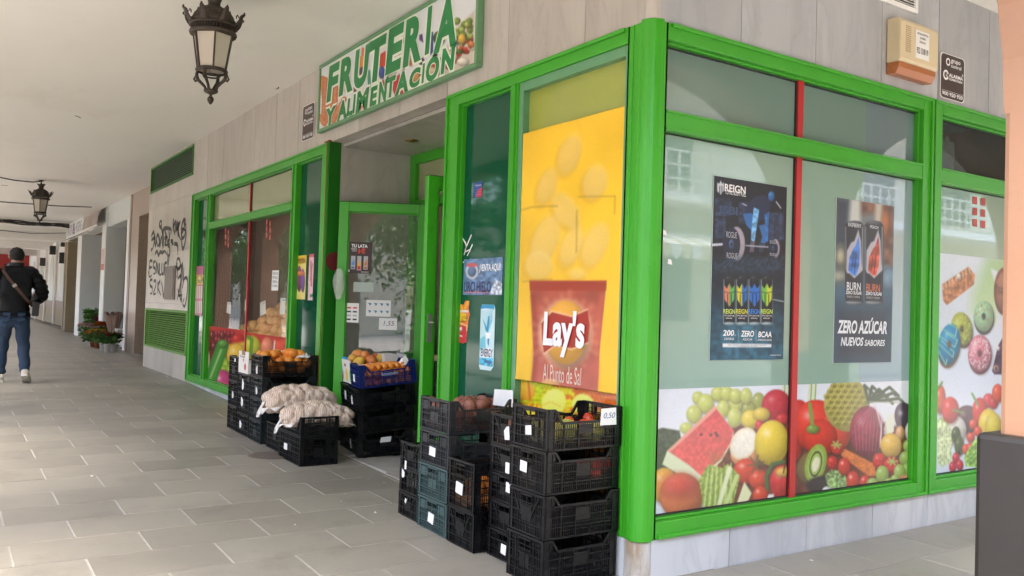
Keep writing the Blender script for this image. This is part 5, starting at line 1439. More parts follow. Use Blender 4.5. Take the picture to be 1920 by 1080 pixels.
# ================================================================== CRATES
def crate_panel(mb, W_, H, T, style, low=0.0, long=False, ny=None):
    """lattice wall: T(u, v, t) maps along, up and out (t=0 inner face, +out)"""
    def bx(u0, u1, v0, v1, t0, t1):
        vs = [T(u, v, t) for t in (t0, t1) for (u, v) in ((u0, v0), (u1, v0), (u1, v1), (u0, v1))]
        mb.add(vs, [(3, 2, 1, 0), (4, 5, 6, 7), (0, 1, 5, 4), (1, 2, 6, 5), (2, 3, 7, 6), (3, 0, 4, 7)])
    def dg(u0, v0, u1, v1, w, t0, t1):
        L = math.hypot(u1 - u0, v1 - v0); nx, nv = -(v1 - v0) / L * w / 2, (u1 - u0) / L * w / 2
        q = [(u0 - nx, v0 - nv), (u1 - nx, v1 - nv), (u1 + nx, v1 + nv), (u0 + nx, v0 + nv)]
        vs = [T(u, v, t) for t in (t0, t1) for (u, v) in q]
        mb.add(vs, [(3, 2, 1, 0), (4, 5, 6, 7), (0, 1, 5, 4), (1, 2, 6, 5), (2, 3, 7, 6), (3, 0, 4, 7)])
    cw = .030 if not long else .036            # solid corner columns
    top = H
    cut = (W_ * .17, W_ * .83) if low else None
    bx(0, cw, 0, H, 0, .004); bx(W_ - cw, W_, 0, H, 0, .004)
    bx(cw, W_ - cw, 0, .010, -.002, .007)
    def rail(v, t=.008, h=.005):
        if low and v > H - low - .004: 
            bx(0, cut[0] - low * .6, v, v + h, -.001, t); bx(cut[1] + low * .6, W_, v, v + h, -.001, t)
        else: bx(0, W_, v, v + h, -.001, t)
    nr = max(3, int(round(H / .047)))
    for i in range(nr): rail(.004 + (H - .012) * i / nr)
    # vertical ribs
    for u in [0, cw - .004] + [W_ * k / (5 if long else 4) for k in range(1, 5 if long else 4)] + [W_ - cw, W_ - .004]:
        hh = H if not low or u < cut[0] - low * .6 or u > cut[1] + low * .6 else H - low
        bx(u, u + .004, 0, hh, 0, .008)
    # top rim
    if low:
        bx(0, cut[0] - low * .6, H - .012, H, -.002, .009); bx(cut[1] + low * .6, W_, H - .012, H, -.002, .009)
        bx(cut[0], cut[1], H - low - .012, H - low, -.002, .009)
        dg(cut[0] - low * .6, H - .007, cut[0] + .004, H - low - .006, .012, -.002, .009); dg(cut[1] - .004, H - low - .006, cut[1] + low * .6, H - .007, .012, -.002, .009)
        bx(cw, cut[0] - low * .5, H - low, H - .01, 0, .003); bx(cut[1] + low * .5, W_ - cw, H - low, H - .01, 0, .003)
    else:
        bx(0, W_, H - .012, H, -.002, .009)
    # lattice
    pitch = .0125 if style != 'coarse' else .019
    n = int((W_ - 2 * cw) / pitch)
    hb = (.34, .66)                                   # handle slot
    for i in range(1, n + 1):
        u = cw + (W_ - 2 * cw) * i / (n + 1)
        t = u / W_
        vt = (H - low - .008) if low and cut[0] - low * .5 < u < cut[1] + low * .5 else H - .01
        if not long and hb[0] < t < hb[1]: vt = H * .70
        bx(u, u + .0035, .008, vt, 0, .0035)
    m = max(3, int(H / .030))
    if style != 'coarse':
        for i in range(1, m): 
            v = H * i / m
            if v < H - low - .01: 
                if long or v < H * .68: bx(cw, W_ - cw, v, v + .003, -.0005, .003)
                else: bx(cw, W_ * hb[0], v, v + .003, -.0005, .003); bx(W_ * hb[1], W_ - cw, v, v + .003, -.0005, .003)
    # plates
    if long: bx(W_ * .41, W_ * .60, H * .38, min(H * .66, H - low - .015), .0005, .006)
    else:
        bx(W_ * .36, W_ * .62, H * .30, H * .58, .0005, .006)
        bx(W_ * hb[0] - .004, W_ * hb[0], H * .68, H * .94, -.003, .010); bx(W_ * hb[1], W_ * hb[1] + .004, H * .68, H * .94, -.003, .010)
        bx(W_ * hb[0], W_ * hb[1], H * .89, H * .93, -.003, .011); bx(W_ * hb[0], W_ * hb[1], H * .68, H * .705, -.003, .010)
        if style == 'vee':
            dg(W_ * .14, H * .93, W_ * .34, H * .45, .007, .001, .011); dg(W_ * .86, H * .93, W_ * .64, H * .45, .007, .001, .011)
            bx(W_ * .33, W_ * .65, H * .42, H * .66, .001, .009)
        if style == 'framed':
            bx(cw, W_ * .3, H * .62, H * .88, .0004, .005); bx(W_ * .70, W_ - cw, H * .62, H * .88, .0004, .005)
CR_CACHE = {}
def crate_proto(w, d, h, style, low, mat):
    key = (w, d, h, style, low, mat)
    if key in CR_CACHE: return CR_CACHE[key]
    t = .006
    ms = []
    mb = MB(); crate_panel(mb, w, h, lambda u, v, q: (u, t - q, v), style); ms.append(('end_panel', mb.mesh('end_panel', M[mat])))
    mb = MB(); crate_panel(mb, w, h, lambda u, v, q: (w - u, d - t + q, v), style); ms.append(('end_panel', mb.mesh('end_panel', M[mat])))
    mb = MB(); crate_panel(mb, d - .014, h, lambda u, v, q: (w - t + q, u + .007, v), style, low, True); ms.append(('side_panel', mb.mesh('side_panel', M[mat])))
    mb = MB(); crate_panel(mb, d - .014, h, lambda u, v, q: (t - q, d - .007 - u, v), style, low, True); ms.append(('side_panel', mb.mesh('side_panel', M[mat])))
    mb = MB(); mb.box(.012, w - .012, .012, d - .012, .003, .008)
    for k in range(6): mb.box(.01, w - .01, d * (k + .5) / 6, d * (k + .5) / 6 + .006, 0, .003)
    ms.append(('crate_base', mb.mesh('crate_base', M[mat])))
    CR_CACHE[key] = ms
    return ms
LAB = {}
def label_mesh(i):
    if i in LAB: return LAB[i]
    r = random.Random(i)
    base = [(-.5, -.5), (.5, -.5), (.5, .5), (-.5, .5)]
    if i == 1: base = [(-.5, -.35), (-.1, -.5), (.45, -.3), (.5, .15), (.2, .3), (-.1, .45), (-.5, .5)]
    if i == 2: base = [(-.3, -.5), (.5, -.45), (.35, .5), (-.1, .42), (-.5, .1)]
    if i == 3: base = [(-.5, -.4), (.4, -.5), (.5, .45), (-.4, .5)]
    mb = MB(); mb.prism(base, lambda x, z: (x, -.0004, z), lambda x, z: (x, .0004, z))
    LAB[i] = mb.mesh('paper_label', M['paper']); return LAB[i]
def crate(x, y, z, w, d, h, style='grid', low=0.0, mat='crate', label=None, rz=0, tag_lab=None, tilt=(0, 0), group='stacked plastic fruit crates', lab=None):
    """x, y = near-left corner of the end that faces the arcade"""
    e = empty('crate', (x, y, z), rz, label, 'crate', group)
    e.rotation_euler = (tilt[0], tilt[1], rz)
    for n, me in crate_proto(w, d, h, style, low, mat): obj(n, me, e)
    if lab is not None:
        o = obj('paper_label', label_mesh(lab[0]), e, (w * lab[1], -.0065, h * lab[2]), (0, lab[5] if len(lab) > 5 else 0, 0))
        o.scale = (lab[3] * .74, 1, lab[4] * .74)
    return e

# --- stack R, the tallest, at the corner column (four crates)
zr = [.008, .236, .447, .655]; hr = [.224, .207, .204, .198]
names = ['bottom black crate of the stack beside the corner column', 'second black crate from the bottom beside the corner column', 'black crate under the priced top crate beside the corner column', 'black crate with a 0,50 price card, topmost beside the corner column']
sty = ['grid', 'vee', 'grid', 'grid']
labs = [None, None, (0, .42, .55, .075, .07, .05), (3, .5, .42, .075, .065, -.2)]
stackR = []
for k in range(4):
    w = .30; dx = (-.438, -.434, -.436, -.434)[k] + (.004 if k == 3 else 0)
    stackR.append(crate(dx, -.478 + (.004 * (k % 2)), zr[k], w, .455, hr[k], sty[k], [.05, .045, .045, .062][k], 'crate', names[k], rz=(.01, -.008, .012, -.004)[k], lab=labs[k]))
# --- stack C5, low crates with torn labels
z5 = [.016, .17, .316, .462, .608]; h5 = [.15, .143, .143, .143, .16]
n5 = ['lowest crate in the five high stack left of the corner stack', 'second crate up in the five high stack left of the corner stack', 'middle crate with a red edged label left of the corner stack', 'fourth crate up with a narrow label left of the corner stack', 'topmost crate with a torn label just left of the corner stack']
l5 = [(3, .55, .42, .07, .075, 0), None, (0, .72, .6, .12, .07, .05), (0, .58, .28, .05, .075, 0), (2, .55, .45, .075, .10, 0)]
for k in range(5):
    crate(-.742 + (.006 * (k % 2)), -.402, z5[k], .30, .38, h5[k], ('grid', 'vee', 'framed', 'vee', 'vee')[k], .03, 'crate', n5[k], lab=l5[k])
# --- stack C4 (two)
crate(-1.056, -.472, .018, .288, .44, .205, 'vee', .03, 'crate', 'lower black crate at knee height in the short stack of two', lab=None)
crate(-1.058, -.475, .226, .285, .44, .262, 'grid', .03, 'crate', 'upper black crate with a price label, orange fruit inside, of the short pair', lab=(0, .48, .42, .10, .085, .1))
# --- stack C3 (grey green below, charcoal above)
z3 = [.022, .214, .408, .602]; h3 = [.188, .19, .19, .19]
n3 = ['grey green crate on the floor with a white label', 'grey green crate second from the floor', 'charcoal crate with a square white label above the green ones', 'charcoal crate of reddish potatoes, topmost of the grey stack']
m3 = ['crate_teal', 'crate_teal', 'crate_grey', 'crate_grey']
l3 = [(3, .5, .42, .10, .085, .05), None, (0, .48, .40, .10, .07, .05), None]
for k in range(4):
    crate(-1.42 - .004 * (k % 2), -.468, z3[k], .35, .455, h3[k], 'framed', .05, m3[k], n3[k], lab=l3[k])
# --- small stack of three
z2 = [.032, .178, .33]; h2 = [.142, .148, .155]
n2 = ['lowest small black crate by the threshold', 'middle small black crate by the threshold', 'top small black crate by the threshold, left of the grey stack']
l2 = [(3, .42, .7, .03, .04, .4), (1, .22, .75, .05, .075, 0), (0, .3, .1, .03, .07, 0)]
for k in range(3):
    crate(-1.70 + .004 * k, -.455, z2[k], .262, .34, h2[k], 'vee' if k != 1 else 'coarse', .02, 'crate', n2[k], lab=l2[k], rz=.02 * (k - 1))

# --- left stacks below the arcade window
zl = [.100, .325, .562]; hl = [.222, .234, .235]
nl = ['lowest crate in the leftmost stack under the window', 'middle crate in the leftmost stack under the window', 'top crate in the leftmost stack under the window']
for k in range(3):
    crate(-5.275, -.53, zl[k], .295, .46, hl[k], 'grid', .04, 'crate', nl[k], lab=[None, (1, .6, .45, .06, .09), (3, .7, .85, .06, .045)][k])
zm = [.094, .284, .475]; hm = [.187, .188, .18]
nm = ['lowest crate under the white fruit carton', 'middle crate under the white fruit carton', 'crate directly under the white fruit carton']
for k in range(3):
    crate(-4.965, -.528, zm[k], .36, .46, hm[k], 'grid' if k != 2 else 'framed', .03, 'crate', nm[k], lab=[(1, .38, .5, .08, .10), (1, .45, .6, .09, .12), (1, .48, .45, .075, .14)][k])
zn = [.086, .278, .470, .665]; hn = [.188, .188, .19, .188]
nn = ['lowest slate crate under the big oranges', 'second slate crate under the big oranges', 'slate crate directly under the crate of big oranges', 'black crate heaped with big oranges, topmost left of the door']
for k in range(4):
    crate(-4.585, -.528, zn[k], .335, .49, hn[k], 'grid', .05, 'crate_slate' if k < 3 else 'crate', nn[k], lab=[None, None, (1, .6, .35, .06, .09), (2, .55, .3, .07, .10)][k])
# white carton between the left stacks
def carton(name, x, y, z, w, d, h, rz, label, mat='card_white', tilt=(0, 0), low=.55, print_fn=None):
    t = .006
    e = empty(name, (x, y, z), rz, label, 'carton')
    e.rotation_euler = (tilt[0], tilt[1], rz)
    mb = MB(); mb.box(0, w, 0, t, 0, h); mb.box(w * .3, w * .7, -.0005, t + .0005, h * .72, h * .72 + .001); mb.build('end_panel', M[mat], e)
    mb = MB(); mb.box(0, w, d - t, d, 0, h); mb.build('end_panel', M[mat], e)
    mb = MB(); mb.box(0, t, t, d - t, 0, h * low); mb.build('side_panel', M[mat], e)
    mb = MB(); mb.box(w - t, w, t, d - t, 0, h * low); mb.build('side_panel', M[mat], e)
    mb = MB(); mb.box(t, w - t, t, d - t, 0, t); mb.build('carton_base', M[mat], e)
    return e
ct = carton('fruit_carton', -4.955, -.535, .66, .30, .40, .20, 0, 'white fruit carton with a red pomegranate picture between the left stacks')
mb = MB(); mb.box(.1, .2, -.002, .012, .165, .202); mb.build('handle_slot', M['card_brown'], ct)
def circ(mb, cx, cz, r, y, n=16, sx=1, sz=1):
    mb.add([(cx + r * sx * math.cos(2 * PI * k / n), y, cz + r * sz * math.sin(2 * PI * k / n)) for k in range(n)], [tuple(range(n))])
mb = MB(); circ(mb, .21, .06, .032, -.0012); circ(mb, .15, .12, .016, -.0012, 8); mb.build('fruit_picture', flat('pom_red', (.5, .06, .03)), ct)
text('Granada', 'A', (.04, .142, .2, .162), -.0012, BLK, ct, bold=.02)

# --- door stacks, leaning on the threshold
TL = (R_(6.5), 0)
RZ = R_(9)
def drow(lx, ly, zs_, hs_, w, d, mats, labels, labs, lows, rz=-RZ):
    out = []
    for k, z in enumerate(zs_):
        out.append(crate(lx, ly, z, w, d, hs_[k], 'grid', lows[k], mats[k], labels[k], rz=rz, tilt=TL, lab=labs[k]))
    return out
cR = math.cos(-RZ); sR = math.sin(-RZ)
def off(px, py, u, v): return px + u * cR - v * sR, py + u * sR + v * cR
nc = (-3.365, .0)              # near corner on the floor
wD, dD = .30, .48
lx, ly = nc[0] - wD * cR, nc[1] - wD * sR
D2 = drow(lx, ly, [.066, .255, .445, .635], [.185, .185, .185, .19], wD, dD, ['crate'] * 3 + ['crate_blue'],
     ['lowest crate of the stack leaning in the doorway', 'second crate of the stack leaning in the doorway', 'black crate under the blue crate in the doorway', 'blue plastic crate full of small oranges in the doorway'],
     [(2, .35, .55, .08, .12), (0, .25, .5, .001, .001), (2, .3, .45, .07, .11), (3, .45, .4, .08, .09)], [.05, .05, .05, .06])
o = obj('paper_label', label_mesh(3), D2[0], (wD + .0085, .24, .125), (.25, 0, PI / 2)); o.scale = (.10, 1, .05)
l2x, l2y = lx - .305 * cR, ly - .305 * sR
D1 = drow(l2x, l2y, [.072, .262, .452], [.186, .186, .186], .30, .40, ['crate'] * 3,
     ['lowest crate beside the leaning door stack', 'middle crate beside the leaning door stack', 'crate under the white mango carton'],
     [None, None, (0, .6, .5, .07, .10)], [.03, .03, .03])
ct2 = carton('fruit_carton', l2x + .01, l2y, .645, .295, .50, .20, -RZ, 'white carton of mangoes with colourful fruit pictures by the door', tilt=TL, low=.8)
mb = MB(); circ(mb, .15, .07, .05, -.0012, 16, .8, 1.1); mb.build('fruit_picture', flat('pic_yellow', (.75, .55, .03)), ct2)
mb = MB(); circ(mb, .27, .07, .045, -.0016, 16, .45, 1.2); mb.build('fruit_picture', flat('pic_green', (.12, .45, .05)), ct2)
mb = MB(); circ(mb, .02, .06, .035, -.0012, 16, .5, 1.2); mb.build('fruit_picture', flat('pic_pink', (.6, .08, .2)), ct2)
mb = MB(); mb.box(.08, .14, -.002, .008, .14, .165); mb.build('handle_slot', M['card_brown'], ct2)
# blue flyer
mb = MB(); mb.box(0, .12, -.001, .0, 0, .16)
fl_ = mb.build('flyer', flat('flyer_blue', (.02, .28, .6)), None, (l2x - .115, l2y + .02, .70), (0, .06, .1), label='bright blue flyer stuck up beside the mango carton', cat='flyer')
text('fruta', 'A', (.02, .08, .10, .11), -.0025, WT, fl_, shear=.3)
# open white box behind the blue crate
ct3 = carton('open_carton', -3.86, .36, .80, .25, .12, .10, -RZ, 'open white box standing behind the small oranges', low=1.0)
# dark stack inside the doorway
for k in range(4):
    crate(-3.42, .56, .075 + .2 * k, .40, .24, .195, 'grid', .0, 'crate', ['lowest dark crate behind the door stack', 'second dark crate behind the door stack', 'third dark crate behind the door stack', 'dark crate behind the door stack with a small brown box on top'][k], group='dark crates inside the doorway')
mb = MB(); mb.box(0, .16, 0, .12, 0, .05); mb.box(.0, .16, .055, .065, .05, .0505); mb.build('brown_box', M['card_brown'], None, (-3.22, .58, .872), label='small brown cardboard box on the dark crates inside the doorway', cat='box', bevel=.003)

# --- low crates with the potato sacks: length runs along the shop front
def crate_side(x, y, z, w, d, h, style, low, label, lab=None, lab2=None):
    """the end panel faces the street corner (+x)"""
    e = empty('crate', (x, y, z), PI / 2, label, 'crate', 'low crates under the potato sacks')
    for n, me in crate_proto(w, d, h, style, low, 'crate'): obj(n, me, e)
    if lab:   # on the long side facing the arcade (local x = 0)
        o = obj('paper_label', label_mesh(lab[0]), e, (-.0085, d * lab[1], h * lab[2]), (0, 0, PI / 2)); o.scale = (lab[3] * .74, 1, lab[4] * .74)
    return e
crate_side(-3.235, -.538, .064, .305, .50, .225, 'grid', .0, 'lower crate under the potato sacks, nearest the corner', (0, .62, .5, .10, .07))
crate_side(-3.235, -.538, .292, .305, .50, .150, 'grid', .105, 'upper crate with a high end wall holding the potato sacks')
crate_side(-3.755, -.50, .075, .305, .42, .225, 'grid', .0, 'second low crate under the potato sacks, by the left stacks')
for e in list(bpy.data.objects):
    if e.name.startswith('crate') and e.get('group') == 'low crates under the potato sacks':
        e.rotation_euler = (0, 0, PI / 2)
        # local +y runs along -x, local +x along +y

# ================================================================== FRUIT
def ball_mesh(name, mat, r, sx=1, sy=1, sz=1, seed=0, lump=.03, dimple=True, n=18):
    rr = np.random.default_rng(seed); vs = []; fs = []
    k = rr.normal(size=(4, 3)); ph = rr.random(4) * 6
    for i in range(n // 2 + 1):
        th = PI * i / (n // 2)
        for j in range(n):
            a = 2 * PI * j / n
            p = np.array([math.sin(th) * math.cos(a), math.sin(th) * math.sin(a), math.cos(th)])
            q = 1 + lump * sum(math.sin(p @ k[m] * 2 + ph[m]) for m in range(4)) / 2
            if dimple: q -= .10 * math.exp(-(th / .25) ** 2)
            vs.append(tuple(p * q * r * np.array([sx, sy, sz])))
    for i in range(n // 2):
        for j in range(n):
            fs.append((i * n + j, (i + 1) * n + j, (i + 1) * n + (j + 1) % n, i * n + (j + 1) % n))
    mb = MB(); mb.add(vs, fs, True); return mb.mesh(name, M[mat])
def heap(name, meshes, place, label, group, cat, r, scl=(.9, 1.1)):
    for (x, y, z) in place:
        o = obj(name, random.choice(meshes), None, (x, y, z), (random.uniform(0, 6), random.uniform(0, 6), random.uniform(0, 6)), label=label, cat=cat, group=group)
        s_ = random.uniform(*scl); o.scale = (s_, s_, s_)
def pack(x0, x1, y0, y1, z0, z1, r, layers, org=(0, 0), rz=0, mound=0, drop=0):
    out = []
    pitch = r * 1.93
    for l in range(layers):
        z = z0 + l * r * 1.55
        nx = int((x1 - x0 - 2 * r) / pitch) + 1; ny = int((y1 - y0 - 2 * r) / pitch) + 1
        o_ = (l % 2) * pitch / 2
        for i in range(nx):
            for j in range(ny):
                x = x0 + r + i * pitch + o_ + random.uniform(-.1, .1) * r; y = y0 + r + j * pitch + o_ + random.uniform(-.1, .1) * r
                if x > x1 - r * .8 or y > y1 - r * .8: continue
                if l == layers - 1 and random.random() < drop: continue
                m = mound * (1 - ((x - (x0 + x1) / 2) / (x1 - x0) * 2) ** 2) * (1 - ((y - (y0 + y1) / 2) / (y1 - y0) * 2) ** 2)
                c, s_ = math.cos(rz), math.sin(rz)
                out.append((org[0] + x * c - y * s_, org[1] + x * s_ + y * c, z + m + random.uniform(-.08, .08) * r))
    return out
OR_ = [ball_mesh('orange', 'orange', .042, sz=.95, seed=i) for i in range(3)]
# big oranges on stack L3
pl3 = pack(.012, .323, .012, .478, .665 + .045, 0, .042, 3, (-4.585, -.528), 0, .03, .35)
heap('orange', OR_, pl3, 'big orange in the heaped black crate left of the door', 'big oranges in the black crate', 'orange', .042)
paper_scrap = MB()
def crumple(x, y, z, sx, sy, sz, name, label, mat='paper', cat='paper', seed=1, rz=0, parent=None):
    r = np.random.default_rng(seed); n = 12; vs = []; fs = []
    for i in range(n):
        for j in range(n):
            u, v = i / (n - 1), j / (n - 1)
            h = sz * (math.sin(PI * u) * math.sin(PI * v)) * (.5 + .5 * r.random()) + r.normal() * sz * .06
            vs.append(((u - .5) * sx + r.normal() * sx * .015, (v - .5) * sy + r.normal() * sy * .02, h))
    for i in range(n - 1):
        for j in range(n - 1): fs.append((i * n + j, (i + 1) * n + j, (i + 1) * n + j + 1, i * n + j + 1))
    mb = MB(); mb.add(vs, fs, False)
    o = mb.build(name, M[mat], parent, (x, y, z), (0, 0, rz), label=label, cat=cat)
    return o
crumple(-4.36, -.13, .83, .13, .16, .05, 'paper_bag', 'crumpled white paper among the big oranges')
# small oranges in the blue crate
SM = [ball_mesh('small_orange', 'orange', .028, sz=.9, seed=i + 5) for i in range(3)]
pts = pack(.012, wD - .012, .02, dD - .02, .10, 0, .028, 2, (0, 0), 0, .012, .1)
mw = Matrix.Translation((lx, ly, .635)) @ Matrix.Rotation(-RZ, 4, 'Z') @ Matrix.Rotation(TL[0], 4, 'X')
heap('small_orange', SM, [tuple(mw @ Vector(p)) for p in pts], 'small orange in the blue crate', 'small oranges in the blue crate', 'orange', .028)
low_pts = [tuple(mw @ Vector(p)) for p in pack(.012, wD - .012, .02, dD - .02, .035, 0, .028, 1, (0, 0))]
heap('small_orange', SM, low_pts, 'small orange in the blue crate', 'small oranges in the blue crate', 'orange', .028)
pb_ = mw @ Vector((.20, .42, .15)); crumple(pb_.x, pb_.y, pb_.z, .14, .10, .07, 'paper_bag', 'white crumpled plastic bag at the back of the blue crate', seed=4)
text_b = flat('pale_lettering', (.45, .5, .6))
co, fs = text_mesh('FRUTAS MORENO S.L.', .02, 0)
mn, mx2 = co.min(0), co.max(0)
me = bpy.data.meshes.new('lettering'); me.from_pydata([(wD + .0092, .18 + .15 * float((p[0] - mn[0]) / (mx2[0] - mn[0])), .085 + .022 * float((p[1] - mn[1]) / (mx2[1] - mn[1]))) for p in co], [], fs); me.materials.append(text_b)
obj('lettering', me, D2[3])
# mangoes
MG = [ball_mesh('mango', 'mango', .048, 1.25, .95, .85, seed=i + 9, dimple=False) for i in range(3)]
mw2 = Matrix.Translation((l2x + .01, l2y, .645)) @ Matrix.Rotation(-RZ, 4, 'Z') @ Matrix.Rotation(TL[0], 4, 'X')
mp = [(.06, .08, .175), (.15, .07, .19), (.24, .09, .175), (.07, .18, .18), (.16, .17, .205), (.24, .20, .18), (.08, .29, .165), (.18, .29, .165), (.12, .12, .235)]
for q_, w_ in zip(mp, ('at the front left', 'at the front middle', 'at the front right', 'second row left', 'in the centre', 'second row right', 'at the back left', 'at the back right', 'lying highest on the heap')): heap('mango', MG, [tuple(mw2 @ Vector(q_))], 'red and yellow mango in the white carton, ' + w_, 'mangoes in the white carton', 'mango', .048)
# red potatoes in the charcoal crate
RP = [ball_mesh('red_potato', 'redpotato', .035, 1.2, 1, .85, seed=i + 20, dimple=False, lump=.06) for i in range(3)]
heap('red_potato', RP, pack(.012, .338, .012, .443, .602 + .035, 0, .036, 3, (-1.42, -.468), 0, 0, .35), 'reddish potato in the topmost charcoal crate', 'potatoes in the charcoal crate', 'potato', .035)
heap('red_potato', RP, pack(.012, .29, .012, .37, .608 + .035, 0, .036, 2, (-.742, -.40), 0, 0, .3), 'brown potato in the crate left of the corner stack', 'potatoes left of the corner stack', 'potato', .035)
# melons and tomatoes in the corner stack's top crate
PU = [ball_mesh('green_melon', 'apple_y', .062, 1.0, 1.0, .95, seed=i + 30, lump=.05) for i in range(2)]
SQ = [(-.215, -.40, .728), (-.24, -.27, .73), (-.20, -.14, .725), (-.34, -.38, .722)]
for q_, w_ in zip(SQ, ('nearest the front right corner of the crate', 'in the middle of the crate', 'at the back beside the price card', 'behind the front label of the crate')): heap('green_melon', PU, [q_], 'yellowish green squash ' + w_ + ' with 0,50', 'squashes in the topmost corner crate', 'squash', .062, (.9, 1.0))
TO = [ball_mesh('tomato', 'tomato', .034, sz=.85, seed=i + 40) for i in range(2)]
heap('tomato', TO, [(-.30 + random.uniform(-.1, .12), -.1 + random.uniform(-.2, .08), .70 + random.uniform(0, .06)) for _ in range(10)], 'red tomato in the topmost corner crate', 'tomatoes in the topmost corner crate', 'tomato', .034)
heap('tomato', TO, [(-.19 + random.uniform(-.03, .02), -.12 + random.uniform(-.1, .12), .52 + random.uniform(0, .06)) for _ in range(7)], 'red tomato in the crate under the priced crate', 'tomatoes in the third corner crate', 'tomato', .034)
heap('orange', OR_, pack(.012, .273, .012, .42, .235 + .04, 0, .042, 2, (-1.058, -.475)), 'orange inside the upper crate of the short pair', 'oranges in the short pair of crates', 'orange', .042)
# price cards standing in crates
def card(x, y, z, w, h, rz, label, txt=None, rx=0):
    mb = MB(); mb.prism([(0, 0), (w, 0), (w * .96, h), (w * .05, h * .96)], lambda a, b: (a, 0, b), lambda a, b: (a, -.0006, b))
    o = mb.build('price_card', M['paper'], None, (x, y, z), (rx, 0, rz), label=label, cat='price card')
    if txt: text(txt, 'A', (w * .2, h * .35, w * .9, h * .72), -.0014, flat('pen_blue', (.03, .06, .25)), o, shear=.25, name='handwriting')
    return o
card(-.125, -.16, .765, .10, .085, PI / 2 - .05, 'white price card reading 0,50 on the topmost corner crate', '0,50')
card(-1.20, -.10, .745, .15, .10, .35, 'white price card at the back of the charcoal potato crate')
# ================================================================== POTATO SACKS
def sack(x, y, z, L, Wd, H, rz, seed, label, rx=0, ry=0):
    r = np.random.default_rng(seed)
    nu, nv = 120, 64
    cen = []
    U = np.linspace(-1, 1, nu); T_ = np.linspace(0, 2 * PI, nv, endpoint=False)
    P = np.zeros((nu, nv, 3))
    e = np.clip(1 - np.abs(U) ** 5, 0, 1) ** .5 * .88 + .12 * (1 - np.abs(U))
    for j, t in enumerate(T_):
        cy, cz = math.copysign(abs(math.cos(t)) ** .75, math.cos(t)), math.copysign(abs(math.sin(t)) ** .8, math.sin(t))
        P[:, j, 0] = U * L / 2; P[:, j, 1] = cy * Wd / 2 * e; P[:, j, 2] = cz * H / 2 * e
    # potatoes pushing the netting out
    N = 230
    ui = r.integers(4, nu - 4, N); vi = r.integers(0, nv, N)
    cs = P[ui, vi] * .86; rad = r.uniform(.034, .050, N)
    D = np.full((nu, nv), -.02)
    ctr = P * np.array([.9, .55, .55])
    nrm = P - ctr; nrm /= np.linalg.norm(nrm, axis=2, keepdims=True) + 1e-9
    for c, q in zip(cs, rad):
        w = P * .93 - c
        d2 = (w ** 2).sum(2)
        D = np.maximum(D, np.sqrt(np.clip(q * q - d2, 0, None)) - .014)
    P = P * .95 + nrm * D[..., None]
    sag = -.05 * (P[..., 0] / (L / 2)) ** 2; P[..., 2] += sag
    vs = P.reshape(-1, 3); fs = []
    for i in range(nu - 1):
        for j in range(nv):
            k = (j + 1) % nv; fs.append((i * nv + j, (i + 1) * nv + j, (i + 1) * nv + k, i * nv + k))
    fs.append(tuple(range(nv))); fs.append(tuple((nu - 1) * nv + j for j in range(nv))[::-1])
    mb = MB(); mb.add([tuple(p) for p in vs], fs, True)
    e_ = empty('potato_sack', (x, y, z), rz, label, 'sack', 'potato sacks on the low crates'); e_.rotation_euler = (rx, ry, rz)
    mb.build('netting', M['net'], e_)
    # ruffled white edge of the netting
    mb = MB(); n = 60; vs = []
    for side in (0,):
        for i in range(n):
            u = -1 + 2 * i / (n - 1); ee = float(np.clip(1 - abs(u) ** 5, 0, 1) ** .5)
            yy = -Wd / 2 * ee * 1.0; zz = -.035 - .05 * u * u
            w = .035 + .02 * math.sin(i * .83 + 2 * math.sin(i * .31)) + (.03 if abs(u) > .8 else 0)
            vs.append((u * L / 2, yy + .012, zz)); vs.append((u * L / 2 * 1.02, yy - w * .2, zz - w * (.35 + .3 * math.sin(i * .7 + seed))))
    fs = [(2 * i, 2 * i + 2, 2 * i + 3, 2 * i + 1) for i in range(n - 1)]
    mb.add(vs, fs, True)
    o = mb.build('netting_edge', M['netw'], e_); o.modifiers.new('th', 'SOLIDIFY').thickness = .0015
    # tied end
    mb = MB(); n = 14; vs = []
    for k in range(5):
        q = k / 4
        for j in range(n):
            a = 2 * PI * j / n; rr = .6 * (.04 * (1 - q) + .045 * q) * (1 + .35 * math.sin(3 * a + k)) if k != 1 else .018
            vs.append((-L / 2 + .03 - .05 * q, rr * math.cos(a) * 1.4 - .02 * q, -.04 + rr * math.sin(a) * .7 - .10 * q))
    mb.add(vs, [(k * n + j, k * n + (j + 1) % n, (k + 1) * n + (j + 1) % n, (k + 1) * n + j) for k in range(4) for j in range(n)], True)
    o = mb.build('tied_end', M['netw'], e_); o.modifiers.new('th', 'SOLIDIFY').thickness = .0015
    return e_
t = NT('potato_netting'); v = t.coord()
wv = t.n('ShaderNodeTexWave'); wv.wave_type = 'BANDS'; wv.bands_direction = 'X'; wv.inputs['Scale'].default_value = 26; wv.inputs['Distortion'].default_value = 3.5; wv.inputs['Detail'].default_value = 3; wv.inputs['Detail Scale'].default_value = 2
t.l(v, wv.inputs['Vector'])
w2 = t.n('ShaderNodeTexWave'); w2.wave_type = 'BANDS'; w2.bands_direction = 'Y'; w2.inputs['Scale'].default_value = 60; w2.inputs['Distortion'].default_value = 1; t.l(v, w2.inputs['Vector'])
c = t.mix(t.noise(v, 22, 5, .7), (.62, .46, .35), (.80, .65, .53))
c = t.mix(t.mathn('MULTIPLY', t.ramp(wv.outputs[1], [(.55, (0, 0, 0)), (.8, (1, 1, 1))]), .55), c, (.26, .17, .12))
c = t.mix(t.mathn('MULTIPLY', t.ramp(t.noise(v, 6, 4), [(.42, (0, 0, 0)), (.62, (1, 1, 1))]), .45), c, (.78, .69, .61))
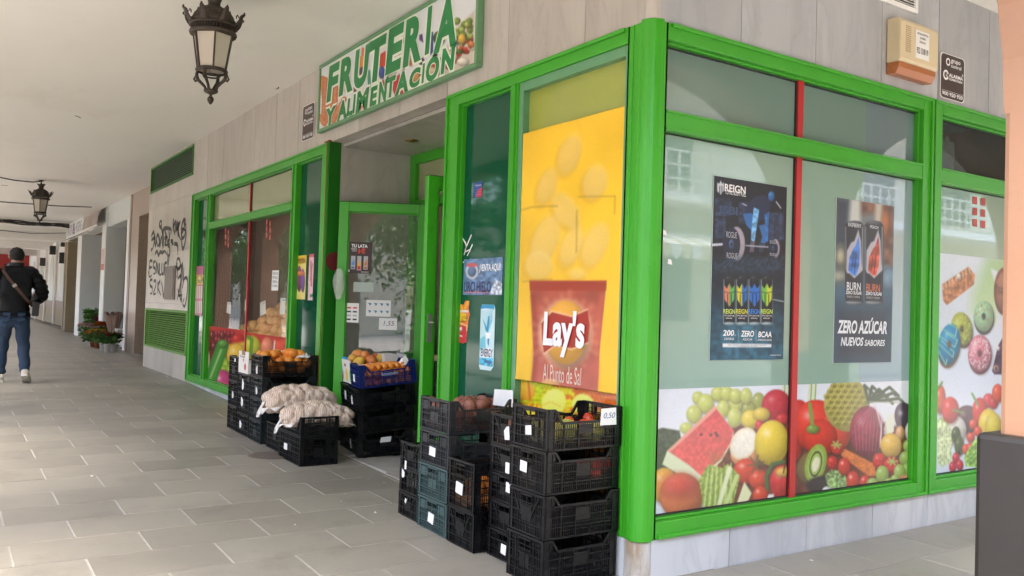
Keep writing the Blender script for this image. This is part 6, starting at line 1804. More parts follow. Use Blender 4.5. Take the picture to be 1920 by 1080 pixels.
t.base(c).set(rough=.6); t.bump(wv.outputs[1], .6, .004); M['net'] = t.m
M['netw'] = simple('white_netting', (.78, .74, .70), .6, var=.15, scale=30, bump=.5, bscale=60)
sack(-3.42, -.34, .445, .62, .26, .16, R_(84), 3, 'front potato sack in pale netting on the low crates', ry=R_(2))
sack(-3.83, -.34, .525, .66, .28, .20, R_(88), 8, 'rear potato sack with white plastic edge on the low crates', ry=R_(2))

# ================================================================== HANGING LAMPS
def lamp(x, y, label):
    e = empty('hanging_lantern', (x, y, TOPZ), 0, label, 'lantern', 'cast iron lanterns hanging from the arcade ceiling')
    return e
def lamp_parts(e):
    # lengths in metres below the ceiling; total about .86
    N8 = 8
    Z = lambda v: -v
    mb = MB()
    mb.lathe([(.004, 0), (.05, -.002), (.05, -.012), (.02, -.02), (.012, -.03), (.012, -.085)], 16)
    mb.build('chain_rod', M['iron'], e)
    mb = MB()
    mb.lathe([(.075, -.078), (.066, -.09), (.052, -.11), (.042, -.14), (.04, -.155), (.052, -.165), (.052, -.175)], 24)
    for k in range(8):
        a = 2 * PI * k / 8
        c, s_ = math.cos(a), math.sin(a)
        mb.add([(c * .066 - s_ * .02, s_ * .066 + c * .02, -.088), (c * .066 + s_ * .02, s_ * .066 - c * .02, -.088), (c * .088, s_ * .088, -.062)], [(0, 1, 2)])
    mb.build('chimney', M['iron'], e)
    mb = MB()
    mb.lathe([(.045, -.168), (.075, -.178), (.11, -.20), (.135, -.232), (.145, -.262), (.155, -.268), (.16, -.285), (.150, -.30), (.14, -.303)], 32)
    mb.build('dome', M['iron'], e)
    # perforated gallery
    mb = MB()
    mb.lathe([(.150, -.298), (.165, -.302), (.168, -.312), (.150, -.316)], 32); 
    for k in range(48):
        a = 2 * PI * k / 48; mb.bar((.148 * math.cos(a), .148 * math.sin(a), -.31), (.145 * math.cos(a), .145 * math.sin(a), -.35), .006, .004)
    mb.lathe([(.146, -.348), (.160, -.352), (.163, -.362), (.158, -.374), (.142, -.378)], 32)
    mb.build('gallery', M['iron'], e)
    # crown leaves
    for k in range(8):
        a = 2 * PI * k / 8 + PI / 8
        c, s_ = math.cos(a), math.sin(a)
        P = lambda r, z, w: [(c * r - s_ * w, s_ * r + c * w, z), (c * r + s_ * w, s_ * r - c * w, z)]
        prof = [(.155, -.312, .030), (.178, -.295, .028), (.195, -.268, .022), (.205, -.238, .020), (.225, -.222, .010), (.222, -.205, .003)]
        vs = []
        for r, z, w in prof: vs += P(r, z, w)
        mb = MB(); mb.add(vs, [(2 * i, 2 * i + 2, 2 * i + 3, 2 * i + 1) for i in range(len(prof) - 1)], True)
        for q in (-1, 1):
            mb.tube([(c * .19 - s_ * .02 * q, s_ * .19 + c * .02 * q, -.25), (c * .185 - s_ * .035 * q, s_ * .185 + c * .035 * q, -.235), (c * .18 - s_ * .045 * q, s_ * .18 + c * .045 * q, -.25), (c * .18 - s_ * .038 * q, s_ * .18 + c * .038 * q, -.262)], .004, 6)
        o = mb.build('crown_leaf', M['iron'], e); o.modifiers.new('th', 'SOLIDIFY').thickness = .008
    # six tapering glass panes and bars
    n = 6; rt, rb, zt, zb = .138, .098, -.378, -.625
    for k in range(n):
        a = 2 * PI * k / n + .35; a2 = a + 2 * PI / n
        p = [(rt * math.cos(a), rt * math.sin(a), zt), (rt * math.cos(a2), rt * math.sin(a2), zt), (rb * math.cos(a2), rb * math.sin(a2), zb), (rb * math.cos(a), rb * math.sin(a), zb)]
        q = [(x_ * .97, y_ * .97, z_) for x_, y_, z_ in p]
        mb = MB(); mb.add(p + q, [(0, 1, 2, 3), (7, 6, 5, 4), (0, 4, 5, 1), (1, 5, 6, 2), (2, 6, 7, 3), (3, 7, 4, 0)]); mb.build('glass_pane', M['frost'], e)
        mb = MB(); mb.bar((rt * 1.02 * math.cos(a), rt * 1.02 * math.sin(a), zt), (rb * 1.03 * math.cos(a), rb * 1.03 * math.sin(a), zb), .012, .012); mb.build('glazing_bar', M['iron'], e)
    mb = MB(); mb.lathe([(.092, -.612), (.106, -.614), (.112, -.624), (.108, -.636), (.094, -.638)], 24, caps=False)
    mb.lathe([(.05, -.66), (.06, -.655), (.064, -.66), (.058, -.668)], 20, caps=False); mb.build('lower_ring', M['iron'], e)
    for k in range(4):
        a = 2 * PI * k / 4 + .35; c, s_ = math.cos(a), math.sin(a)
        pts = [(.104, -.632), (.110, -.655), (.098, -.69), (.07, -.715), (.045, -.74), (.038, -.765), (.03, -.775)]
        mb = MB(); mb.tube([(c * r, s_ * r, z) for r, z in pts], [.010, .012, .013, .011, .010, .012, .008], 8)
        mb.tube([(c * r, s_ * r, z) for r, z in [(.098, -.69), (.118, -.70), (.128, -.685), (.12, -.668), (.108, -.675), (.114, -.686)]], [.009, .008, .007, .006, .006, .005], 6)
        mb.build('scroll', M['iron'], e)
    mb = MB(); mb.lathe([(.046, -.762), (.050, -.768), (.044, -.78), (.022, -.79), (.010, -.796), (.008, -.806), (.018, -.815), (.023, -.828), (.020, -.842), (.012, -.856), (.003, -.866)], 20); mb.build('finial', M['iron'], e)
lamp1 = lamp(-3.10, -1.342, 'large cast iron lantern nearest the camera, cut by the top edge'); lamp_parts(lamp1)
lamp2 = copy_tree(lamp1); lamp2.location = (-15.6, -1.35, TOPZ); lamp2['label'] = 'smaller looking lantern further along, above the walking man'
lamp3 = copy_tree(lamp1); lamp3.location = (-28.6, -1.62, TOPZ); lamp3['label'] = 'distant lantern at the left edge, half out of the picture'
lamp1.location.z = TOPZ + .045
for l in (lamp1, lamp2, lamp3): l.rotation_euler = (0, 0, .55)
# cables on the ceiling
def cable(name, pts, r, label, n=6):
    mb = MB(); mb.tube(pts, r, n); return mb.build(name, M['cable'], None, label=label, cat='cable')
cable('ceiling_cable', [(-15.6, -1.35, TOPZ - .02), (-15.62, -1.5, TOPZ - .05), (-15.6, -1.8, TOPZ - .05), (-15.55, -2.1, TOPZ - .02), (-15.5, -3.5, TOPZ - .015)], .012, 'thin cable feeding the lantern above the man')
cable('ceiling_cable', [(-20.6, -3.8, TOPZ - .02), (-20.4, -1.7, TOPZ - .035), (-20.0, -.6, TOPZ - .06), (-19.9, .1, TOPZ - .03)], .014, 'thin cable crossing the ceiling in front of the thick bundle')
mb = MB()
for k in range(5):
    pts = [(-25.45 + .03 * k, -3.8, TOPZ - .06 - .02 * k)]
    for j in range(1, 14): pts.append((-25.45 + .03 * k + random.uniform(-.02, .02), -3.8 + j * .31, TOPZ - .07 - .018 * k - .05 * math.sin(j * .75 + k) ** 2))
    mb.tube(pts, .022, 6)
mb.build('cable_bundle', M['cable'], None, label='thick dark cable bundle crossing the ceiling to the white shop sign', cat='cable')
cable('ceiling_cable', [(-26.9, -3.8, 3.30), (-26.9, -1.6, 3.24), (-26.9, -.6, 3.2), (-26.8, .3, 3.28)], .011, 'sagging thin cable beyond the thick bundle')

# ================================================================== GRAFFITI
cv0 = lambda u, v: onA(u, v, -.002)
g8 = lambda x, y: (260 + x * .3056, 370 + y * .3056)
def tagg(lines, w, label):
    e = empty('graffiti', (0, 0, 0), 0, label, 'graffiti')
    for L in lines: ribbon('A', [g8(*q) for q in L], w, -.0022, 'spray', 'spray_line', e, cv0)
tagg([[(78, 240), (92, 212), (96, 262)], [(78, 262), (100, 250), (90, 300), (84, 318)], [(96, 225), (104, 300), (112, 240), (120, 232), (128, 270), (118, 300), (110, 262)],
      [(128, 250), (130, 300), (140, 240), (146, 300)], [(133, 145), (127, 170), (138, 185), (140, 150), (133, 145)], [(140, 190), (150, 240), (152, 310)], [(146, 212), (160, 190), (198, 196), (196, 230)],
      [(160, 200), (170, 250), (160, 290), (180, 290)], [(186, 205), (188, 260), (176, 270), (190, 290)], [(158, 250), (178, 245)], [(196, 270), (208, 268), (205, 286), (214, 285)], [(100, 350), (112, 330), (122, 355), (132, 335), (146, 340), (160, 330), (172, 352)], [(178, 300), (188, 300), (190, 350), (178, 358), (176, 330)],
      [(150, 60 + 150), (148, 330)], [(76, 325), (84, 318)]], .065, 'top left black graffiti tag with looping letters on the stone wall')
tagg([[(214, 130), (212, 180), (222, 230)], [(214, 180), (226, 150), (222, 215)], [(228, 215), (236, 150), (242, 240)], [(230, 195), (240, 190)], [(244, 150), (242, 245)], [(256, 145), (240, 200), (258, 260)], [(262, 230), (280, 180), (285, 140), (270, 150), (262, 210), (268, 250), (284, 230), (290, 170), (276, 160)], [(262, 250), (270, 316), (284, 280), (290, 210), (262, 190)], [(218, 285), (236, 290), (240, 320), (240, 356)]], .065, 'top right black graffiti tag beside the window frame')
tagg([[(84, 392), (68, 395), (64, 484), (80, 478)], [(66, 432), (82, 428)], [(104, 392), (92, 400), (90, 425), (102, 440), (100, 465), (90, 470)], [(108, 470), (110, 400), (122, 470), (124, 402)], [(128, 402), (128, 470), (140, 470)], [(142, 404), (142, 460), (152, 466), (154, 404)], [(172, 400), (160, 410), (160, 470), (172, 470), (172, 440)], [(178, 370), (176, 420)], [(186, 370), (182, 420)],
      [(84, 505), (70, 510), (70, 540), (84, 555), (80, 588), (70, 590)], [(92, 515), (104, 512), (104, 545), (90, 592), (106, 590)], [(118, 515), (116, 590)], [(132, 510), (118, 550), (136, 600)], [(140, 520), (146, 560), (152, 610), (158, 560), (162, 510), (168, 570)], [(60, 455), (64, 475)]], .055, 'lower left graffiti reading ESNLUG over scribbled letters')
tagg([[(238, 400), (232, 425), (244, 440), (256, 420), (250, 380), (238, 378), (232, 410), (240, 470), (232, 490)], [(244, 440), (262, 420), (258, 500), (268, 400), (272, 510), (278, 430)], [(240, 500), (262, 480), (250, 560), (236, 630)], [(262, 500), (258, 560), (262, 640), (240, 560)], [(268, 560), (280, 500), (298, 500), (300, 560), (290, 640), (280, 670), (270, 650), (280, 620)], [(252, 570), (244, 600), (266, 600)]], .052, 'lower right graffiti scrawl beside the meter box')
# ================================================================== NEIGHBOURING SHOPS further along the arcade
FY = .45
def thing(name, label, cat, group=None): return empty(name, (0, 0, 0), 0, label, cat, group)
def bpart(name, mat, par, *bs, bevel=0):
    mb = MB()
    for b in bs: mb.box(*b)
    return mb.build(name, M[mat] if isinstance(mat, str) else mat, par, bevel=bevel)
F0 = .15
# granite doorway
g = thing('granite_doorway', 'brown granite doorway surround just past the graffiti wall', 'doorway')
bpart('pale_jamb', 'granite_pale', g, (-16.55, -15.72, FY, FY + .3, F0, 3.0)); bpart('pale_header', 'granite_pale', g, (-16.55, -12.4, FY + .001, FY + .3, 3.0, TOPZ))
bpart('outer_edge', 'granite', g, (-16.72, -16.55, FY - .01, FY + .3, F0, TOPZ))
bpart('dark_jamb', 'granite', g, (-15.9, -15.72, FY + .302, FY + 1.6, F0, 3.0)); bpart('door_wall', 'granite', g, (-15.72, -12.4, FY + 1.4, FY + 1.6, F0, 3.0))
bpart('reveal_soffit', 'granite_pale', g, (-15.72, -12.4, FY + .302, FY + 1.4, 3.0, 3.1))
# florist
fs_ = thing('florist_shop', 'white fronted shop with a tall window behind the potted flowers', 'shop')
bpart('header', 'greywhite', fs_, (-19.75, -16.73, FY, FY + .3, 3.03, TOPZ)); bpart('white_jamb', 'white', fs_, (-17.0, -16.73, FY - .015, FY + .3, F0, 3.029))
bpart('pillar', 'greywhite', fs_, (-20.35, -19.75, FY - .02, FY + .9, F0, 3.15)); bpart('capital', 'greywhite', fs_, (-20.37, -19.73, FY - .045, FY + .9, 3.15, TOPZ))
bpart('pillar_face', 'white', fs_, (-20.352, -19.80, FY - .03, FY - .021, F0, 3.149))
wf = bpart('window_frame', 'inner_dark', fs_, (-19.74, -19.0, FY + .42, FY + .5, F0, 3.03)); bpart('pane', 'glass_dark', wf, (-19.0, -17.0, FY + .44, FY + .45, F0 + .2, 3.0))
bpart('window_sill', 'white', fs_, (-19.0, -17.0, FY + .2, FY + .5, F0, F0 + .2)); bpart('interior_back', 'inner_dark', fs_, (-19.7, -17, FY + 1.6, FY + 1.7, F0, 3.03))
rp = bpart('red_notice', flat('notice_red', (.5, .04, .04)), fs_, (-20.30, -19.86, FY - .034, FY - .031, 1.98, 2.14))
bpart('notice_paper', flat('notice_pink', (.62, .45, .42)), fs_, (-20.30, -19.86, FY - .033, FY - .031, 2.15, 2.51))
# awning shop
aw = thing('awning_shop', 'shop with a grey wall under the curved striped awning sign', 'shop')
bpart('pillar', 'greywhite', aw, (-25.0, -24.15, FY - .01, FY + .62, F0, 3.1)); bpart('header', 'white', aw, (-25.0, -20.36, FY, FY + .3, 3.1, TOPZ)); bpart('pillar_face', 'white', aw, (-25.0, -24.15, FY - .02, FY - .011, F0, 3.1))
bpart('door', 'inner_dark', aw, (-24.14, -20.4, FY + .62, FY + .7, F0, 3.1)); 
mb = MB(); n = 10
prof = [(FY - .02 - .22 * math.sin(PI / 2 * k / n) ** .8, 3.50 - .42 * (1 - math.cos(PI / 2 * k / n))) for k in range(n + 1)]
x0, x1 = -22.4, -19.75
ns = 22
for s_ in range(ns):
    xa, xb = x0 + (x1 - x0) * s_ / ns, x0 + (x1 - x0) * (s_ + 1) / ns
    mb.mi = s_ % 2
    for (ya, za), (yb, zb) in zip(prof[:-1], prof[1:]):
        mb.add([(xa, ya, za), (xb, ya, za), (xb, yb, zb), (xa, yb, zb)], [(0, 1, 2, 3)], True)
mb.mi = 0
t = NT('awning_print'); c = t.ramp(t.noise(t.wcoord((3, 1, .6)), 3, 5, .7), [(.35, (.06, .045, .05)), (.5, (.3, .16, .1)), (.62, (.45, .42, .4))]); t.base(c).set(rough=.35); M['awn'] = t.m
M['awn2'] = simple('awning_pale', (.42, .38, .37), .4)
mb.build('awning', [M['awn'], M['awn2']], aw)
bpart('awning_edge', 'white', aw, (x0, x1, FY - .25, FY - .22, 3.04, 3.08))
# teal door shop
td = thing('teal_door_shop', 'tan pillared shop with a teal shutter and a white lettered sign', 'shop')
bpart('pillar', 'tan', td, (-27.95, -27.5, FY, FY + .72, F0, 3.05)); bpart('edge', 'dado', td, (-28.2, -27.951, FY - .02, FY + .3, F0, 3.05)); bpart('door', 'teal', td, (-27.5, -25.01, FY + .72, FY + .8, F0, 3.1)); bpart('lintel', 'tan', td, (-27.5, -25.01, FY, FY + .72, 3.06, 3.1))
bpart('header', 'whitewall', td, (-28.2, -25.01, FY + .01, FY + .3, 3.1, TOPZ))
tx = text('ABIERTO HOY', 'A', (0, 0, 1, .2), 0, WT, td)
bpy.data.objects.remove(tx)
for k in range(7): bpart('letter_patch', 'white', td, (-26.9 + .02 * k, -26.3 + .02 * k, FY + .714, FY + .719, .7 + k * .17, .8 + k * .17))
ss = thing('white_shop_sign', 'white sign with grey lettering above the teal door', 'sign')
bpart('board', 'white', ss, (-26.5, -23.0, FY - .16, FY - .01, 3.06, 3.51)); bpart('sign_edge', 'inner_dark', ss, (-26.5, -23.0, FY - .165, FY - .16, 3.04, 3.06))
text('IMAGEN', 'A', (-26.35, 3.14, -25.2, 3.44), FY - .162, GRYP, ss, bold=.03); text('&', 'A', (-25.1, 3.12, -24.5, 3.46), FY - .162, flat('plum_print', (.2, .08, .25)), ss, bold=.03); text('HIGIENE', 'A', (-24.4, 3.14, -23.15, 3.44), FY - .162, GRYP, ss, bold=.03)
# white wall with niches and a window
ww = thing('white_arcade_wall', 'far white wall with pointed niches, a window and a brown dado', 'wall')
WY = .98
bpart('wall', 'whitewall', ww, (-28.95, -28.2, WY, WY + .3, F0, TOPZ), (-30.9, -28.95, WY, WY + .3, F0, 1.35), (-30.9, -28.95, WY, WY + .3, 2.85, TOPZ), (-75, -30.9, WY, WY + .3, F0, TOPZ))
bpart('wall_return', 'whitewall', ww, (-28.3, -28.2, FY + .3, WY, F0, TOPZ))
wn_ = bpart('window_frame', 'inner_dark', ww, (-30.88, -30.78, WY + .2, WY + .25, 1.36, 2.84), (-30.78, -28.97, WY + .2, WY + .25, 2.74, 2.84)); bpart('pane', 'glass_dark', wn_, (-30.78, -28.97, WY + .21, WY + .22, 1.36, 2.74))
bpart('dado_band', 'dado', ww, (-75, -28.2, WY - .03, WY - .001, .82, 1.12)); bpart('dado_base', 'tan', ww, (-75, -28.2, WY - .02, WY - .0015, F0, .818))
for k, xx in enumerate((-33.6, -37.4, -41.5, -46)):
    mb = MB(); w_ = .75; pts = [(-w_, F0 + .95), (w_, F0 + .95), (w_, 2.3)]
    for q in range(1, 8): pts.append((w_ * math.cos(PI / 2 * q / 8) , 2.3 + .65 * math.sin(PI / 2 * q / 8)))
    pts += [(0, 3.0)] + [(-w_ * math.cos(PI / 2 * q / 8), 2.3 + .65 * math.sin(PI / 2 * q / 8)) for q in range(7, 0, -1)] + [(-w_, 2.3)]
    mb.prism(pts, lambda a, b: (xx + a, WY - .004, b), lambda a, b: (xx + a, WY - .03, b)); mb.build('niche', M['greywhite'], ww, recalc=True)
    bpart('pilaster', 'whitewall', ww, (xx - 2.2, xx - 1.95, WY - .09, WY - .031, F0, TOPZ))
for k, (xx, z0_, z1_) in enumerate(((-32.1, 2.5, 2.9), (-35.6, 2.95, 3.3), (-39.5, 2.6, 2.95), (-31.8, 3.1, 3.4))):
    tt = bpart('hanging_sign', 'inner_dark', None, (xx - .1, xx + .1, WY - .3, WY - .095, z0_, z1_)); tag(tt, ['small dark sign fixed to the far white wall above the window side', 'small dark sign high on the far white wall', 'small dark sign on the far white wall beyond the niches', 'small dark plaque just under the ceiling of the far wall'][k], 'sign')
rs = bpart('red_banner', flat('banner_red', (.30, .015, .015)), None, (-44, -43.9, -1.2, .6, 2.2, 3.2)); tag(rs, 'dark red banner hanging across the far end of the arcade', 'banner')
mb = MB(); 
for k in range(1): mb.lathe([(.28, 0), (.33, .01)], 20)
o = mb.build('emblem', M['whitewall'], rs, (-43.88, -.1, 2.45), (0, PI / 2, 0))
kk = bpart('kiosk_front', flat('kiosk_brown', (.16, .06, .03)), None, (-44.3, -44.2, -2.8, -1.3, 1.0, 2.6)); tag(kk, 'brown lit shopfront at the far end, seen beside the man\'s head', 'shopfront')
bpart('end_wall', 'whitewall', thing('arcade_end_wall', 'pale wall closing the far end of the arcade', 'wall'), (-70, -69.8, -4.3, 1.3, F0, TOPZ))

# ================================================================== FLOWER POTS outside the florist
def plant_mesh(n, r, h, leaf, mats, seed, flower=0, fsize=.03, spiky=False):
    rr = random.Random(seed); mb = MB()
    for i in range(n):
        a = rr.random() * 2 * PI; q = math.sqrt(rr.random()) * r; z = h * (rr.random() ** .8)
        c = Vector((q * math.cos(a) * (.6 + .6 * z / h), q * math.sin(a) * (.6 + .6 * z / h), z))
        d = Vector((math.cos(a) + rr.uniform(-.5, .5), math.sin(a) + rr.uniform(-.5, .5), rr.uniform(-.2, 1.0))).normalized()
        s_ = d.cross(Vector((rr.uniform(-1, 1), rr.uniform(-1, 1), 1))).normalized()
        L = leaf * rr.uniform(.6, 1.3); w = L * (.16 if spiky else .4)
        mb.mi = 0 if rr.random() < .6 else 1
        mb.add([c - d * L * .1, c + d * L * .4 + s_ * w, c + d * L, c + d * L * .4 - s_ * w], [(0, 1, 2, 3)])
    for i in range(flower):
        a = rr.random() * 2 * PI; q = math.sqrt(rr.random()) * r; z = h * rr.uniform(.75, 1.08)
        c = Vector((q * math.cos(a), q * math.sin(a), z)); mb.mi = 2
        for k in range(5):
            an = k * 2 * PI / 5; d = Vector((math.cos(an), math.sin(an), .45)) * fsize; e_ = Vector((-math.sin(an), math.cos(an), 0)) * fsize * .5
            mb.add([c, c + d * .7 + e_, c + d * 1.1, c + d * .7 - e_], [(0, 1, 2, 3)])
    return mb.mesh('foliage', mats)
def lf(name, c, c2=None):
    if name not in M: M[name] = simple(name, c, .5, var=.3, scale=12)
    return M[name]
L1_, L2_ = lf('leaf_green', (.08, .20, .035)), lf('leaf_dark', (.045, .12, .022))
def pot(u, v, rp_, hp, matc, fol, label, fh, yq=-.02):
    p = hit(u, v, 2, .183); x, y = p[0], p[1]
    e = empty('potted_plant', (x, y, .183), 0, label, 'potted plant', 'potted flowers outside the florist')
    mb = MB(); rp_ *= .72; hp *= .75; mb.lathe([(rp_ * .72, 0), (rp_ * .98, hp * .9), (rp_ * 1.08, hp * .9), (rp_ * 1.08, hp), (rp_ * .9, hp), (rp_ * .85, hp * .85)], 20); mb.build('pot', matc, e)
    obj('foliage', fol, e, (0, 0, hp * .9))
wp, tp = M['white'], lf('terracotta', (.36, .12, .06))
RED, ORG, YEL, PNK, PUR, WHT = lf('petal_red', (.42, .02, .03)), lf('petal_orange', (.6, .13, .02)), lf('petal_yellow', (.62, .4, .03)), lf('petal_pink', (.6, .25, .32)), lf('petal_purple', (.18, .01, .07)), lf('petal_white', (.6, .5, .5))
pot(201, 661, .11, .24, wp, plant_mesh(160, .16, .22, .09, [L2_, L1_, RED], 1, 34, .055), 'white pot of red flowers nearest the walkway', .3)
pot(192, 658, .09, .22, wp, plant_mesh(140, .14, .24, .08, [L1_, L2_, RED], 2, 28, .055), 'white pot with dark red blooms left of the nearest pot', .3)
pot(213, 660, .10, .22, wp, plant_mesh(120, .14, .22, .08, [L2_, L1_, PNK], 3, 50, .06), 'white pot half hidden beneath the wrapped bouquet', .3)
pot(182, 653, .09, .18, tp, plant_mesh(160, .15, .26, .08, [L1_, L2_, YEL], 4, 130, .055), 'terracotta pot of small yellow flowers', .3)
pot(174, 651, .09, .18, tp, plant_mesh(160, .14, .22, .08, [L1_, L2_, ORG], 5, 90, .055), 'terracotta pot of orange flowers', .3)
pot(168, 649, .09, .18, wp, plant_mesh(160, .15, .30, .08, [L1_, L2_, WHT], 6, 40, .06), 'white pot with leafy greenery beside the terracotta pots', .3)
pot(161, 643, .09, .24, wp, plant_mesh(160, .16, .28, .09, [L2_, L1_, PNK], 7, 80, .06), 'leftmost pot with pale pink and white flowers', .3)
pot(178, 640, .13, .25, tp, plant_mesh(420, .22, .62, .12, [L1_, lf('leaf_bright', (.08, .22, .03)), RED], 8), 'tall leafy green plant behind the flower pots', .3)
pot(190, 646, .10, .25, tp, plant_mesh(200, .15, .34, .08, [L2_, L1_, ORG], 9, 90, .06), 'pot of orange red flowers before the white pillar', .3)
pot(187, 641, .10, .35, tp, plant_mesh(120, .13, .35, .10, [L2_, L1_, PUR], 10, 60, .07), 'pot of deep purple red blooms at the back', .3)
# wrapped bouquet on a bucket
p = hit(211, 655, 2, .183)
e = empty('wrapped_bouquet', (p[0], p[1], .183), 0, 'large brown paper wrapped bouquet standing among the pots', 'bouquet')
mb = MB(); mb.lathe([(.09, 0), (.11, .2), (.09, .2)], 20); mb.build('bucket', M['white'], e)
M['kraft'] = simple('kraft_wrap', (.22, .14, .11), .6, var=.35, scale=9)
for k in range(7):
    a = k * .9; cx, cy = .045 * math.cos(a), .045 * math.sin(a)
    mb = MB(); n = 10; vs = []
    for i in range(6):
        q = i / 5; r_ = .02 + .055 * q ** 1.3
        for j in range(n):
            an = 2 * PI * j / n; rr = r_ * (1 + .2 * math.sin(3 * an + k)); vs.append((cx * (1 + q * 1.6) + rr * math.cos(an), cy * (1 + q * 1.6) + rr * math.sin(an), (.16 + q * .62 + (.05 * math.sin(2 * an + k) if i == 5 else 0))))
    mb.add(vs, [(i * n + j, i * n + (j + 1) % n, (i + 1) * n + (j + 1) % n, (i + 1) * n + j) for i in range(5) for j in range(n)], False)
    mb.build('paper_wrap', M['kraft'], e)
# small white stool
p = hit(226, 655, 2, .183)
e = empty('white_stool', (p[0], p[1], .183), 0, 'small white plastic stool right of the bouquet', 'stool')
bpart('seat', 'white', e, (-.2, .2, -.15, .15, .42, .46))
for sx_, sy_ in ((-.17, -.12), (.17, -.12), (-.17, .12), (.17, .12)): bpart('leg', 'white', e, (sx_ - .02, sx_ + .02, sy_ - .02, sy_ + .02, 0, .42))

# ================================================================== INSIDE THE WINDOW
shelf = bpart('display_shelf', 'inner_dark', None, (-8.2, -5.3, .16, .75, .20, .86)); tag(shelf, 'low display shelf behind the fruit picture in the arcade window', 'shelf')
BO = [ball_mesh('window_orange', 'brownish', .064, sz=.95, seed=i + 50) for i in range(3)]; BS = [ball_mesh('window_fruit', 'mango', .05, sz=.95, seed=i + 55) for i in range(2)]
big = []
for row, (zz, yy) in enumerate(((.93, .17), (1.02, .22), (1.10, .28), (1.18, .35), (1.26, .43))):
    for i in range(16 - row):
        x = -6.95 + .06 * row + i * .112 + random.uniform(-.02, .02)
        if x < -5.25: big.append((x, yy + random.uniform(-.02, .02), zz + random.uniform(-.02, .02)))
heap('window_orange', BO, big, 'large brownish orange piled behind the window glass', 'oranges piled in the window', 'orange', .064, (.9, 1.05))
heap('window_fruit', BS, [(-7.75 + .10 * i + random.uniform(-.02, .02), .22 + .1 * r_ + random.uniform(-.02, .02), .93 + .055 * r_) for i in range(9) for r_ in range(3)], 'small yellow red fruit in the window, left of the oranges', 'small fruit in the window', 'fruit', .05)
WO = [ball_mesh('window_orange', 'orange', .07, sz=.95, seed=60)]
heap('window_orange', WO, [(-5.62 + .13 * i, .22 + .1 * r_, .94 + .11 * r_) for i in range(3) for r_ in range(3)], 'bright orange at the right end of the window pile', 'bright oranges in the window', 'orange', .07)
# folding chair with striped back
e = empty('striped_chair', (-7.55, 1.15, .2), R_(18), 'folding garden chair with a blue and white striped back inside the window', 'chair')
M['stripe_b'] = simple('blue_stripe', (.09, .11, .2), .7); 
for sx_ in (-.24, .24):
    mb = MB(); mb.tube([(sx_, .35, 0), (sx_, .05, .45), (sx_ * .98, -.02, 1.25)], .013, 8); mb.build('chair_side', M['metal'], e)
    mb = MB(); mb.tube([(sx_, -.35, 0), (sx_, .3, .45)], .012, 8); mb.build('leg', M['metal'], e)
mb = MB(); mb.tube([(-.24, -.02, 1.25), (0, -.03, 1.29), (.24, -.02, 1.25)], .013, 8); mb.build('top_rail', M['metal'], e)
for k in range(14):
    z = .52 + k * .052; bpart('backrest_band', 'white' if k % 2 else 'stripe_b', e, (-.225, .225, .04 - .06 * (z - .45), .046 - .06 * (z - .45), z, z + .05))
mb = MB(); mb.box(-.23, .23, -.4, .05, .44, .455); mb.build('seat', M['stripe_b'], e)
# price notes hanging inside the window
def note(u, v, w, h, label, txt=None, d=.066, rot=0):
    a, z = onA(u, v, d); mb = MB()
    mb.prism([(-w / 2, -h / 2), (w / 2, -h / 2 + .01), (w / 2 - .01, h / 2), (-w / 2, h / 2 - .008)], lambda x, q: (x, 0, q), lambda x, q: (x, .0006, q))
    o = mb.build('paper_note', M['paper'], None, (a, d if d > 0 else d, z), (0, rot, 0), label=label, cat='note')
    if txt:
        for i, s_ in enumerate(txt): text(s_, 'A', (-w * .38, h * (.28 - i * .2), w * .38, h * (.40 - i * .2)), -.0012, flat('pen_dark', (.05, .06, .12)), o, bold=.01, name='handwriting')
    return o
DW = .049
note(516, 526, .22, .22, 'handwritten note taped to the window glass at chest height', ['FRUTAS', 'PATATAS', 'OFERTA', '2,00'], d=.047, rot=.05)
note(394, 583, .20, .13, 'leftmost white price note low in the arcade window', d=.12); note(429, 577, .19, .15, 'white price note before the striped chair', ['1,50'], d=.12, rot=.1); note(462, 572, .12, .14, 'white price note beside the red mullion', d=.12); note(493, 578, .2, .16, 'white price note above the middle of the oranges', ['2,20'], d=.12, rot=-.12); note(530, 574, .17, .18, 'white price note at the right end of the window', ['1,99'], d=.12, rot=.05)
# ================================================================== STICKERS ON THE OPEN DOOR
# door plane: local frame of leaf1
dirL = Vector((-4.10 + 3.72, .062 - .765, 0)).normalized(); nL = Vector((-dirL.y, dirL.x, 0))
if (Vector(CW) - Vector((-3.72, .765, 1))).dot(nL) < 0: nL = -nL
def doorp(u, v, off_=.005):
    d = Vector(CF + CR * (u - 960) / FPX - CU * (v - 540) / FPX); o = Vector(CW); p0 = Vector((-3.72, .765, 0)) + nL * off_
    t_ = (p0 - o).dot(nL) / d.dot(nL); p = o + d * t_; return (p - Vector((-3.72, .765, 0))).dot(-dirL) * 1.0, p.z
def dsheet(u0, v0, u1, v1, mat, name, label, cat='sticker', off_=.005):
    s0, z1_ = doorp(u0, v0, off_); s1, z0_ = doorp(u1, v1, off_)
    mb = MB()
    f = lambda s_, z, q: tuple(Vector((-3.72, .765, 0)) - dirL * s_ + nL * (off_ + q) + Vector((0, 0, z)))
    mb.prism([(s0, z0_), (s1, z0_), (s1, z1_), (s0, z1_)], lambda s_, z: f(s_, z, 0), lambda s_, z: f(s_, z, .0006))
    o = mb.build(name, mat if not isinstance(mat, str) else M[mat], None, label=label, cat=cat, recalc=True); return o, f, (s0, z0_, s1, z1_)
